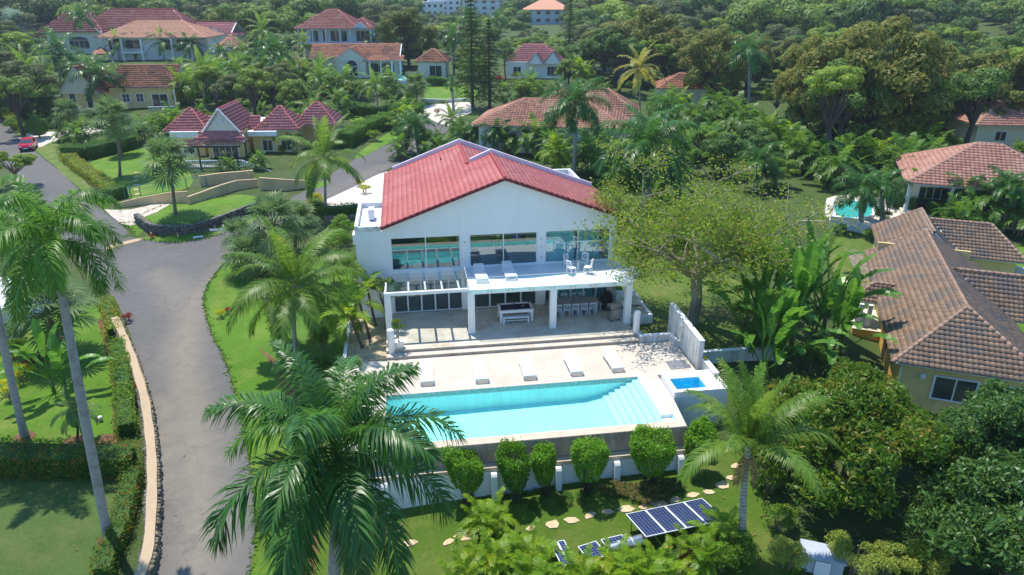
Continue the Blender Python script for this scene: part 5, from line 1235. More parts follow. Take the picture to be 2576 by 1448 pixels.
crown_variant('forest_dark', 'forest_dark', r=(4, 4, 3.2), lobes=18, nleaf=4200, size=.45, lobe_r=(.22, .38), bias=.75)
crown_variant('grey_tree', 'grey_tree', r=(4, 4, 2.6), lobes=24, nleaf=4000, size=.38, lobe_r=(.18, .32), squash=.6, bias=.75)
crown_variant('shrub', 'shrub', r=(1.5, 1.5, 1.1), lobes=16, nleaf=1500, size=.22, lobe_r=(.25, .42), low=-.1)
crown_variant('shrub_yellow', 'shrub_yellow', r=(1, 1, .8), lobes=12, nleaf=1200, size=.14, lobe_r=(.28, .42), low=-.1)
crown_variant('hedge_dark', 'hedge_dark', r=(1.6, 1.6, 1.2), lobes=16, nleaf=1800, size=.2, lobe_r=(.25, .42), low=-.1)
crown_variant('red_shrub', 'red_shrub', r=(1, 1, .8), lobes=12, nleaf=700, size=.26, lobe_r=(.25, .42), low=-.1, aspect=.25)
crown_variant('bougain', 'bougain', r=(2, 2, 1.8), lobes=22, nleaf=3600, size=.2, lobe_r=(.22, .36), low=-.3)
crown_variant('pale_shrub', 'pale_shrub', r=(1.4, 1.4, 1.1), lobes=18, nleaf=3600, size=.13, lobe_r=(.22, .36), low=-.2)
crown_variant('brown_cover', 'brown_cover', r=(1.2, 1.2, .45), lobes=18, nleaf=2200, size=.13, lobe_r=(.2, .34), low=-.0)
TREE_N = [0]
def tree(label, cat, key, base, height, crown, mat='bark_brown', group=None, sc_z=None, r0=None, name='broadleaf_tree', var=None, rz=None):
    """base on the ground, total height, crown radius in metres"""
    TREE_N[0] += 1; n = TREE_N[0]; rs = random.Random(n*13+5)
    me, c, lr = CROWN[key][n % 3 if var is None else var]
    R0 = max(abs(v.co.x) for v in list(me.vertices)[:400:3]) if False else {'olive': 5.4, 'olive2': 5.4, 'forest': 4.5, 'forest_light': 4.8, 'forest_dark': 4.5, 'grey_tree': 4.5}.get(key, 1.5)
    s = crown/R0; sz = sc_z or s
    if key in ('olive', 'olive2') and not sc_z: sz = max(s, .50*height/4.4)
    hz = {'forest': 3.2, 'forest_light': 2.6, 'forest_dark': 3.4, 'olive': 4.4, 'olive2': 4.4, 'grey_tree': 2.7}.get(key, 1.2)*sz
    b = Vector(base); top = Vector((0, 0, max(height-hz, hz*.5)))
    o = thing(name, label, cat, b, rs.uniform(0, 6.28) if rz is None else rz, group)
    link('crown', me, o, top, None, (s, s, sz))
    mb = MB(); cc = [Vector((p[0]*s, p[1]*s, p[2]*sz)) for p in c]
    limbs(mb, (0, 0, 0), top, cc, lr, r0 or (.10 + .022*height), 1.0, rs, 2 if len(c) > 20 else 1)
    mb.build('trunk', M[mat], o, smooth=True)
    return o
SHR = {'shrub': 1.8, 'shrub_yellow': 1.25, 'hedge_dark': 1.9, 'red_shrub': 1.25, 'bougain': 2.3, 'pale_shrub': 1.65, 'brown_cover': 1.5}
SHZ = {'shrub': 1.3, 'shrub_yellow': .95, 'hedge_dark': 1.4, 'red_shrub': .95, 'bougain': 2.1, 'pale_shrub': 1.3, 'brown_cover': .5}
def shrub(label, key, base, rad, height=None, cat='shrub', group=None, name='shrub', stems=True):
    TREE_N[0] += 1; n = TREE_N[0]; rs = random.Random(n*7+1)
    me, c, lr = CROWN[key][n % 3]; s = rad/SHR[key]; sz = s if height is None else height/(2*SHZ[key])
    o = thing(name, label, cat, Vector(base), rs.uniform(0, 6.28), group)
    link('foliage', me, o, (0, 0, SHZ[key]*sz*.9), None, (s, s, sz))
    if stems:
        mb = MB()
        for i in range(5):
            a = rs.uniform(0, 6.28); q = rs.uniform(.2, .5)*rad
            mb.tube([(math.cos(a)*.08, math.sin(a)*.08, -.2), (math.cos(a)*q, math.sin(a)*q, SHZ[key]*sz*1.2)], [.04*s+.01, .015], 5, False)
        mb.build('stems', M['bark_brown'], o)
    return o

# ---- fronds
def frond_mesh(name, mat, seed, L, e0, droop, n=40, leaf=.75, wid=.055, mode='flat', start=.14, sag=.5, twist=0.):
    """one feather frond growing along +X from the origin; e0 start elevation, droop total bend (radians)"""
    rs = np.random.RandomState(seed); K = 24; th = e0; x = z = 0.; pts = [(0, 0, 0)]; ths = [e0]
    for i in range(K):
        s = (i+.5)/K; th = e0 - droop*s**1.35; x += math.cos(th)*L/K; z += math.sin(th)*L/K; pts.append((x, 0, z)); ths.append(th)
    pts = np.array(pts); ths = np.array(ths)
    mb = MB(); ii = [0, 3, 7, 12, 17, 21, 24]
    mb.tube([pts[i] for i in ii], [max(.006, .034*L/4*(1-i/25)) for i in ii], 4, False)
    V = [np.array(mb.v)]; T = []
    for f in mb.f: T += [(f[0], f[1], f[2]), (f[0], f[2], f[3])]
    base = len(mb.v); Vv = []; rn = [0.9]*len(T)
    for sd in (1, -1):
        for j in range(n):
            s = start + (1-start)*(j + rs.rand()*.6)/n; q = s*K; i = min(int(q), K-1); f = q-i
            p = pts[i]*(1-f) + pts[i+1]*f; a = ths[i]*(1-f) + ths[i+1]*f
            Tn = np.array([math.cos(a), 0, math.sin(a)]); U = np.array([-math.sin(a), 0, math.cos(a)]); S = np.array([0, sd, 0.])
            ll = leaf*(math.sin(math.pi*(.16+.76*s))**.7)*(.85+.3*rs.rand())
            up = (.25 + .12*rs.normal()) if mode == 'flat' else (rs.choice([-.35, .15, .7]) + .2*rs.normal())
            d = Tn*(.35+.6*s) + S*(1.0 - .35*s) + U*up; d /= np.linalg.norm(d)
            g = sag*(.8+.4*rs.rand())
            w = np.cross(d, U); w /= np.linalg.norm(w) + 1e-9; w = w*wid*.5
            m = p + d*ll*.5 - np.array([0, 0, g*ll*.16]); e = p + d*ll*.88 - np.array([0, 0, g*ll*.62])
            Vv += [p - w*.5, p + w*.5, m + w, m - w, e]
            o = base + len(Vv) - 5; T += [(o, o+1, o+2), (o, o+2, o+3), (o+3, o+2, o+4)]; r_ = rs.rand()*.8; rn += [r_]*3
    return mesh_np(name, np.concatenate([V[0], np.array(Vv)]), np.array(T), mat, False, np.array(rn))
def fan_mesh(name, mat, seed, pet=1.0, r=.85, e0=.5, n=26, sag=.45, wid=.085):
    rs = np.random.RandomState(seed); mb = MB()
    d = np.array([math.cos(e0), 0, math.sin(e0)]); h = d*pet
    mb.tube([(0, 0, 0), tuple(h*.5 + np.array([0, 0, .04])), tuple(h)], [.022, .018, .012], 4, False)
    T = []; 
    for f in mb.f: T += [(f[0], f[1], f[2]), (f[0], f[2], f[3])]
    V = list(mb.v); rn = [.8]*len(T)
    e1 = e0 - .35; Tn = np.array([math.cos(e1), 0, math.sin(e1)]); U = np.array([-math.sin(e1), 0, math.cos(e1)])
    for j in range(n):
        a = (j/(n-1)-.5)*math.radians(290); ll = r*(.75+.25*math.cos(a*.5))*(.9+.2*rs.rand())
        q = Tn*math.cos(a) + np.array([0, 1, 0])*math.sin(a) + U*(.14*(j % 2) + .05*rs.normal()); q /= np.linalg.norm(q)
        w = np.cross(q, U); w = w/(np.linalg.norm(w)+1e-9)*wid*.5
        m = h + q*ll*.6 - np.array([0, 0, sag*ll*.08]); e = h + q*ll*.95 - np.array([0, 0, sag*ll*.5])
        o = len(V); V += [tuple(h), tuple(m + w), tuple(m - w), tuple(e)]; T += [(o, o+1, o+2), (o+2, o+1, o+3)]; r_ = rs.rand()*.8; rn += [r_]*2
    return mesh_np(name, np.array(V), np.array(T), mat, False, np.array(rn))
ELEV = [1.35, 1.05, .75, .42, .1, -.25]
FR = {}
def frond_set(key, mat, L, droops, n, leaf, wid, mode, sag, fan=False, elev=ELEV, start=.14):
    FR[key] = (L, [frond_mesh('frond', M[mat], 31*i+len(FR)*7, L, e, droops[min(i, len(droops)-1)], n, leaf, wid, mode, start, sag) for i, e in enumerate(elev)])
frond_set('royal', 'royal', 4.0, [1.3, 1.65, 1.85, 1.85, 1.65, 1.2], 96, .98, .062, 'plume', .85)
frond_set('royal_far', 'royal', 4.0, [1.3, 1.6, 1.75, 1.7, 1.5, 1.1], 34, .95, .12, 'plume', .85)
frond_set('royal_lit', 'royal_lit', 4.0, [1.6, 2.0, 2.3, 2.3, 2.1, 1.5], 92, .95, .06, 'plume', .85)
frond_set('coco', 'coco', 4.6, [.8, 1.25, 1.45, 1.5, 1.4, 1.0], 92, 1.05, .06, 'flat', 1.0)
frond_set('coco_up', 'coco', 4.6, [.4, .55, .85, 1.2, 1.55, 1.75], 92, 1.0, .06, 'flat', .9, False, [1.5, 1.4, 1.25, 1.1, .95, .75])
frond_set('coco_far', 'coco', 4.6, [.8, 1.25, 1.45, 1.5, 1.4, 1.0], 34, 1.0, .12, 'flat', .95)
frond_set('coco_yellow', 'coco_yellow', 4.6, [.8, 1.2, 1.4, 1.5, 1.4, 1.0], 34, 1.0, .12, 'flat', .8)
frond_set('areca', 'areca', 1.9, [1.0, 1.4, 1.6, 1.7, 1.6], 26, .55, .06, 'flat', .45)
frond_set('areca_far', 'areca_dark', 1.9, [1.0, 1.4, 1.6, 1.7, 1.6], 13, .6, .12, 'flat', .45)
frond_set('date', 'sabal', 1.5, [1.0, 1.5, 1.8, 1.8, 1.5], 34, .32, .03, 'flat', .3)
FR['sabal'] = (1.7, [fan_mesh('frond', M['sabal'], 5+i, 1.0, .95, e) for i, e in enumerate([1.3, 1.0, .65, .3, -.1, -.5])])
FR['silver'] = (1.7, [fan_mesh('frond', M['silver'], 55+i, 1.1, 1.1, e) for i, e in enumerate([1.3, 1.0, .65, .3, -.1, -.5])])
FR['dead'] = (1.5, [frond_mesh('dead_frond', M['dead'], 9+i, 1.9, e, .5, 14, .5, .08, 'flat', .2, .9) for i, e in enumerate([-1.0, -1.25])])
PALM_N = [0]
def palm(kind, label, base, top, L, nf=16, group=None, fr=None, r0=None, low=5, up=0, name=None, cat='palm tree', skirt=0, mat=None, spread=None):
    """trunk from base to the growing point `top`, feather or fan fronds of length L round it"""
    PALM_N[0] += 1; rs = random.Random(PALM_N[0]*31+7)
    base = Vector(base); top = Vector(top)
    name = name or {'royal': 'royal_palm', 'coco': 'coconut_palm', 'sabal': 'fan_palm', 'silver': 'silver_fan_palm', 'date': 'date_palm', 'areca': 'areca_palm'}[kind]
    o = thing(name, label, cat, base, 0, group)
    d = top - base; H = d.length
    r0 = r0 or {'royal': .24, 'coco': .15, 'sabal': .17, 'silver': .2, 'date': .07, 'areca': .05}[kind]
    tm = M[mat] if mat else {'royal': M['bark_grey'], 'coco': M['bark_ring'], 'sabal': M['bark_brown'], 'silver': M['bark_brown'], 'date': M['bark_dark'], 'areca': M['bark_pale']}[kind]
    bend = Vector((rs.uniform(-1, 1), rs.uniform(-1, 1), 0))*H*(.012 if kind == 'royal' else .03)
    shaft = min(1.5, H*.2) if kind == 'royal' else 0
    q = 1 - shaft/max(H, .1)
    ts = [0, .02, .06] + [i/10 for i in range(1, 11)]
    pts = [d*(t*q) + bend*math.sin(math.pi*t) for t in ts]; pts[0] = pts[0] - Vector((0, 0, .4))
    if kind == 'royal': rr = [r0*1.35, r0*1.25, r0*1.1] + [r0*(1.0 + .12*math.sin(3.1*t) - .28*t) for t in ts[3:]]
    else: rr = [r0*1.5, r0*1.3, r0*1.1] + [r0*(1.0 - .25*t) for t in ts[3:]]
    MB().tube(pts, rr, 9).build('trunk', tm, o, smooth=True)
    if shaft: MB().tube([d*q, d*(q+(1-q)*.45), d], [r0*.82, r0*.74, r0*.38], 9).build('crownshaft', M['shaft'], o, smooth=True)
    key = fr or kind; L0, fm = FR[key]; nv = min(len(fm), low+1)
    for i in range(nf):
        t = (i+.5)/nf
        k = min(nv-1, up + int((nv-up)*t)); az = i*2.39996 + rs.uniform(-.25, .25)
        s = L/L0*rs.uniform(.88, 1.1)
        f = link('frond', fm[k], o, d + Vector((0, 0, -.25*t*L/4)), (rs.uniform(-.12, .12), rs.uniform(-.12, .12), az), (s, s, s))
    if kind in ('royal', 'coco') and not skirt and L > 3.2: skirt = PALM_N[0] % 3
    for i in range(skirt):
        link('dead_frond', FR['dead'][1][i % 2], o, d - d.normalized()*(.15+.1*i/skirt), (0, 0, i*2.4+.5), (L/(5.0 if kind == 'coco' else 3.4),)*3)
    return o
def palm_px(kind, label, b, t, L, z=None, **kw):
    """survey points of the trunk foot and of the growing point"""
    base = ground_pt(*b) if z is None else at(*b, z)
    return palm(kind, label, base, on_y(t[0], t[1], base.y), L, **kw)
def areca(label, base, H, nst=6, nfr=6, L=1.9, group=None, fr='areca', spread=.5, name='areca_palm', cat='palm clump', mat='bark_pale'):
    """clump of slim stems, each with its own arching fronds"""
    PALM_N[0] += 1; rs = random.Random(PALM_N[0]*17+3)
    o = thing(name, label, cat, Vector(base), 0, group); L0, fm = FR[fr]; mb = MB()
    for s_ in range(nst):
        a = s_*2.4 + rs.uniform(-.4, .4); q = spread*math.sqrt((s_+.3)/nst); h = H*rs.uniform(.55, 1.0)
        b0 = Vector((math.cos(a)*q*.5, math.sin(a)*q*.5, -.2)); t0 = Vector((math.cos(a)*q*1.5, math.sin(a)*q*1.5, h))
        m = (b0+t0)/2 - Vector((math.cos(a), math.sin(a), 0))*q*.2
        mb.tube([b0, m, t0], [.055, .045, .03], 6)
        for i in range(nfr):
            k = min(len(fm)-1, int(len(fm)*(i+.3)/nfr)); sc = L/L0*rs.uniform(.8, 1.1)
            link('frond', fm[k], o, t0, (0, 0, i*2.4 + rs.uniform(-.3, .3) + a), (sc, sc, sc))
    mb.build('stems', M[mat], o, smooth=True); return o
def blob_areca_mesh(seed, mat):
    """far clump: all fronds in one piece"""
    rs = random.Random(seed); Vs = []; Fs = []; rn = []; base = 0
    for s_ in range(6):
        a = s_*2.4; q = .5*math.sqrt(s_+.3)*.5; h = rs.uniform(.8, 2.2)
        for i in range(6):
            fm = FR['areca_far'][1][min(4, i)]; n = len(fm.vertices); co = np.empty(n*3, np.float32); fm.vertices.foreach_get('co', co); co = co.reshape(-1, 3)
            z = i*2.4 + rs.uniform(-.3, .3) + a; c, s = math.cos(z), math.sin(z)
            v = co @ np.array([[c, s, 0], [-s, c, 0], [0, 0, 1]]) + np.array([math.cos(a)*q*1.5, math.sin(a)*q*1.5, h])
            f = np.empty(len(fm.loops), np.int32); fm.loops.foreach_get('vertex_index', f)
            Vs.append(v); Fs.append(f.reshape(-1, 3)+base); base += n; r_ = np.empty(len(fm.polygons), np.float32); fm.attributes['rnd'].data.foreach_get('value', r_); rn.append(r_)
    return mesh_np('foliage', np.concatenate(Vs), np.concatenate(Fs), mat, False, np.concatenate(rn))
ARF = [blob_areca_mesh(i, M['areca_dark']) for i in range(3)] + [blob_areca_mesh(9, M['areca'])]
STEMS = MB()
for i in range(6): STEMS.tube([(math.cos(i*2.4)*.2, math.sin(i*2.4)*.2, -.2), (math.cos(i*2.4)*.45, math.sin(i*2.4)*.45, 1.6)], [.05, .03], 5)
STEMM = STEMS.mesh('stems', M['bark_pale'])
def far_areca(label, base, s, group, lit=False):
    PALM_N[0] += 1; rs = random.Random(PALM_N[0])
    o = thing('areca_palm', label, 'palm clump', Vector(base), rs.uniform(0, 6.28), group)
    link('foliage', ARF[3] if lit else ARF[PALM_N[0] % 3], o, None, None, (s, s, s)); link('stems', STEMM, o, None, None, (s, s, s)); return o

# ---- hedges: a clipped run with leaves over a twiggy core
def hedge(label, pts, wid, h, key='hedge', dens=110, size=.13, cat='hedge', group=None, name='hedge', cap_r=.25, px=True, z=None, flowers=None):
    P = G(*pts) if px else [Vector(p) for p in pts]
    TREE_N[0] += 1; rs = np.random.RandomState(TREE_N[0]*3+1)
    o0 = P[0].copy(); Vs = []; Ns = []; core = MB()
    for a, b in zip(P[:-1], P[1:]):
        d = b-a; L = max(.3, Vector((d.x, d.y)).length); t = Vector((d.x, d.y, 0)).normalized(); s = Vector((-t.y, t.x, 0))
        n = int(dens*L*(wid + 2*h)); k = rs.rand(n, 3)
        peri = k[:, 1]*(wid+2*h); side = np.where(peri < h, 0, np.where(peri < h+wid, 1, 2))
        lat = np.where(side == 0, -wid/2, np.where(side == 1, peri-h-wid/2, wid/2)); zz = np.where(side == 0, peri, np.where(side == 1, h, wid+2*h-peri))
        xx = k[:, 0]*(L+wid*.5)-wid*.25
        wob = np.sin(xx*1.3 + TREE_N[0])*.08 + np.sin(xx*2.9)*.05 + np.sin(xx*7.3)*.035
        lat = lat*(1 + wob) + rs.normal(size=n)*.07; zz = zz*(1+wob) + rs.normal(size=n)*.07
        g0 = a.z + (b.z-a.z)*np.clip(xx/L, 0, 1)
        Pn = np.stack([a.x + t.x*xx + s.x*lat, a.y + t.y*xx + s.y*lat, g0 + zz], -1) - np.array(tuple(o0))
        nn = np.where((side == 1)[:, None], np.array([0, 0, 1.]), np.where((side == 0)[:, None], -1., 1.)*np.array(tuple(s)))
        Vs.append(Pn); Ns.append(nn)
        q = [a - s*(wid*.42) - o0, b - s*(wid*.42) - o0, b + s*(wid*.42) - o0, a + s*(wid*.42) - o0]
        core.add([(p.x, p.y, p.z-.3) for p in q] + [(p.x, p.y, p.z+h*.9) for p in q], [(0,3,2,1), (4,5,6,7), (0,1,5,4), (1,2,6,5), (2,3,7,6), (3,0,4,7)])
    V, F = leaf_quads(rs, np.concatenate(Vs), np.concatenate(Ns), size, .6, .45)
    o = thing(name, label, cat, o0, 0, group)
    link('foliage', mesh_np('foliage', V, F, M[key], False, rs.rand(len(F))), o)
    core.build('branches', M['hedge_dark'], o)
    return o
# ---- paddle leaves (bananas, travellers palms)
def paddle_mesh(seed, L=1.9, wid=.55, pet=1.6, e0=1.2, droop=.8):
    rs = np.random.RandomState(seed); mb = MB(); V = []; F = []; K = 10; th = e0; p = np.zeros(3); rn = []
    pts = [p.copy()]; 
    for i in range(4): p = p + np.array([math.cos(e0), 0, math.sin(e0)])*pet/4; pts.append(p.copy())
    mb.tube([tuple(x) for x in pts], [.05, .045, .04, .035, .03], 5, False)
    T = [];
    for f in mb.f: T.append(f)
    V = list(mb.v); rn = [.6]*len(T); rows = []
    for i in range(K+1):
        s = i/K; a = e0 - droop*s**1.3; w = wid*.5*min(1, (math.sin(math.pi*min(.98, .06+s*.9))**.6)); c, sn = math.cos(a), math.sin(a)
        rows.append((p.copy(), w, a)); p = p + np.array([c, 0, sn])*L/K
    for sd in (1, -1):
        for i in range(K):
            (p0, w0, a0), (p1, w1, a1) = rows[i], rows[i+1]; g = .04*rs.rand()*(1 if i % 2 else .2)
            U = np.array([-math.sin(a0), 0, math.cos(a0)]); lift = .28 + .1*rs.normal()
            q0 = p0 + np.array([0, sd*w0, 0]) + U*w0*lift; q1 = p1 + np.array([0, sd*w1, 0]) + U*w1*lift - (p1-p0)*g*6
            o = len(V); V += [tuple(p0), tuple(p1), tuple(q1), tuple(q0)]; T.append((o, o+1, o+2, o+3)); rn.append(rs.rand()*.8)
    return mesh_np('leaf', np.array(V), np.array(T), M['paddle'], False, np.array(rn))
PAD = [paddle_mesh(i, 2.2, .62, 1.9, e, dr) for i, (e, dr) in enumerate([(1.45, .35), (1.25, .7), (1.05, 1.0), (.8, 1.2), (.55, 1.2)])]
def paddle_plant(label, base, H, n=9, s=1.0, group=None, fan=None, name='banana_plant', cat='plant', stem=True):
    PALM_N[0] += 1; rs = random.Random(PALM_N[0]*5+2); o = thing(name, label, cat, Vector(base), 0, group)
    for i in range(n):
        if fan is not None:
            t = (i+.5)/n*2-1; k = min(4, int(abs(t)*4.2)); az = fan if t > 0 else fan+math.pi; zt = H*(1 - .25*abs(t))
        else: k = min(4, int(i/n*5)); az = i*2.4 + rs.uniform(-.3, .3); zt = H*rs.uniform(.85, 1)
        q = s*rs.uniform(.85, 1.12)
        link('leaf', PAD[k], o, (0, 0, zt), (rs.uniform(-.12, .12), 0, az + rs.uniform(-.18, .18)), (q, q, q))
    if stem: MB().tube([(0, 0, -.3), (.02, 0, H*.5), (0, 0, H+.1)], [.16*s, .13*s, .08*s], 8).build('stem', M['shaft'], o, smooth=True)
    return o
# ---------------------------------------------------------------- palms placed one by one
# big palms in front
o = palm('royal', 'huge dark green royal palm in the foreground with drooping fronds over the pool end', Vector((-7.0, 19.8, tz(-7.0, 19.8))), at(848, 1128, 6.0), 4.9, 20, r0=.24, low=5, skirt=2)
palm_px('royal', 'tall leaning grey royal palm on the lower garden lawn at the left', (272, 1352), (128, 590), 3.5, nf=18, fr='royal_lit', r0=.205)
palm_px('royal', 'second tall grey royal palm cut by the left edge of the picture', (62, 1098), (-40, 600), 3.8, nf=18, fr='royal_lit', r0=.19)
palm_px('coco', 'coconut palm with dead leaf bases standing on the front lawn at the right', (1868, 1385), (1882, 1125), 3.9, nf=15, skirt=5, r0=.17, low=5, fr='coco_up')
palm_px('coco', 'wide yellowish coconut palm beside the bend of the road', (745, 905), (742, 715), 5.0, nf=20, low=5)
palm_px('coco', 'tall coconut palm by the road in front of the red roofed house', (818, 545), (815, 395), 4.6, nf=17, low=5)
for i in range(6):
    link('frond', FR['royal_lit'][1][i % 2], o, at(848, 1128, 6.0) - o.location + Vector((0, 0, .1)), (0, 0, i*1.05+.4), (1.0, 1.0, 1.0))
for i, az in enumerate((-1.9, -1.2, 3.5)):
    link('frond', FR['royal'][1][4], o, at(848, 1128, 6.0) - o.location - Vector((0, 0, .35)), (0, .25, az), (1.12, 1.12, 1.12))
# fan palms along the junction
for b, t, L, lab in [((705, 700), (688, 560), 2.6, 'dense fan palm by the road junction behind the yellowish coconut palm'), ((640, 690), (628, 640), 2.3, 'low fan palm on the grass verge beside the street sign'),
        ((742, 640), (745, 560), 2.3, 'fan palm nearest the annex of the villa'), ((442, 540), (425, 405), 2.9, 'round headed fan palm on the stone walled corner lawn'), ((302, 445), (284, 300), 2.9, 'tall fan palm on the hedged lawn'),
        ((307, 392), (300, 322), 2.4, 'fan palm behind the tall one on the hedged lawn'), ((176, 348), (172, 288), 2.6, 'fan palm beside the clipped ball tree'), ((162, 895), (118, 785), 3.0, 'blue green fan palm under the tall leaning palms at the left'),
        ((1047, 262), (1046, 215), 2.7, 'fan palm beside the pale drive near the pavilion'), ((1272, 200), (1269, 128), 2.8, 'fan palm behind the two pines'), ((598, 640), (604, 592), 1.9, 'small fan palm beside the road at the junction')]:
    palm_px('sabal', lab, b, t, L, nf=26, skirt=3)
for b, t, L, k, fr, lab in [((1443, 445), (1447, 262), 4.9, 'royal', 'royal', 'tall royal palm behind the right slope of the red roof'), ((1630, 540), (1626, 372), 6.0, 'royal', 'royal', 'broad dark royal palm behind the bare limbed tree'),
        ((1882, 302), (1885, 130), 4.6, 'royal', 'royal_far', 'tall royal palm in front of the olive trees at the right'), ((1612, 300), (1610, 170), 5.0, 'coco', 'coco_yellow', 'yellowing coconut palm above the orange roof'),
        ((1054, 388), (1043, 320), 3.4, 'royal', 'royal', 'bushy palm beside the road behind the villa roof'), ((1140, 345), (1136, 300), 3.0, 'coco', 'coco', 'young palm at the end of the pale drive'),
        ((1250, 385), (1248, 335), 3.0, 'royal', 'royal', 'small palm right behind the roof peak of the villa'), ((1192, 372), (1190, 330), 2.4, 'royal', 'royal', 'slim palm just left of the roof peak'),
        ((254, 277), (246, 190), 5.6, 'royal', 'royal_far', 'royal palm standing in front of the yellow house'), ((156, 248), (143, 125), 5.4, 'royal', 'royal_far', 'royal palm at the left of the yellow house'),
        ((106, 290), (68, 182), 5.4, 'coco', 'coco_far', 'leaning coconut palm at the far left'), ((412, 150), (412, 105), 4.6, 'coco', 'coco_far', 'coconut palm in front of the salmon roofed house'),
        ((515, 276), (508, 178), 5.0, 'coco', 'coco_far', 'big coconut palm behind the red pyramid roofs'), ((951, 297), (944, 212), 3.6, 'coco', 'coco_far', 'bright palm on the little back lawn'),
        ((1142, 190), (1139, 95), 3.8, 'royal', 'royal_far', 'royal palm beside the pavilion'), ((1384, 165), (1384, 118), 3.9, 'coco', 'coco_far', 'coconut palm behind the small red roof'),
        ((1141, 278), (1136, 208), 1.9, 'royal', 'royal_far', 'slender twin stemmed palm by the pale drive'), ((1200, 130), (1180, 45), 4.4, 'royal', 'royal_far', 'royal palm far behind the pines'),
        ((680, 250), (690, 125), 4.4, 'royal', 'royal_far', 'royal palm between the gazebo and the three storey house'), ((655, 200), (660, 75), 4.4, 'coco', 'coco_far', 'tall palm right of the gazebo'),
        ((740, 230), (735, 175), 4.0, 'coco', 'coco_far', 'coconut palm left of the cream house'), ((1255, 100), (1250, 45), 4.4, 'royal', 'royal_far', 'royal palm behind the two pines'),
        ((330, 150), (200, 40), 4.4, 'royal', 'royal_far', 'royal palm beside the red roof at far left'), ((790, 260), (800, 195), 3.6, 'coco', 'coco_far', 'low coconut palm in front of the cream gable'),
        ((2220, 560), (2218, 470), 2.8, 'royal', 'royal', 'slim palm beside the neighbours pool'), ((2168, 580), (2165, 478), 3.0, 'royal', 'royal', 'leafy palm at the left end of the neighbours pool'),
        ((2445, 560), (2430, 480), 2.6, 'royal', 'royal', 'palm growing in front of the right hand veranda'), ((2520, 580), (2535, 470), 2.8, 'royal', 'royal', 'palm in front of the right hand tiled roof'),
        ((1900, 480), (1910, 410), 3.4, 'royal', 'royal', 'low palm in the thicket behind the bare limbed tree'), ((2000, 400), (1925, 330), 3.2, 'coco', 'coco', 'palm in the thicket below the olive trees'),
        ((2290, 440), (2285, 380), 2.6, 'royal', 'royal', 'palm beside the little white garden house'), ((1690, 350), (1668, 262), 3.4, 'royal', 'royal_lit', 'bright green palm between the two royal palms')]:
    palm_px(k, lab, b, t, L, nf=20 if fr in ('royal', 'coco', 'royal_lit') else 17, fr=fr)
for i, (b, t) in enumerate([((300, 152), (298, 108)), ((478, 152), (476, 112)), ((352, 148), (350, 118)), ((182, 128), (184, 88)), ((762, 152), (760, 112)), ((935, 150), (938, 108)), ((812, 205), (810, 168)), ((560, 168), (556, 132)), ((610, 172), (612, 128)), ((545, 262), (548, 205)), ((600, 235), (596, 180))]):
    palm_px('royal' if i % 2 else 'coco', ['coconut palm before the left windows of the salmon roofed house', 'palm before the right windows of the salmon roofed house', 'short coconut palm before the middle of the salmon roofed house', 'palm before the arched window of the long red roofed house', 'coconut palm at the left corner of the three storey house', 'palm at the right corner of the three storey house', 'coconut palm by the left gable end of the arched window house', 'palm at the left foot of the gazebo', 'coconut palm at the right foot of the gazebo', 'dark palm behind the first pyramid roof', 'coconut palm behind the front gable of the pyramid roofed house'][i], b, t, 3.9, nf=17, fr='royal_far' if i % 2 else 'coco_far')
palm_px('silver', 'silvery blue fan palm at the far left', (45, 110), (38, 60), 4.2, nf=24)
palm_px('date', 'small feathery date palm on the upper garden lawn', (195, 1112), (192, 1035), 1.5, nf=22, fr='date')
# three little palms in the planter against the house
for i, (u, v, L, h) in enumerate([(-3.3, 39.4, 2.0, 2.2), (-2.9, 40.6, 1.9, 2.5), (-2.6, 42.4, 1.7, 2.8)]):
    p = W(u, v, .12); palm('date', ['slim palm at the front of the planted bed by the terrace', 'slim palm in the middle of the planted bed by the terrace', 'slim palm closest to the annex wall in the planted bed'][i], p, p + Vector((-.5+.1*i, -.2, h)), L, 10, 'palms in the planted bed', 'areca', .09, 4)
tree('small dark leafed tree in the planted bed beside the first column', 'tree', 'forest_dark', W(-1.95, 41.8, .12), 3.6, 1.2, 'bark_dark', r0=.05, name='small_tree')
bb = link('foliage', CROWN['shrub'][1][0], POT, (0, 0, 1.35), None, (.24, .24, .45)); MB().tube([(0, 0, .4), (.03, 0, 1.0), (-.02, .02, 1.6)], [.03, .025, .01], 6).build('stem', M['bark_brown'], POT)
# areca clumps along the bottom edge
for i, (x, y, H, nst, lab) in enumerate([(1225, 1345, .8, 6, 'yellow green areca clump left of the stepping stones'), (1245, 1450, .9, 7, 'areca clump at the bottom edge beside the big palm'), (1315, 1425, .5, 5, 'small areca clump between two larger ones'),
        (1345, 1500, .9, 7, 'areca clump in front of the lower solar panel'), (1460, 1500, .8, 7, 'areca clump at the bottom edge below the solar collectors'), (1545, 1490, .8, 7, 'areca clump in front of the steel tank'), (1625, 1500, .9, 7, 'areca clump between the tank and the solar panels'),
        (1660, 1510, .8, 6, 'areca clump with one yellow frond at the bottom edge'), (1745, 1450, .7, 6, 'areca clump under the right end of the solar panels'), (1800, 1400, .6, 5, 'areca clump at the right corner of the solar panels'), (1170, 1480, .8, 5, 'low areca clump cut by the bottom edge')]):
    p = at(x, y, -2.9); p.z = tz(p.x, p.y); areca(lab, p, H+.35, nst, 6, 1.35, 'areca palms along the front garden', 'areca', .42)
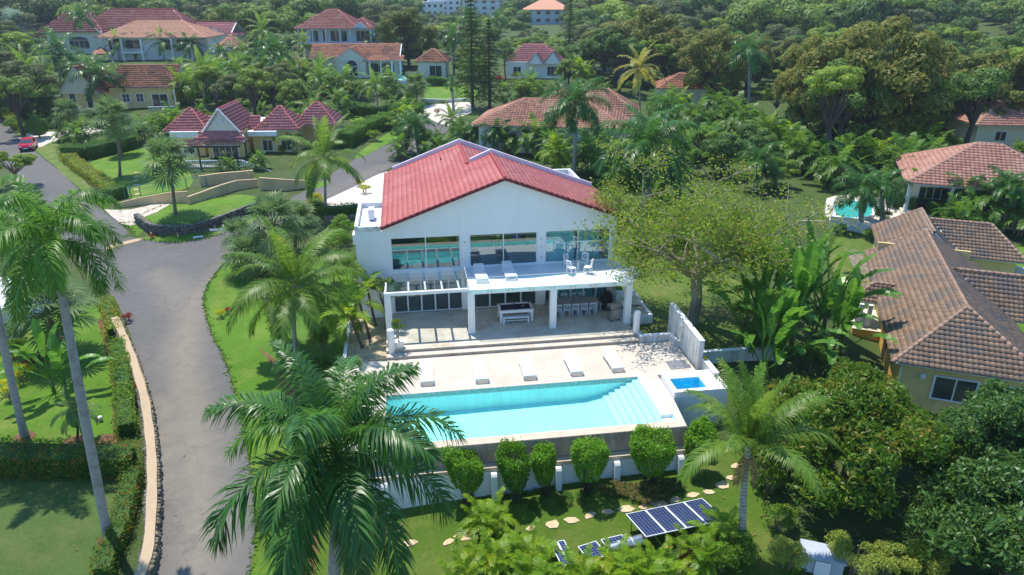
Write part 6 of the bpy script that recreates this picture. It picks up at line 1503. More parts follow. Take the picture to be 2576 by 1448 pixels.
# areca thickets behind the villa and elsewhere
k = 0
for (x, y, s) in [(1010,400,1.0),(1075,395,1.1),(1110,400,1.2),(1165,365,1.1),(1220,372,1.2),(1280,385,1.3),(1310,372,1.3),(1345,390,1.5),(1390,400,1.5),(1400,430,1.4),(1480,430,1.5),(1520,445,1.4),(1500,400,1.4),(1560,470,1.4),(1580,430,1.5),(1680,500,1.4),(1700,440,1.6),(1760,400,1.6),(1750,340,1.7),(1700,300,1.6),(1800,300,1.7),(1840,330,1.8),(1880,350,1.6),(1930,370,1.6),(1960,400,1.6),(2000,430,1.5),(2050,440,1.5),(2100,470,1.6),(2130,440,1.6),(2180,440,1.5),(2250,470,1.6),(2270,450,1.5),(2290,520,1.3),(2330,440,1.5),(2310,410,1.6),(2400,590,1.2),(2470,575,1.5),(2540,560,1.6),(2560,590,1.4)]:
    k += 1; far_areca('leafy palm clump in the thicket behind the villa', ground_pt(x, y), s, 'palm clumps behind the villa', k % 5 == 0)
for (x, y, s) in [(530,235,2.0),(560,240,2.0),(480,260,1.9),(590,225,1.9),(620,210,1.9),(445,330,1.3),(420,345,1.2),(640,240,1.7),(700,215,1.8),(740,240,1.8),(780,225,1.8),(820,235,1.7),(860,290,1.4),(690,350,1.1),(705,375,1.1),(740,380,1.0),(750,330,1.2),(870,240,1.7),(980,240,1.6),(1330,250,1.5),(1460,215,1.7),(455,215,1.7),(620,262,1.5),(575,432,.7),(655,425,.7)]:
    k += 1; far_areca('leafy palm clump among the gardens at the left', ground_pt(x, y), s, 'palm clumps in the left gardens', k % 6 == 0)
# travellers palms and bananas
for i, (x, y, H, s, fan, lab) in enumerate([(1905, 860, 2.0, 1.15, .3, 'tall paddle leafed clump nearest the bare limbed tree'), (1985, 900, 2.4, 1.25, .9, 'tallest paddle leafed clump beside the orange house'), (2065, 860, 2.2, 1.15, 2.6, 'paddle leafed clump right beside the porch of the orange house'), (1945, 940, 1.2, 1.05, 1.7, 'lower paddle leafed clump at the concrete wall'), (2020, 800, 2.3, 1.2, 2.2, 'paddle leafed clump behind the tallest one'), (2110, 900, 1.7, 1.05, 1.2, 'paddle leafed clump under the orange house wall')]):
    paddle_plant(lab, ground_pt(x, y), H, 15, s, 'travellers palms by the orange house', fan, 'travellers_palm', 'plant')
    paddle_plant(lab.replace('clump', 'sucker growing under the clump'), ground_pt(x, y) + Vector((-.9, -.7, 0)), .6, 8, 1.1, 'travellers palms by the orange house', None, 'travellers_palm', 'plant', False)
for i, (x, y, lab) in enumerate([(170, 1000, 'banana plant on the upper garden lawn beside the tall trunk'), (135, 985, 'lower banana plant on the upper garden lawn')]):
    paddle_plant(lab, ground_pt(x, y), .9, 9, .85, 'banana plants on the left lawn')
# ---------------------------------------------------------------- special trees
def tree_px(label, key, b, c, rpx, mat='bark_brown', group=None, cat='tree', **kw):
    base = ground_pt(*b); w = proj(base)[2]; top = on_y(c[0], c[1], base.y)
    t = tree(label, cat, key, base, top.z - base.z, rpx*w/FPX, mat, group, **kw); return t
# bare limbed tree beside the villa
def limbed_tree():
    base = ground_pt(1742, 812); rs = random.Random(4); nr = np.random.RandomState(4)
    o = thing('limbed_tree', 'sprawling light green tree with long bare twisting limbs on the side lawn', 'tree', base)
    C = on_y(1790, 520, base.y + 1.0) - base; fork = on_y(1752, 700, base.y) - base
    mb = MB(); mb.tube([(0, 0, -.4), (.0, 0, .1), fork*.5 + Vector((.15, 0, 0)), fork], [.52, .42, .36, .34], 10)
    tips = []
    def grow(p, d, L, r, lev):
        q = [p]; n = 4; dd = d.copy()
        for i in range(n):
            dd = (dd + Vector((rs.uniform(-.3, .3), rs.uniform(-.3, .3), rs.uniform(-.22, .2)))).normalized(); q.append(q[-1] + dd*L/n)
        mb.tube(q, [r*(1-.6*i/n) for i in range(n+1)], 6 if lev < 2 else 4, False)
        if lev >= 1: tips.extend(q[2:])
        if lev < 3:
            for i in range(4 if lev < 2 else 3):
                k = rs.randint(1, n); az = rs.uniform(0, 6.28)
                nd = (dd*.75 + Vector((math.cos(az), math.sin(az), rs.uniform(-.25, .45)))*.9).normalized(); grow(q[k], nd, L*rs.uniform(.5, .75), r*.45, lev+1)
    for az, el, L, r in [(0.35, .55, 4.2, .26), (2.9, .5, 5.0, .24), (1.6, .9, 4.8, .2), (4.6, .8, 4.0, .18), (.9, .7, 4.8, .18), (2.2, .75, 5.2, .16), (-.6, .75, 3.8, .17), (3.6, .65, 4.6, .15)]:
        grow(fork, Vector((math.cos(az)*math.cos(el), math.sin(az)*math.cos(el), math.sin(el))), L, r, 0)
    mb.build('trunk', M['bark_pale'], o, smooth=True)
    T = np.array([tuple(t) for t in tips]); T = T[T[:, 2] > 1.2]
    n = 24000; i = nr.choice(len(T), n); P = T[i] + nr.normal(size=(n, 3))*np.array([.42, .42, .32])
    V, F = leaf_quads(nr, P, rnd_unit(nr, n)*.6 + np.array([0, 0, .5]), .20, .5, .5)
    link('crown', mesh_np('crown', V, F, M['light_tree'], False, nr.rand(len(F))), o)
limbed_tree()
# mango trees at the lower right: near, so with leaf tufts of real size
def mango(label, base, top, R, mat, seed, n=34000, size=.24, lobes=60):
    o = thing('mango_tree', label, 'tree', base, 0)
    H = top - base.z; hz = H*.52
    me, c, lr = crown_mesh('crown', M[mat], seed, (R, R, hz), lobes, n, size, (.16, .27), .22, .36, .85, .45, .25, -.45, 7)
    link('crown', me, o, (0, 0, H-hz*.98))
    mb = MB(); limbs(mb, (0, 0, 0), (0, 0, H-hz), [Vector(p) for p in c], lr, .2, .9, random.Random(seed), 3); mb.build('trunk', M['bark_dark'], o, smooth=True)
mango('leafy mango tree with yellow bronze young tips at the lower right', Vector((16.3, 28.6, -2.5)), 3.3, 4.7, 'mango', 5, 46000, .25)
mango('dark glossy mango tree cut by the right edge of the picture', Vector((22.8, 27.0, -2.6)), 3.6, 3.8, 'mango_dark', 25, 34000, .27)
mango('second dark mango tree in the lower right corner', Vector((20.6, 22.8, -2.7)), 2.0, 3.7, 'mango_dark', 35, 32000, .27)
for x, y, r, k, lab in [(2140,1440,1.3,'pale_shrub','pale yellow green flowering shrub at the bottom right corner'), (2230,1446,1.1,'pale_shrub','pale shrub beside the dark juniper at the bottom edge'), (1975,1430,1.0,'pale_shrub','pale shrub left of the little white pump house'), (2330,1446,1.0,'pale_shrub','pale shrub right of the dark juniper'),
        (1960,1330,.9,'shrub','green shrub beside the coconut palm trunk'), (1935,1240,.9,'shrub','green shrub at the edge of the front lawn'), (1985,1010,.9,'red_shrub','reddish shrub below the paddle leafed clump'), (2060,1050,1.0,'shrub','shrub between the coconut palm and the mango tree'),
        (1850,1420,1.0,'shrub','leafy shrub at the foot of the coconut palm'), (1930,1150,.9,'red_shrub','bronze shrub behind the coconut palm'), (1740,1430,.8,'red_shrub','bronze shrub at the bottom edge right of the arecas'), (1800,1440,1.0,'shrub','shrub at the bottom edge next to the coconut palm'), (2380,1080,.9,'shrub','shrub under the window of the ochre house')]:
    shrub(lab, k, ground_pt(x, y), r)
ju = thing('juniper', 'dark feathery juniper at the bottom edge among pale shrubs', 'shrub', ground_pt(2300, 1440))
rs = np.random.RandomState(3); Pq = rs.normal(size=(2500, 3))*np.array([.35, .35, .5]) + np.array([0, 0, .9]); V, F = leaf_quads(rs, Pq, rnd_unit(rs, 2500), .22, .12, .2); link('foliage', mesh_np('foliage', V, F, M['pine'], False, rs.rand(len(F))), ju); MB().tube([(0,0,-.2),(0,0,1.2)], [.08,.03], 6).build('stem', M['bark_dark'], ju)
# big olive brown trees, upper right
for b, c, r, k, lab in [((2165,385),(2165,46),185,'olive','huge spreading olive brown tree at the upper right'), ((2010,365),(2040,95),95,'olive','olive tree with twin pale trunks left of the huge one'), ((2480,345),(2480,115),140,'olive2','dark brown green tree overhanging the brown roof at right'), ((1782,275),(1775,68),95,'olive','olive brown tree with dark trunk above the small blue pool'),
        ((1610,205),(1600,18),120,'olive','broad brown topped tree behind the yellowing coconut palm'), ((1030,172),(1025,14),85,'olive2','big round dark tree between the cream house and the pines'), ((2330,330),(2320,140),120,'olive2','dark tree right of the huge olive tree'), ((2100,330),(2080,130),110,'olive2','dark tree filling the gap left of the huge olive tree'),
        ((1700,190),(1690,60),70,'olive2','smaller olive tree between two brown topped ones'), ((2560,300),(2570,130),100,'olive','brown leafed tree cut by the right edge'), ((1520,180),(1500,60),70,'olive2','round topped dark olive tree growing close beside the yellowing coconut palm')]:
    tree_px(lab, k, b, c, r, 'bark_dark')
for b, c, r, k, lab in [((45,470),(40,380),62,'forest_light','yellow tipped bushy tree at the left edge by the road'), ((600,330),(560,270),40,'forest','dark bushy tree behind the gazebo garden'), ((840,330),(838,270),34,'forest_dark','dark tree right of the last pyramid roof'), ((905,250),(900,205),40,'forest','round tree below the cream house'),
        ((1320,270),(1330,205),36,'forest_light','bright round bush tree in front of the small red roof'), ((1660,480),(1690,395),60,'forest','leafy tree behind the bare limbed one'), ((1560,520),(1575,440),48,'forest','bushy tree at the right eave of the villa'), ((1830,440),(1830,370),75,'forest_light','light green tree behind the bare limbed one'),
        ((1950,470),(1960,400),60,'forest_light','yellowish tree in the thicket right of the bare limbed one'), ((2200,425),(2195,360),45,'forest','tree beside the tiny garden house'), ((1950,300),(1940,220),50,'forest_light','bright leafed tree below the royal palm at right')]:
    tree_px(lab, k, b, c, r)
for x, y, r, lab in [(868,610,1.5,'upper pink flecked bougainvillea against the annex'), (852,660,1.7,'middle bougainvillea with violet flowers beside the annex'), (880,720,1.5,'lower bougainvillea at the foot of the annex wall'), (840,720,1.3,'bougainvillea half hidden by the yellowish coconut palm')]: shrub(lab, 'bougain', ground_pt(x, y), r, cat='shrub')
for x, y, r, k, lab in [(918,488,.8,'shrub_yellow','golden clipped shrub on the pale drive beside the annex'), (905,470,.6,'shrub_yellow','smaller golden shrub at the road edge of the drive'), (800,515,.9,'shrub_yellow','golden shrub at the left end of the drive hedge'), (555,800,.5,'shrub_yellow','golden shrub on the verge by the bend'), (575,790,.4,'red_shrub','small red shrub on the verge by the bend'),
        (40,905,1.0,'shrub','leafy shrub on the left lawn near the edge'), (60,960,.9,'shrub_yellow','yellow shrub on the left lawn'), (20,1000,.9,'shrub_yellow','golden shrub cut by the left edge'), (30,860,1.1,'shrub','shrub beside the white wall at the left edge'), (90,930,.7,'red_shrub','bronze shrub on the left lawn'),
        (382,602,.35,'red_shrub','tiny red cordyline at the point of the corner lawn'), (322,810,.5,'red_shrub','red cordyline beside the roadside wall'), (350,990,.5,'red_shrub','second red cordyline beside the roadside wall'), (1640,262,1.4,'shrub','shrub at the corner of the orange roof'), (1255,215,1.4,'red_shrub','dark red shrub beside the small red roofed house'), (1300,205,1.3,'shrub_yellow','golden shrub beside the twin gable house'),
        (1100,290,.7,'red_shrub','dark red shrub at the end of the pale drive'), (760,220,1.5,'shrub','shrub left of the cream house wall'), (1180,250,1.2,'hedge_dark','dark shrub at the foot of the pines'), (700,1180,.8,'shrub','shrub by the flower strip left of the big palm'), (870,900,.9,'shrub','shrub at the left corner of the pool deck'), (820,880,1.2,'shrub','shrub on the green slope beside the planted bed'), (880,960,1.0,'shrub','shrub below the left edge of the pool deck'), (800,960,1.1,'hedge_dark','dark shrub on the slope under the coconut palm'), (860,1050,1.2,'hedge_dark','dark shrub behind the big palm'),
        (960,1290,.9,'hedge_dark','dark shrub behind the rock pile'), (930,1360,.9,'red_shrub','bronze shrub beside the rock pile'), (1650,620,1.2,'shrub','shrub at the back of the side lawn'), (1700,600,1.4,'hedge_dark','dark shrub at the back edge of the side lawn'), (1850,640,1.4,'hedge_dark','dark shrub right of the bare limbed tree'), (1780,620,1.4,'shrub','green shrub behind the trunk of the bare limbed tree'), (1690,705,.4,'shrub_yellow','small yellow shrub on the side lawn'), (1880,760,1.3,'hedge_dark','dark shrub under the paddle leafed plants'),
        (1890,900,1.1,'shrub','shrub at the concrete wall under the paddle leafed plants'), (1930,870,1.3,'shrub','bright shrub between the first paddle leafed clumps'), (2030,930,1.3,'shrub','shrub in front of the tallest paddle leafed clump'), (2090,950,1.2,'hedge_dark','dark shrub below the porch of the ochre house'), (1960,800,1.5,'shrub','shrub deep among the paddle leafed plants'), (2060,780,1.5,'hedge_dark','shrub behind the paddle leafed plants near the porch'), (1870,820,1.2,'shrub','shrub left of the paddle leafed plants on the side lawn'), (2110,590,.8,'shrub','shrub below the white wall of the neighbours pool'), (2180,605,.8,'shrub','second shrub below the white wall of the neighbours pool'), (2215,560,1.0,'shrub','shrub right of the neighbours pool')]:
    shrub(lab, k, ground_pt(x, y), r, cat='shrub')
# pines
def pine_mesh(seed, H, R, n=26):
    rs = np.random.RandomState(seed); P = []; 
    for i in range(n):
        z = H*(.10 + .9*i/n); L = R*(1 - (i/n)**1.4)*(.8+.3*rs.rand()) + .25
        for k in range(6):
            a = k*math.pi/3 + i*.6 + rs.uniform(-.15, .15); m = int(10 + 22*L); t = rs.rand(m)**.7
            P.append(np.stack([np.cos(a)*L*t, np.sin(a)*L*t, z + .22*L*t - .10*L*t*t*3 + rs.normal(size=m)*.06], -1) + rs.normal(size=(m, 3))*.09)
    P = np.concatenate(P); V, F = leaf_quads(rs, P, rnd_unit(rs, len(P))*.4+np.array([0, 0, .6]), .34, .3, .4)
    return mesh_np('crown', V, F, M['pine'], False, rs.rand(len(F)))
PINE = [pine_mesh(1, 22, 3.1), pine_mesh(2, 22, 2.6)]
for i, (b, t, s, lab) in enumerate([((1189, 272), (1189, -18), 1.0, 'tall narrow pine beside the pale drive, the left of two'), ((1232, 275), (1230, 44), .95, 'shorter pine of the pair beside the pale drive'), ((1431, 150), (1431, -25), .55, 'very slim pine behind the small red roofed house'), ((1479, 112), (1480, -22), .6, 'thin pine right of the very slim one')]):
    base = ground_pt(*b); H = on_y(t[0], t[1], base.y).z - base.z
    o = thing('pine_tree', lab, 'tree', base, i); link('crown', PINE[i % 2], o, None, None, (s, s, H/22)); MB().tube([(0, 0, -.3), (0, 0, H*.5), (0, 0, H)], [.3, .18, .04], 7).build('trunk', M['bark_dark'], o)
# ---------------------------------------------------------------- clipped bushes before the white wall
def vase_bush(label, px, base_px, wpx):
    b = ground_pt(*base_px); w = proj(b)[2]; Rr = wpx*.5*w/FPX*1.0; top = on_y(px[0], px[1], b.y).z - b.z; h = top
    TREE_N[0] += 1; rs = np.random.RandomState(TREE_N[0]); n = int(4200*Rr)+800
    z = rs.rand(n)**.8; a = rs.rand(n)*2*math.pi; rr = np.where(z > .9, np.clip(1-((z-.9)/.1)**2, 0, 1)**.5*.55+.45, .5 + .5*(z/.9)**.6)
    t = rs.rand(n) < .35; z = np.where(t, 1 - .12*rs.rand(n)**2, z); q = np.where(t, np.sqrt(rs.rand(n)), rr*(1+rs.normal(size=n)*.06))
    bump_ = 1 + .10*np.sin(a*2+TREE_N[0]) + .07*np.sin(a*5+z*4) + .05*np.sin(a*9-z*7)
    P = np.stack([np.cos(a)*q*Rr*bump_, np.sin(a)*q*Rr*bump_, h*(.34 + .66*z) + rs.normal(size=n)*(.05 + .06*(z > .9)) + .07*np.sin(a*3+TREE_N[0]*2)*z], -1)
    nn = np.stack([np.cos(a), np.sin(a), np.where(z > .85, 1.5, .25)], -1); nn /= np.linalg.norm(nn, axis=1, keepdims=True)
    st = rs.rand(n) < .008; P[st, 2] += rs.rand(int(st.sum()))*.28*h*.6; P[:, 0] += P[:, 2]*rs.uniform(-.09, .09); P[:, 2] *= 1 + .10*np.sin(a + TREE_N[0]*1.7)
    V, F = leaf_quads(rs, P, nn, .15, .42, .45)
    o = thing('clipped_bush', label, 'bush', b, 0, 'clipped bushes along the white wall')
    link('foliage', mesh_np('foliage', V, F, M['bamboo'], False, rs.rand(len(F))), o)
    mb = MB(); r2 = random.Random(TREE_N[0])
    for i in range(22):
        a_ = r2.uniform(0, 6.28); q_ = Rr*r2.uniform(.1, .4); mb.tube([(math.cos(a_)*q_*.7, math.sin(a_)*q_*.7, -.2), (math.cos(a_)*q_*1.5, math.sin(a_)*q_*1.5, h*.6)], [.022, .015], 4, False)
    mb.build('stems', M['bark_dark'], o)
for t, b, w_, lab in [((1172,1150),(1178,1262),88,'clipped bush half hidden behind the big palm fronds'), ((1298,1142),(1300,1262),76,'tall clipped bush second from the left on the white wall'), ((1374,1138),(1374,1246),62,'slimmest clipped bush in front of the white wall'), ((1476,1122),(1478,1240),94,'clipped bush in the middle of the white wall'), ((1632,1104),(1632,1218),106,'broadest clipped bush in front of the white wall'), ((1748,1092),(1750,1190),70,'rightmost clipped bush at the corner of the pool'), ((1748,1062),(1752,1140),36,'small bush against the plunge tub wall')]:
    vase_bush(lab, t, b, w_)
for i, (x, y, r) in enumerate([(1575,1240,1.0), (1620,1250,1.1), (1662,1246,1.0), (1695,1228,.8), (1542,1238,.8), (1420,1262,.6), (1350,1276,.6), (1470,1258,.6)]):
    shrub('low brown green ground cover below the clipped bushes', 'brown_cover' if i < 5 else 'hedge_dark', ground_pt(x, y), r*.9, .42, 'ground cover', 'ground cover along the white wall', 'low_shrub')
# ---------------------------------------------------------------- hedges
hedge('brownish clipped hedge running along the road verge at the left', [(170,402),(205,432),(250,462),(290,500)], 1.5, 1.0, 'hedge_yellow')
hedge('dark clipped block at the road end of the brownish hedge', [(275,506),(312,492)], 1.6, 1.3, 'hedge_dark')
hedge('dark hedge behind the hedged lawn', [(165,400),(225,400),(290,385),(340,372)], 1.8, 1.8, 'hedge_dark')
hedge('low yellowish hedge beside the car', [(25,305),(50,322),(70,335)], 1.6, 1.1, 'hedge_yellow')
hedge('tall dark hedge at the far left', [(-20,292),(60,292),(140,285)], 3.0, 3.2, 'hedge_dark', 60, .2)
hedge('long leafy hedge along the road behind the villa', [(868,370),(920,340),(970,318),(1030,302),(1055,290)], 2.2, 2.0, 'hedge', 90, .17)
hedge('dark hedge behind the little back lawn', [(888,282),(930,296),(975,298),(1040,275)], 1.6, 1.7, 'hedge_dark', 70, .2)
hedge('bright hedge between the left gardens', [(640,255),(715,252)], 3.0, 2.0, 'hedge', 60, .2)
hedge('clipped hedge beside the pavilion', [(1075,216),(1124,216)], 1.6, 1.6, 'hedge', 60, .2)
hedge('clipped hedge along the pale drive beside the annex', [(812,545),(860,546),(902,540)], 1.2, 1.1, 'hedge')
hedge('golden green hedge end by the road', [(790,512),(806,535)], 1.3, 1.0, 'hedge_yellow')
hedge('dark hedge around the small blue pool at the right', [(1775,322),(1825,318),(1872,322)], 3.0, 2.4, 'hedge_dark', 50, .22)
hedge('long dark hedge beneath the olive trees', [(2020,368),(2095,372),(2170,372)], 2.0, 2.2, 'hedge_dark', 50, .22)
hedge('bushy hedge in front of the veranda', [(2262,520),(2310,535),(2380,556)], 2.2, 1.5, 'hedge', 90, .17)
hedge('wide clipped hedge with red flowers between the two left lawns', [(-40,1178),(120,1182),(215,1182),(335,1182)], 1.7, 1.25, 'ixora', 200, .11)
hedge('narrow flowering hedge along the lower left lawn', [(338,1200),(326,1270),(306,1345),(280,1400),(262,1460)], .85, .75, 'ixora', 220, .10)
hedge('leafy border beside the soil strip of the upper garden', [(322,1098),(318,1020),(310,940),(298,880)], .9, .9, 'shrub', 160, .13)
hedge('yellowish border at the head of the soil strip', [(290,850),(282,812),(272,775)], .9, .8, 'hedge_yellow', 160, .13)
hedge('flowering border strip along the verge left of the big palm', [(760,1200),(768,1300),(748,1390),(735,1460)], 1.0, .6, 'ixora', 200, .10)
hedge('dark hedge behind the side lawn', [(1600,640),(1660,625),(1740,610)], 1.6, 1.6, 'hedge_dark', 70, .18)
ba = thing('clipped_ball_tree', 'dark green ball clipped tree on the verge near the red car', 'tree', ground_pt(100, 348)); w_ = proj(ba.location)[2]; rb = 25*w_/FPX
rs = np.random.RandomState(8); q = rnd_unit(rs, 5200); V, F = leaf_quads(rs, q*rb*(1+rs.normal(size=(5200, 1))*.03)*np.array([1, 1, .82]), q, .17, .6, .6); link('crown', mesh_np('crown', V, F, M['hedge_dark'], False, rs.rand(len(F))), ba, (0, 0, rb*1.15))
MB().tube([(0, 0, -.3), (.05, 0, rb*.7)], [.14, .1], 7).build('trunk', M['bark_dark'], ba); 
# ---------------------------------------------------------------- rubble walls
def rock_mesh(seed, mat):
    rs = np.random.RandomState(seed); V = []; n = 6
    V.append((0, 0, -.42))
    for i, z in enumerate((-.28, .12, .34)):
        for k in range(n): a = 2*math.pi*(k+.5*(i % 2))/n; r = (.42, .52, .30)[i]*(.8+.4*rs.rand()); V.append((r*math.cos(a), r*math.sin(a), z*(.8+.4*rs.rand())))
    V.append((0, 0, .44)); F = [(0, 1+(k+1) % n, 1+k) for k in range(n)]
    for i in range(2):
        for k in range(n): a, b = 1+i*n+k, 1+i*n+(k+1) % n; F += [(a, b, b+n), (a, b+n, a+n)]
    F += [(1+2*n+k, 1+2*n+(k+1) % n, 1+3*n) for k in range(n)]
    return mesh_np('stone', np.array(V), np.array(F), M[mat])
ROCK = [rock_mesh(i, 'rubble') for i in range(5)]; ROCK2 = [rock_mesh(20+i, 'coral_stone') for i in range(4)]; ROCK3 = [rock_mesh(40+i, 'bark_brown') for i in range(3)]
def rubble(o, base, line, z0, z1, size, rocks, side, limit, seed, depth=.0):
    """stones laid in uneven courses on the face of a wall; line in world points"""
    rs = random.Random(seed); L = [Vector(p) for p in line]; cnt = 0; jm = MB(); rows = max(1, round((z1-z0)/(size*.8)))
    for a, b in zip(L[:-1], L[1:]):
        d = b-a; ln_ = math.hypot(d.x, d.y); t = Vector((d.x, d.y, 0)).normalized(); s = Vector((-t.y, t.x, 0))*side; n = max(1, round(ln_/size))
        for r in range(rows):
            for i in range(n):
                f = (i+.5+(.4 if r % 2 else 0)+rs.uniform(-.2, .2))/n
                if f > 1.05: continue
                p = a + d*f; p = Vector((p.x, p.y, p.z + z0 + (z1-z0)*(r+.5)/rows)) + s*(depth + rs.uniform(-.03, .05)) - Vector(base)
                q = size*rs.uniform(.95, 1.35); ro = (rs.uniform(-.4, .4), rs.uniform(-.4, .4), rs.uniform(0, 6.28))
                if cnt < limit: link('stone', rs.choice(rocks), o, p, ro, (q, q, q*.85)); cnt += 1
                else:
                    m = rs.choice(rocks); jm.M = Matrix.LocRotScale(p, Vector(ro).to_track_quat('Z', 'Y') if False else None, (q, q, q*.85))
                    jm.add([tuple(v.co) for v in m.vertices], [tuple(pp.vertices) for pp in m.polygons])
    if jm.v: jm.M = None; tag(jm.build('stones', rocks[0].materials[0], o), kind='stuff')
px_b = [(342,560),(372,583),(405,591),(465,591),(510,583),(548,570),(614,544),(650,530)]
ln_ = spline(G(*px_b), 2); rw2 = thing('stone_retaining_wall', 'curved grey rubble stone wall holding up the palm lawn at the junction', 'wall', ln_[0])
b = MB()
for a, c in zip(ln_[:-1], ln_[1:]):
    d = (c-a); s = Vector((-d.y, d.x, 0)).normalized(); q = [a, c, c+s*.4, a+s*.4]; q = [p - ln_[0] for p in q]; b.add([(p.x, p.y, p.z-.4) for p in q] + [(p.x, p.y, p.z+.88) for p in q], [(0,3,2,1), (4,5,6,7), (0,1,5,4), (1,2,6,5), (2,3,7,6), (3,0,4,7)])
b.build('core', M['rubble'], rw2); rubble(rw2, ln_[0], ln_, -.05, .95, .27, ROCK, -1, 290, 5)
# roadside wall with tan cap on the left of the road
cl = [at(x, y, ground_pt(x, y).z + .65) for x, y in [(288,798),(308,840),(322,873),(336,910),(352,960),(364,1005),(372,1058),(379,1120),(382,1188),(381,1263),(373,1374),(352,1446),(338,1480)]]
cl = spline(cl, 3); o0 = cl[0].copy(); wr = thing('roadside_wall', 'low rubble wall with smooth tan cap curving along the left of the road', 'wall', o0)
b = MB(); b2 = MB(); lw_, rw_ = [], []
for i, p in enumerate(cl):
    d = cl[min(i+1, len(cl)-1)] - cl[max(i-1, 0)]; s = Vector((d.y, -d.x, 0)).normalized()
    wv = .23 + .02*math.sin(i*1.7); lw_.append(p - s*wv - o0); rw_.append(p + s*wv - o0)
if rw_[5].x < lw_[5].x: lw_, rw_ = rw_, lw_
n_ = len(cl); V = []
for l, r in zip(lw_, rw_): V += [l, r, r - Vector((0,0,.1)), l - Vector((0,0,.1))]
b.add(V, [f for i in range(n_-1) for f in [(i*4, i*4+1, i*4+5, i*4+4), (i*4+1, i*4+2, i*4+6, i*4+5), (i*4+3, i*4, i*4+4, i*4+7)]]); b.build('cap', M['cap_tan'], wr)
V = []
for l, r in zip(lw_, rw_): V += [l*.85+r*.15 - Vector((0,0,.09)), r*.85+l*.15 - Vector((0,0,.09)), r*.9+l*.1 - Vector((0,0,1.3)), l*.9+r*.1 - Vector((0,0,1.3))]
b2.add(V, [f for i in range(n_-1) for f in [(i*4, i*4+1, i*4+5, i*4+4), (i*4+1, i*4+2, i*4+6, i*4+5), (i*4+3, i*4, i*4+4, i*4+7)]]); b2.build('core', M['rubble'], wr)
rubble(wr, o0, [p + o0 for p in rw_], -.75, -.08, .24, ROCK2, -1, 280, 7, -.02); rubble(wr, o0, [p + o0 for p in lw_], -.6, -.1, .26, ROCK, 1, 0, 8, -.02)
# tan garden walls
def wall_line(label, px, h, th, mat, name='garden_wall', cat='wall', cap=None, zs=None):
    P = G(*px) if zs is None else [at(x, y, z) for (x, y), z in zip(px, zs)]
    o = thing(name, label, cat, P[0]); b = MB(); hh = h if isinstance(h, (list, tuple)) else [h]*len(P); cp = MB()
    for i, (a, c) in enumerate(zip(P[:-1], P[1:])):
        d = c-a; s = Vector((-d.y, d.x, 0)).normalized()*th; q = [p - P[0] for p in (a, c, c+s, a+s)]; hz = [hh[i], hh[i+1], hh[i+1], hh[i]]
        b.add([(p.x, p.y, p.z-.6) for p in q] + [(p.x, p.y, p.z+k) for p, k in zip(q, hz)], [(0,3,2,1), (4,5,6,7), (0,1,5,4), (1,2,6,5), (2,3,7,6), (3,0,4,7)])
        if cap: s2 = s*.15; q = [p - P[0] for p in (a-s2, c-s2, c+s+s2, a+s+s2)]; cp.add([(p.x, p.y, p.z+k+.003) for p, k in zip(q, hz)] + [(p.x, p.y, p.z+k+.06) for p, k in zip(q, hz)], [(0,3,2,1), (4,5,6,7), (0,1,5,4), (1,2,6,5), (2,3,7,6), (3,0,4,7)])
    b.build('wall', M[mat], o)
    if cap: cp.build('coping', M[cap], o)
    return o
wall_line('low tan wall rising beside the cobbled driveway', [(286,524),(350,517),(428,512),(475,512)], [.35,.7,1.1,1.2], .25, 'tan_wall', cap='cap_tan')
wall_line('tan wall with small pillar stepping up below the pergola house', [(478,516),(520,503),(560,490),(600,478),(650,470)], [.8,.9,1.0,1.0,.8], .25, 'tan_wall', cap='cap_tan')
wall_line('tall tan wall under the black pergola', [(505,470),(560,462),(640,455)], 1.2, .3, 'tan_wall')
wall_line('long tan wall along the road right of the pergola house', [(655,478),(720,480),(777,474)], [1.3,1.2,.8], .25, 'tan_wall', cap='cap_tan')
wall_line('white stepped garden wall below the neighbours pool', [(2198,592),(2160,584),(2150,580),(2085,572)], [.85,.85,1.1,1.1], .2, 'white', cap='white_clean')
wall_line('white garden wall at the right edge behind the orange house', [(2600,715),(2530,695),(2460,672)], [1.0,1.0,1.1], .2, 'white', cap='white_clean')
wall_line('low dark stone edging under the drive hedge', [(815,556),(862,557),(905,552)], .45, .3, 'rubble')
wall_line('white rim wall of the pale drive beneath the pines', [(1060,256),(1120,258),(1180,255)], .5, .3, 'white')
# white house corner at the left edge
lh = thing('white_garage', 'white wall and roof corner cut by the left edge of the picture', 'house', ground_pt(-60, 880), R(4))
hbox(lh, 'wall', 'white', -4, 1.6, 0, 7, -.5, 2.3); hbox(lh, 'roof_slab', 'white_roof', -4.2, 1.8, -.2, 7.2, 2.301, 2.5); win(lh, .2, .8, .8, .9, 0)
ph = thing('pump_house', 'little white flat roofed pump house among shrubs at the lower right', 'shed', at(2072, 1385, -1.6) - Vector((0, 0, .9)), R(-18))
hbox(ph, 'wall', 'hut', -.8, .8, -.45, .45, -.5, .75); hbox(ph, 'roof_slab', 'hut', -.88, .88, -.52, .52, .751, .84); hbox(ph, 'door', 'frame', -.3, .3, -.52, -.501, -.1, .7)
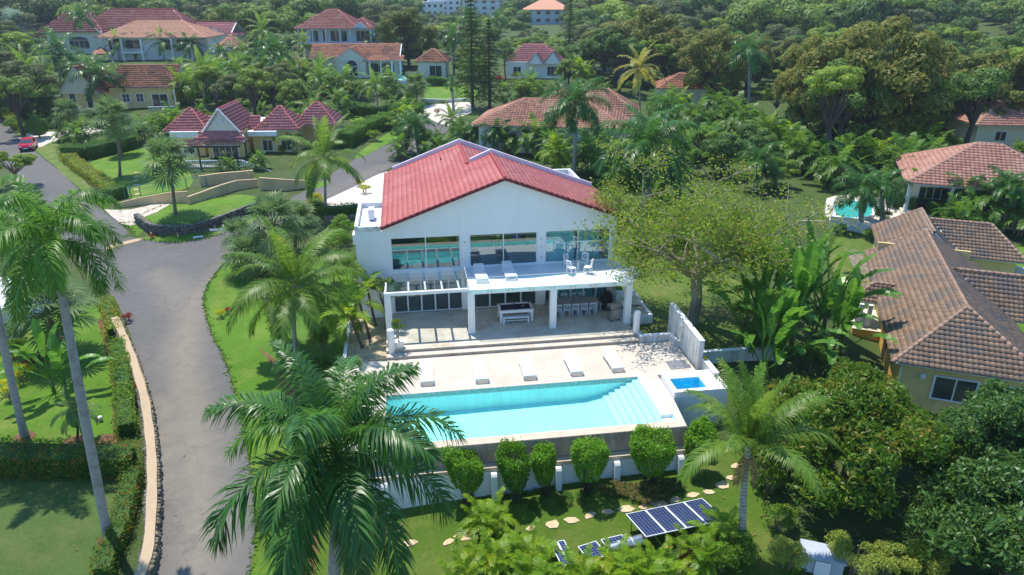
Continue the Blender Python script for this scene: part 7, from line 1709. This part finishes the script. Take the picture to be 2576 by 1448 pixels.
# ---------------------------------------------------------------- solar gear and stepping stones
def panel(label, c0, c1, c2, n, group=None):
    """c0-c1 along the row, c0-c2 down the panel; n modules side by side"""
    c0, c1, c2 = Vector(c0), Vector(c1), Vector(c2); ex = (c1-c0); Wt = ex.length; ex.normalize(); ey = (c2-c0); ey = (ey - ex*ey.dot(ex)); Ht = ey.length; ey.normalize(); nz = ex.cross(ey); 
    if nz.z < 0: nz = -nz
    base = c0.copy(); base.z = tz(c0.x, c0.y); o = thing('solar_array', label, 'solar panels', base, 0, group)
    m3 = Matrix(((ex.x, ey.x, nz.x, 0), (ex.y, ey.y, nz.y, 0), (ex.z, ey.z, nz.z, 0), (0,0,0,1))); w = Wt/n
    fm = MB()
    for a in ((0, w-.02, 0, .035), (0, w-.02, Ht-.035, Ht), (0, .035, .036, Ht-.036), (w-.055, w-.02, .036, Ht-.036)): fm.box(a[0], a[1], a[2], a[3], -.03, .012)
    fme = fm.mesh('frame', M['frame']); cm = MB().box(.034, w-.054, .034, Ht-.034, -.02, .004).mesh('solar_module', M['solar'])
    for i in range(n):
        q = link('solar_module', cm, o); q.matrix_local = Matrix.Translation(c0 - base + ex*(w*i)) @ m3; link('frame', fme, q)
    b = MB()
    for f in (.05, .5, .95):
        for g in (.12, .88):
            p = c0 - base + ex*(Wt*f) + ey*(Ht*g); b = MB(); b.tube([(p.x, p.y, p.z-.05), (p.x, p.y, -.3)], .035, 5); b.build('leg', M['galv'], o)
    return o
panel('tilted array of four blue solar panels on the front lawn', at(1574, 1294, -1.75), at(1767, 1254, -1.75), at(1656, 1345, -1.35), 4)
panel('smaller pair of solar panels half hidden by areca fronds', at(1383, 1366, -2.2), at(1420, 1359, -2.2), at(1447, 1418, -2.0), 2)
panel('pale solar water collector beside the steel tank', at(1453, 1376, -2.2), at(1500, 1361, -2.2), at(1490, 1410, -2.1), 1)
panel('second pale water collector behind the steel tank', at(1511, 1358, -2.2), at(1566, 1345, -2.2), at(1545, 1392, -2.1), 1)
tp0, tp1 = at(1527, 1385, -1.7), at(1618, 1357, -1.7); tk = thing('water_tank', 'shiny steel water tank lying across the solar collectors', 'tank', Vector((tp0.x, tp0.y, tz(tp0.x, tp0.y))))
d_ = tp1-tp0; o_ = tp0 - tk.location; MB().tube([o_ - d_*.01, o_, o_ + d_*.1, o_ + d_*.9, o_ + d_, o_ + d_*1.01], [.12, .22, .24, .24, .22, .12], 16).build('drum', M['galv'], tk, smooth=True)
for f in (.33, .66): q = o_ + d_*f; MB().tube([q - d_.normalized()*.02, q + d_.normalized()*.02], .25, 16).build('band', M['frame'], tk)
for f in (.15, .85): q = o_ + d_*f; MB().tube([(q.x, q.y, q.z-.2), (q.x, q.y, -.2)], .04, 5).build('leg', M['dark_metal'], tk)
rk = thing('pipe_rack', 'dark rack of black pipes under the right end of the solar panels', 'rack', ground_pt(1775, 1385), R(12))
for i in range(7): MB().tube([(-.9, -.3+i*.1, .5+i*.05), (.9, -.3+i*.1, .5+i*.05)], .04, 6).build('pipe', M['black'], rk)
for x in (-.8, .8): MB().box(x-.03, x+.03, -.35, .35, -.2, .46).build('leg', M['dark_metal'], rk)
SS = [(1032,1367),(1127,1366),(1162,1353),(1336,1330),(1389,1322),(1438,1310),(1483,1299),(1528.5,1289),(1575,1281),(1618,1277),(1657,1268),(1696,1260),(1742,1247),(1783,1239),(1817,1223),(1839,1203),(1854,1174)]
def flagstone(seed, mat):
    rs = random.Random(seed); n = 6; P = [(math.cos(2*math.pi*(k+rs.uniform(-.25, .25))/n)*rs.uniform(.8, 1.3), math.sin(2*math.pi*(k+rs.uniform(-.25, .25))/n)*rs.uniform(.7, 1.15)) for k in range(n)]
    return MB().prism(P, -.06, .035).mesh('stepping_stone', mat)
FS = [flagstone(i, M['slab_stone']) for i in range(5)]
for i, (x, y) in enumerate(SS):
    p = ground_pt(x, y); s = (.33, .30, .42, .28, .40, .34)[i % 6]
    tag(link('stepping_stone', FS[i % 5], None, p + Vector((0, 0, .01)), (0, 0, HA + .3*math.sin(i*2.3)), (s*.98, s*.72, 1)), 'flat sandstone stepping stone, %s of the path across the front lawn from the left' % ['first','second','third','fourth','fifth','sixth','seventh','eighth','ninth','tenth','eleventh','twelfth','thirteenth','fourteenth','fifteenth','sixteenth','last'][i], 'stepping stone', 'stepping stones across the front lawn')
for i, (x, y) in enumerate([(343,502),(345,490),(343,479),(342,467),(343,456),(342,446),(343,436)]):
    tag(link('path_slab', FS[(i+2) % 5], None, ground_pt(x, y) + Vector((0, 0, .03)), (0, 0, i), (.4, .3, 1)), 'pale slab in the little path across the hedged lawn', 'path slab', 'slabs of the hedged lawn path')
r3 = random.Random(6)
for i in range(26):
    p = ground_pt(r3.uniform(972, 1014), r3.uniform(1318, 1348)); q = r3.uniform(.16, .28)
    tag(link('river_stone', r3.choice(ROCK3 + ROCK2[:1]), None, p + Vector((0, 0, q*.3 + (.1 if i % 3 == 0 else 0))), (r3.random(), r3.random(), r3.random()*6), (q, q, q*.7)), 'rounded brown stone in the pile at the foot of the white fin', 'stone', 'pile of brown stones')
# ---------------------------------------------------------------- fence, signs, lights
fe = thing('chain_fence', 'low chain link fence with teal posts across the hedged lawn', 'fence', ground_pt(329, 495)); fb = fe.location.copy(); fp = G((315,498),(329,495),(354,492),(410,483),(470,474),(520,468))
for p in fp: MB().cyl(p.x-fb.x, p.y-fb.y, p.z-fb.z-.3, p.z-fb.z+1.15, .05, 6).build('post', M['teal'], fe)
MB().tube([p - fb + Vector((0, 0, 1.12)) for p in fp], .03, 5).build('top_rail', M['teal'], fe)
wm = MB()
for a, c in zip(fp[:-1], fp[1:]):
    L_ = (c-a).length; n = int(L_/.22)
    for i in range(n):
        for s in (1, -1):
            f0, f1 = i/n, min(1, max(0, (i + s*4)/n)); p, q = a.lerp(c, f0)-fb, a.lerp(c, f1)-fb; wm.tube([p + Vector((0,0,.05)), q + Vector((0,0,1.1))], .005, 3, False)
tag(wm.build('wire_mesh', M['galv'], fe), kind='stuff')
sg = thing('street_sign', 'street name sign on a thin grey pole at the junction', 'street sign', ground_pt(571, 628)); MB().cyl(0, 0, -.3, 2.1, .04, 8).build('pole', M['galv'], sg); MB().box(-1.3, -.05, -.015, .015, 1.75, 1.95).build('sign_blade', M['frame'], sg); MB().box(-.015, .015, .05, .95, 1.5, 1.7).build('sign_blade', M['frame'], sg); MB().box(-.06, .06, -.06, .06, 2.101, 2.3).build('lamp', M['frame'], sg)
tag(drape('stop_line', [p for p in G((485,597),(510,593),(512,597),(487,601))], M['white_clean'], .032, .5), kind='structure')
for i, (x, y) in enumerate([(382,597),(448,597),(541,578),(615,567)]):
    tag(MB().cyl(0, 0, -.2, .45, .08, 8, .07).build('marker_post', M['slab_stone'], None, ground_pt(x, y)), 'short pale marker post on the corner lawn, %s from the left' % ['first','second','third','fourth'][i], 'post', 'marker posts at the junction')
gb = thing('garden_light', 'small white drum shaped garden light on the upper left lawn', 'garden light', ground_pt(254, 1060)); MB().lathe([(.1, -.1), (.1, .18), (.13, .2), (.13, .3), (.08, .33)], 12).build('drum', M['white_clean'], gb, smooth=True); MB().cyl(-.14, 0, 0, .08, .06, 6).build('box', M['bark_brown'], gb)
for x, y, s in [(140,852,.9), (195,1116,.8), (265,1112,.7), (120,890,.5), (62,1100,.55), (275,1358,.5)]:
    p = ground_pt(x, y); cpts = [Vector((p.x + s*math.cos(a*.7), p.y + s*math.sin(a*.7), 0)) for a in range(9)]
    tag(drape('tree_pit', cpts, M['soil'], .035, .4), kind='structure')
# ---------------------------------------------------------------- red car
cp_ = ground_pt(74, 376); car = thing('red_car', 'red hatchback parked at the mouth of the pale driveway', 'car', cp_, R(112))
def car_body():
    b = MB(); pr = [(-1.95, .35), (-1.98, .62), (-1.85, .88), (-1.0, .98), (-.35, 1.44), (.3, 1.52), (1.2, 1.5), (1.75, 1.1), (1.95, .9), (1.97, .4)]
    n = len(pr)
    def yw(z): return .84 if z < .95 else .84 - (z-.95)*.34
    V = [(x, -yw(z), z) for x, z in pr] + [(x, yw(z), z) for x, z in pr]
    b.add(V, [tuple(range(n)), tuple(range(2*n-1, n-1, -1))] + [(i, n+i, n+(i+1) % n, (i+1) % n) for i in range(n)]); return b.build('body', M['car_red'], car)
bd = car_body()
b = MB(); b.face((-.97, -.80, 1.0), (-.97, .80, 1.0), (-.36, .66, 1.435), (-.36, -.66, 1.435)); b.v = [(x-.012, y, z+.012) for x, y, z in b.v]; b.build('windscreen', M['dark_glass'], car)
for s in (-1, 1):
    for x0, x1 in ((-.78, .02), (.1, .85)):
        b = MB(); b.add([(x0 if x0 > -.5 else -.72, s*.845, 1.0), (x1, s*.845, 1.0), (x1-.03, s*.70, 1.42), (max(x0, -.3), s*.70, 1.40)], [(0,1,2,3)]); b.v = [(x, y+s*.01, z) for x, y, z in b.v]; b.build('side_window', M['dark_glass'], car)
    b = MB(); b.box(-1.96, -1.86, s*.62-.16, s*.62+.16, .64, .78); b.build('headlight', M['frame'], car); b = MB(); b.box(1.92, 1.985, s*.66-.1, s*.66+.1, .7, .98); b.build('tail_light', M['flower_red'], car)
    MB().box(-.72, -.55, s*.92-.07, s*.92+.07, 1.0, 1.12).build('mirror', M['car_red'], car)
    for x in (-1.22, 1.22):
        wo_ = MB(); wo_.tube([(x, s*.66, .32), (x, s*.87, .32)], .32, 14); wq = wo_.build('wheel', M['black'], car); MB().tube([(x, s*.868, .32), (x, s*.885, .32)], .19, 10).build('rim', M['galv'], wq)
MB().box(-2.0, -1.93, -.7, .7, .36, .56).build('bumper', M['dark_metal'], car); MB().box(-2.01, -2.001, -.26, .26, .42, .53).build('number_plate', M['frame'], car)
# ---------------------------------------------------------------- neighbours' pools
def small_pool(label, px, mat='water_deep', z=.12):
    P = spline(G(*px, px[0]), 3)[:-1]; c = sum(P, Vector())/len(P); o = thing('garden_pool', label, 'pool', c)
    zz = c.z + z; L_ = [p - c for p in P]; r = MB(); n = len(L_)
    inn = [(p.x*.93, p.y*.93) for p in L_]; out = [(p.x*1.05, p.y*1.05) for p in L_]
    r.add([(x, y, z) for x, y in out] + [(x, y, z) for x, y in inn] + [(x, y, -.6) for x, y in out], [(i, (i+1) % n, n+(i+1) % n, n+i) for i in range(n)] + [(i, 2*n+i, 2*n+(i+1) % n, (i+1) % n) for i in range(n)]); r.build('rim', M['white_clean'], o)
    b = MB(); b.add([(x, y, z) for x, y in inn] + [(x*.97, y*.97, z-.45) for x, y in inn], [(i, n+i, n+(i+1) % n, (i+1) % n) for i in range(n)] + [tuple(range(n, 2*n))]); b.build('basin', M['pool_tile'], o)
    w = MB(); w.add([(x, y, z-.08) for x, y in inn], [tuple(range(n))]); w.build('water', M[mat], o)
small_pool('turquoise garden pool among palms beside the veranda house', [(2095,522),(2120,510),(2165,508),(2208,518),(2196,530),(2196,546),(2170,555),(2130,557),(2098,547)], z=.22)
small_pool('small pale blue pool under the olive trees at right', [(1735,262),(1770,258),(1832,264),(1828,274),(1780,275)], 'water', .4)
small_pool('pale blue pool on the terrace of the cream house', [(985,198),(1005,193),(1022,205),(1018,214),(998,210)], 'water', .6)
# ---------------------------------------------------------------- ragged grass along the lawn edges
def fringe():
    rs = np.random.RandomState(11); Ps = []
    for k, P in LAWNS.items():
        n = len(P)
        for i in range(n):
            a, b = Vector((P[i][0], P[i][1])), Vector((P[(i+1) % n][0], P[(i+1) % n][1])); L = (b-a).length
            if L > 8 or a.y > 75: continue
            m = int(L*22); t = rs.rand(m, 1); q = np.array(tuple(a)) + t*np.array(tuple(b-a)) + rs.normal(size=(m, 2))*.11; Ps.append(q)
    Q = np.concatenate(Ps); z = tzs(Q[:, 0], Q[:, 1]); P3 = np.column_stack([Q, z + .05])
    V, F = leaf_quads(rs, P3, np.tile(np.array([0, -.5, .6]), (len(P3), 1)), .20, .35, .4)
    tag(link('grass_fringe', mesh_np('grass_fringe', V, F, M['lawn_tuft'], False, rs.rand(len(F)))), 'ragged grass tufts along the lawn edges', None, None, 'stuff')
fringe()

def litter():
    rs = np.random.RandomState(21); P = []
    src = [(o.location.x, o.location.y) for o in scene.objects if o.get('category') in ('palm tree', 'tree', 'plant') and o.location.y < 70]
    polys = [[(p[0], p[1]) for p in q] for q in LAWNS.values()] + [[(p.x, p.y) for p in road_poly]]
    for x, y in src:
        q = np.array([x, y]) + rs.normal(size=(26, 2))*np.array([2.4, 2.2]); k = np.zeros(len(q), bool)
        for pl_ in polys: k |= inpoly(q, pl_)
        P.append(q[k])
    Q = np.concatenate(P); P3 = np.column_stack([Q, tzs(Q[:, 0], Q[:, 1]) + .05])
    V, F = leaf_quads(rs, P3, np.tile(np.array([0, 0, 1.]), (len(P3), 1)), .20, .3, .85)
    tag(link('leaf_litter', mesh_np('leaf_litter', V, F, M['dead'], False, rs.rand(len(F)))), 'fallen brown leaves scattered on the lawns and road', None, None, 'stuff')
litter()
# ---------------------------------------------------------------- trees filling the gardens beyond
KEEP = [(262,55,545,150), (139,45,400,120), (545,90,635,152), (756,30,945,130), (774,106,1000,196), (1049,134,1130,200), (984,188,1030,216), (171,176,445,282), (399,236,850,440), (1168,228,1545,350), (1286,147,1386,198),
        (1068,-8,1140,22), (1190,-8,1250,16), (1345,38,1402,62), (440,62,520,110), (1056,250,1190,330), (1070,205,1200,255), (1735,255,1835,278), (2277,378,2576,510), (-60,296,130,420), (880,262,960,320), (1182,0,1240,275), (0,300,330,560), (960,330,1120,440), (2085,498,2225,590), (2440,395,2576,520), (1500,60,1720,300), (1800,60,1970,305), (1330,150,1560,445), (1510,230,1750,540), (350,480,700,600)]
KEEP = [k + (ground_pt(min(max((k[0]+k[2])/2, 5), 2570), max(k[3], 20)).y + 18,) for k in KEEP]
PAL = 0; frs = random.Random(77); spots = []
roadP = [(p.x, p.y) for p in road_poly]
bpy.context.view_layer.update(); FOOT = []
for h_ in [q for q in bpy.data.objects if q.get('category') in ('house', 'gazebo', 'pavilion', 'building', 'shed', 'pool') and q.type == 'EMPTY']:
    c_ = [ch.matrix_world @ Vector(k) for ch in h_.children if ch.type == 'MESH' for k in ch.bound_box]
    FOOT.append((min(p.x for p in c_)-1.5, max(p.x for p in c_)+1.5, min(p.y for p in c_)-1.5, max(p.y for p in c_)+1.5))
def blocked(x, y):
    return any(f[0] < x < f[1] and f[2] < y < f[3] for f in FOOT) or bool(inpoly(np.array([[x, y]]), roadP)[0])
n_fill = {}
cand = []
for i in range(12000):
    Y = 60 + 95*frs.random()**.8; X = frs.uniform(-1, 1)*(.92*Y + 24)
    cand.append((X, Y))
for X, Y in cand:
    sp = 5.2 + .012*Y
    if any((X-a)**2 + (Y-b_)**2 < sp*sp for a, b_ in spots): continue
    if blocked(X, Y): continue
    z = tz(X, Y); bx, by, w = proj((X, Y, z))
    if by > 450 or by < 30 or bx < -560 or bx > 3140: continue
    if 700 < bx < 1700 and by > 360: continue
    if by > 380 and bx < 1750: continue
    done = False
    right = bx > 1400
    for H, Rr in ((10.5, 4.6), (8, 3.8), (5.5, 2.8), (3.4, 2.1), (2.0, 1.5)):
        H2 = H*frs.uniform(.85, 1.2); r = Rr*frs.uniform(.9, 1.15); yt = proj((X, Y, z+H2))[1]; rp = r*FPX/w
        if any(bx+rp > k[0] and bx-rp < k[2] and by > k[1] and yt < k[3] and Y < k[4] for k in KEEP): continue
        done = True; break
    if not done: continue
    spots.append((X, Y)); u = frs.random(); base = (X, Y, z-.05); side = 'right' if right else 'left'
    if H >= 5.5 and not right and u < .38:
        kd = frs.choice(['royal', 'coco']); palm(kd, 'feathery %s in the gardens behind the villa' % ('royal palm' if kd == 'royal' else 'coconut palm'), base, (X + frs.uniform(-.8, .8), Y, z + H2*.85), 3.9, 13, 'palms in the far gardens', kd + '_far', None, 5)
    elif H >= 5.5:
        k = frs.choice(['forest', 'forest', 'forest_dark', 'forest_light', 'grey_tree'] if not right else ['olive', 'olive2', 'olive2', 'forest_light', 'forest', 'forest_dark'])
        nm = {'forest': 'mid green', 'forest_dark': 'deep green', 'forest_light': 'light green', 'grey_tree': 'dusty grey green', 'olive': 'olive brown', 'olive2': 'dark olive'}[k]
        tree('%s tree among the gardens on the %s behind the villa' % (nm, side), 'tree', k, base, H2, r, 'bark_dark', '%s trees on the %s' % (nm, side))
    elif u < .5: far_areca('low palm clump among the far gardens', base, H2/3.4*1.1, 'low palm clumps in the far gardens', frs.random() < .3)
    else: shrub('round shrub among the far gardens', frs.choice(['shrub', 'hedge_dark', 'shrub']), base, r, H2, 'shrub', 'shrubs in the far gardens')
small = 0
for i in range(9000):
    Y = 62 + 85*frs.random(); X = frs.uniform(-1, 1)*(.74*Y + 6)
    if small >= 230: break
    if any((X-a)**2 + (Y-b_)**2 < 10.5 for a, b_ in spots) or blocked(X, Y): continue
    z = tz(X, Y); bx, by, w = proj((X, Y, z))
    if by > 440 or bx < -60 or bx > 2640 or (700 < bx < 1700 and by > 360) or (by > 380 and bx < 1750): continue
    if any(inpoly(np.array([[X, Y]]), [(p[0], p[1]) for p in q])[0] for q in LAWNS.values()): continue
    done = False
    for H, Rr in ((2.2, 1.7), (1.2, 1.3), (.7, .9)):
        yt = proj((X, Y, z+H))[1]; rp = Rr*FPX/w
        if any(bx+rp > k[0]+3 and bx-rp < k[2]-3 and by > k[1] and yt < k[3]-6 and Y < k[4] for k in KEEP): continue
        done = True; break
    if not done: continue
    spots.append((X, Y)); small += 1
    if H > 2 and frs.random() < .3: far_areca('low palm clump among the far gardens', (X, Y, z), .75, 'low palm clumps in the far gardens', frs.random() < .3)
    else: shrub('low shrub among the far gardens', frs.choice(['shrub', 'hedge_dark', 'shrub', 'bougain']), (X, Y, z-.05), Rr, H, 'shrub', 'shrubs in the far gardens')
# far wood: one mass, a point sheet carrying tree crowns
def far_wood():
    rs = np.random.RandomState(5); n = 32000
    Y = 150 + 750*rs.rand(n)**1.35; X = rs.uniform(-1, 1, n)*(1.0*Y + 70)
    Z = tzs(X, Y); keep = np.ones(n, bool)
    cell = {}
    blds = [o.location for o in bpy.data.objects if o.get('category') in ('building', 'house', 'gazebo', 'pavilion') and o.location.y > 120]
    pts = []; var = []; scl = []
    for x, y, z in zip(X, Y, Z):
        d = 6.0 + .014*y; k = (int(x//d), int(y//d), int(y//100))
        if k in cell: continue
        bx, by, w = proj((x, y, z)); 
        if bx < -900 or bx > 3500: continue
        s = (.6 + .95*rs.rand()**1.6)*(1.05 if y < 210 else 1.9)
        if any(f[0]-2.5 < x < f[1]+2.5 and f[2]-2.5 < y < f[3]+2.5 for f in FOOT): continue
        ok = False
        for q in (s, s*.6, s*.35):
            yt = proj((x, y, z + 7.5*q))[1]; rp = 4*q*FPX/w
            if not any(bx+rp > m[0] and bx-rp < m[2] and by > m[1]+2 and yt < m[3] and y < m[4] for m in KEEP): ok = True; break
        if not ok: continue
        cell[k] = 1; pts.append((x, y, z + 2.6*q)); scl.append(q)
        u = rs.rand(); hill = x > 30
        var.append(0 if u < .3 else (1 if u < (.62 if hill else .5) else (2 if u < .8 else 3)))
    me = bpy.data.meshes.new('far_wood'); me.from_pydata(pts, [], [])
    a = me.attributes.new('scl', 'FLOAT', 'POINT'); a.data.foreach_set('value', np.array(scl, np.float32))
    a = me.attributes.new('vr', 'INT', 'POINT'); a.data.foreach_set('value', np.array(var, np.int32))
    o = tag(link('far_wood', me), 'wooded hillside and far tree cover beyond the gardens', None, None, 'stuff')
    ng = bpy.data.node_groups.new('wood', 'GeometryNodeTree'); ng.interface.new_socket('Geometry', in_out='INPUT', socket_type='NodeSocketGeometry'); ng.interface.new_socket('Geometry', in_out='OUTPUT', socket_type='NodeSocketGeometry')
    gi = ng.nodes.new('NodeGroupInput'); go_ = ng.nodes.new('NodeGroupOutput'); jn = ng.nodes.new('GeometryNodeJoinGeometry')
    sa = ng.nodes.new('GeometryNodeInputNamedAttribute'); sa.data_type = 'FLOAT'; sa.inputs[0].default_value = 'scl'
    va = ng.nodes.new('GeometryNodeInputNamedAttribute'); va.data_type = 'INT'; va.inputs[0].default_value = 'vr'
    rr = ng.nodes.new('FunctionNodeRandomValue'); rr.data_type = 'FLOAT_VECTOR'; rr.inputs[0].default_value = (0, 0, 0); rr.inputs[1].default_value = (0, 0, 6.28)
    for i, key in enumerate(['forest', 'forest_light', 'forest_dark', 'grey_tree']):
        src = [q for q in bpy.data.objects if q.data is CROWN[key][1][0] or q.data is CROWN[key][0][0] or q.data is CROWN[key][2][0]]
        if not src: continue
        ob = ng.nodes.new('GeometryNodeObjectInfo'); ob.inputs[0].default_value = src[0]
        cmpn = ng.nodes.new('FunctionNodeCompare'); cmpn.data_type = 'INT'; cmpn.operation = 'EQUAL'; cmpn.inputs[3].default_value = i
        ip = ng.nodes.new('GeometryNodeInstanceOnPoints')
        ng.links.new(gi.outputs[0], ip.inputs['Points']); ng.links.new(ob.outputs['Geometry'], ip.inputs['Instance']); ng.links.new(va.outputs[0], cmpn.inputs[2]); ng.links.new(cmpn.outputs[0], ip.inputs['Selection'])
        ng.links.new(rr.outputs[0], ip.inputs['Rotation']); ng.links.new(sa.outputs[0], ip.inputs['Scale']); ng.links.new(ip.outputs[0], jn.inputs[0])
    ng.links.new(jn.outputs[0], go_.inputs[0])
    md = o.modifiers.new('wood', 'NODES'); md.node_group = ng
far_wood()
# ---------------------------------------------------------------- thin air
hz_ = MB(); hz_.box(-1500, 1600, -60, 1600, HZ0, HZ1); hz = hz_.build('haze', None)
hm = bpy.data.materials.new('haze'); hm.use_nodes = True; hm.node_tree.nodes.remove(hm.node_tree.nodes['Principled BSDF'])
pv_ = N(hm.node_tree, 'ShaderNodeVolumePrincipled'); pv_.inputs['Color'].default_value = (.80, .88, 1.0, 1); pv_.inputs['Density'].default_value = .00026; pv_.inputs['Anisotropy'].default_value = .3
hm.node_tree.links.new(pv_.outputs[0], hm.node_tree.nodes['Material Output'].inputs['Volume']); hz.data.materials.append(hm); hz['kind'] = 'stuff'
# ---------------------------------------------------------------- each scattered plant named by what it stands near
LM = [('white villa roof', 1220, 400), ('limbed tree', 1790, 520), ('striped terracotta roof', 1360, 290), ('veranda house', 2430, 470), ('turquoise garden pool', 2150, 530), ('small pale blue pool', 1780, 266), ('tiny garden house', 2228, 408),
      ('yellowing coconut palm', 1610, 190), ('huge olive brown tree', 2165, 240), ('maroon pyramid roofs', 640, 290), ('yellow house', 320, 235), ('salmon roofed house', 400, 110), ('long dull red roof', 250, 70), ('timber gazebo', 588, 120), ('three storey house', 850, 90),
      ('arched window house', 885, 160), ('orange roofed pavilion', 1088, 170), ('two tall pines', 1210, 160), ('twin gable house', 1335, 172), ('red car', 74, 362), ('dark royal palm', 1626, 420), ('tall right royal palm', 1884, 210), ('right edge brown roof', 2500, 330), ('broadest clipped bush', 1632, 1190), ('middle clipped bush', 1476, 1200), ('slim clipped bush', 1374, 1210), ('ochre house', 2330, 680), ('pale drive', 1120, 285), ('far left coconut palm', 80, 230)]
KIND = {}
for o in scene.objects:
    g = o.get('group')
    if o.parent is None and g and ('far gardens' in g or 'left gardens' in g or 'behind the villa' in g or ' trees on the ' in g or 'ground cover along' in g): KIND.setdefault(g, []).append(o)
def rank(i, n):
    if n == 2: return ('left one of two', 'right one of two')[i]
    w = ['first', 'second', 'third', 'fourth', 'fifth', 'sixth', 'seventh', 'eighth', 'ninth', 'tenth', 'eleventh', 'twelfth', 'thirteenth', 'fourteenth', 'fifteenth']
    return 'leftmost of a few' if i == 0 else ('rightmost of a few' if i == n-1 else (w[i] if i < 15 else 'later one') + ' from the left')
for g, L in KIND.items():
    by = {}
    for o in L:
        x, y, w = proj(o.location); nm, lx, ly = min(LM, key=lambda m: (m[1]-x)**2 + ((m[2]-y)*1.6)**2); dx, dy = x-lx, (y-ly)*1.6
        rel = ('right of' if dx > 0 else 'left of') if abs(dx) > abs(dy) else ('in front of' if dy > 0 else 'behind')
        head = o['label'].split(' among the ')[0].split(' in the ')[0].split(' below the ')[0]
        by.setdefault('%s %s the %s' % (head, rel, nm), []).append((x, o))
    for lab, q in by.items():
        q.sort(key=lambda t: t[0])
        for i, (x, o) in enumerate(q): o['label'] = lab if len(q) == 1 else '%s, %s' % (lab, rank(i, len(q)))
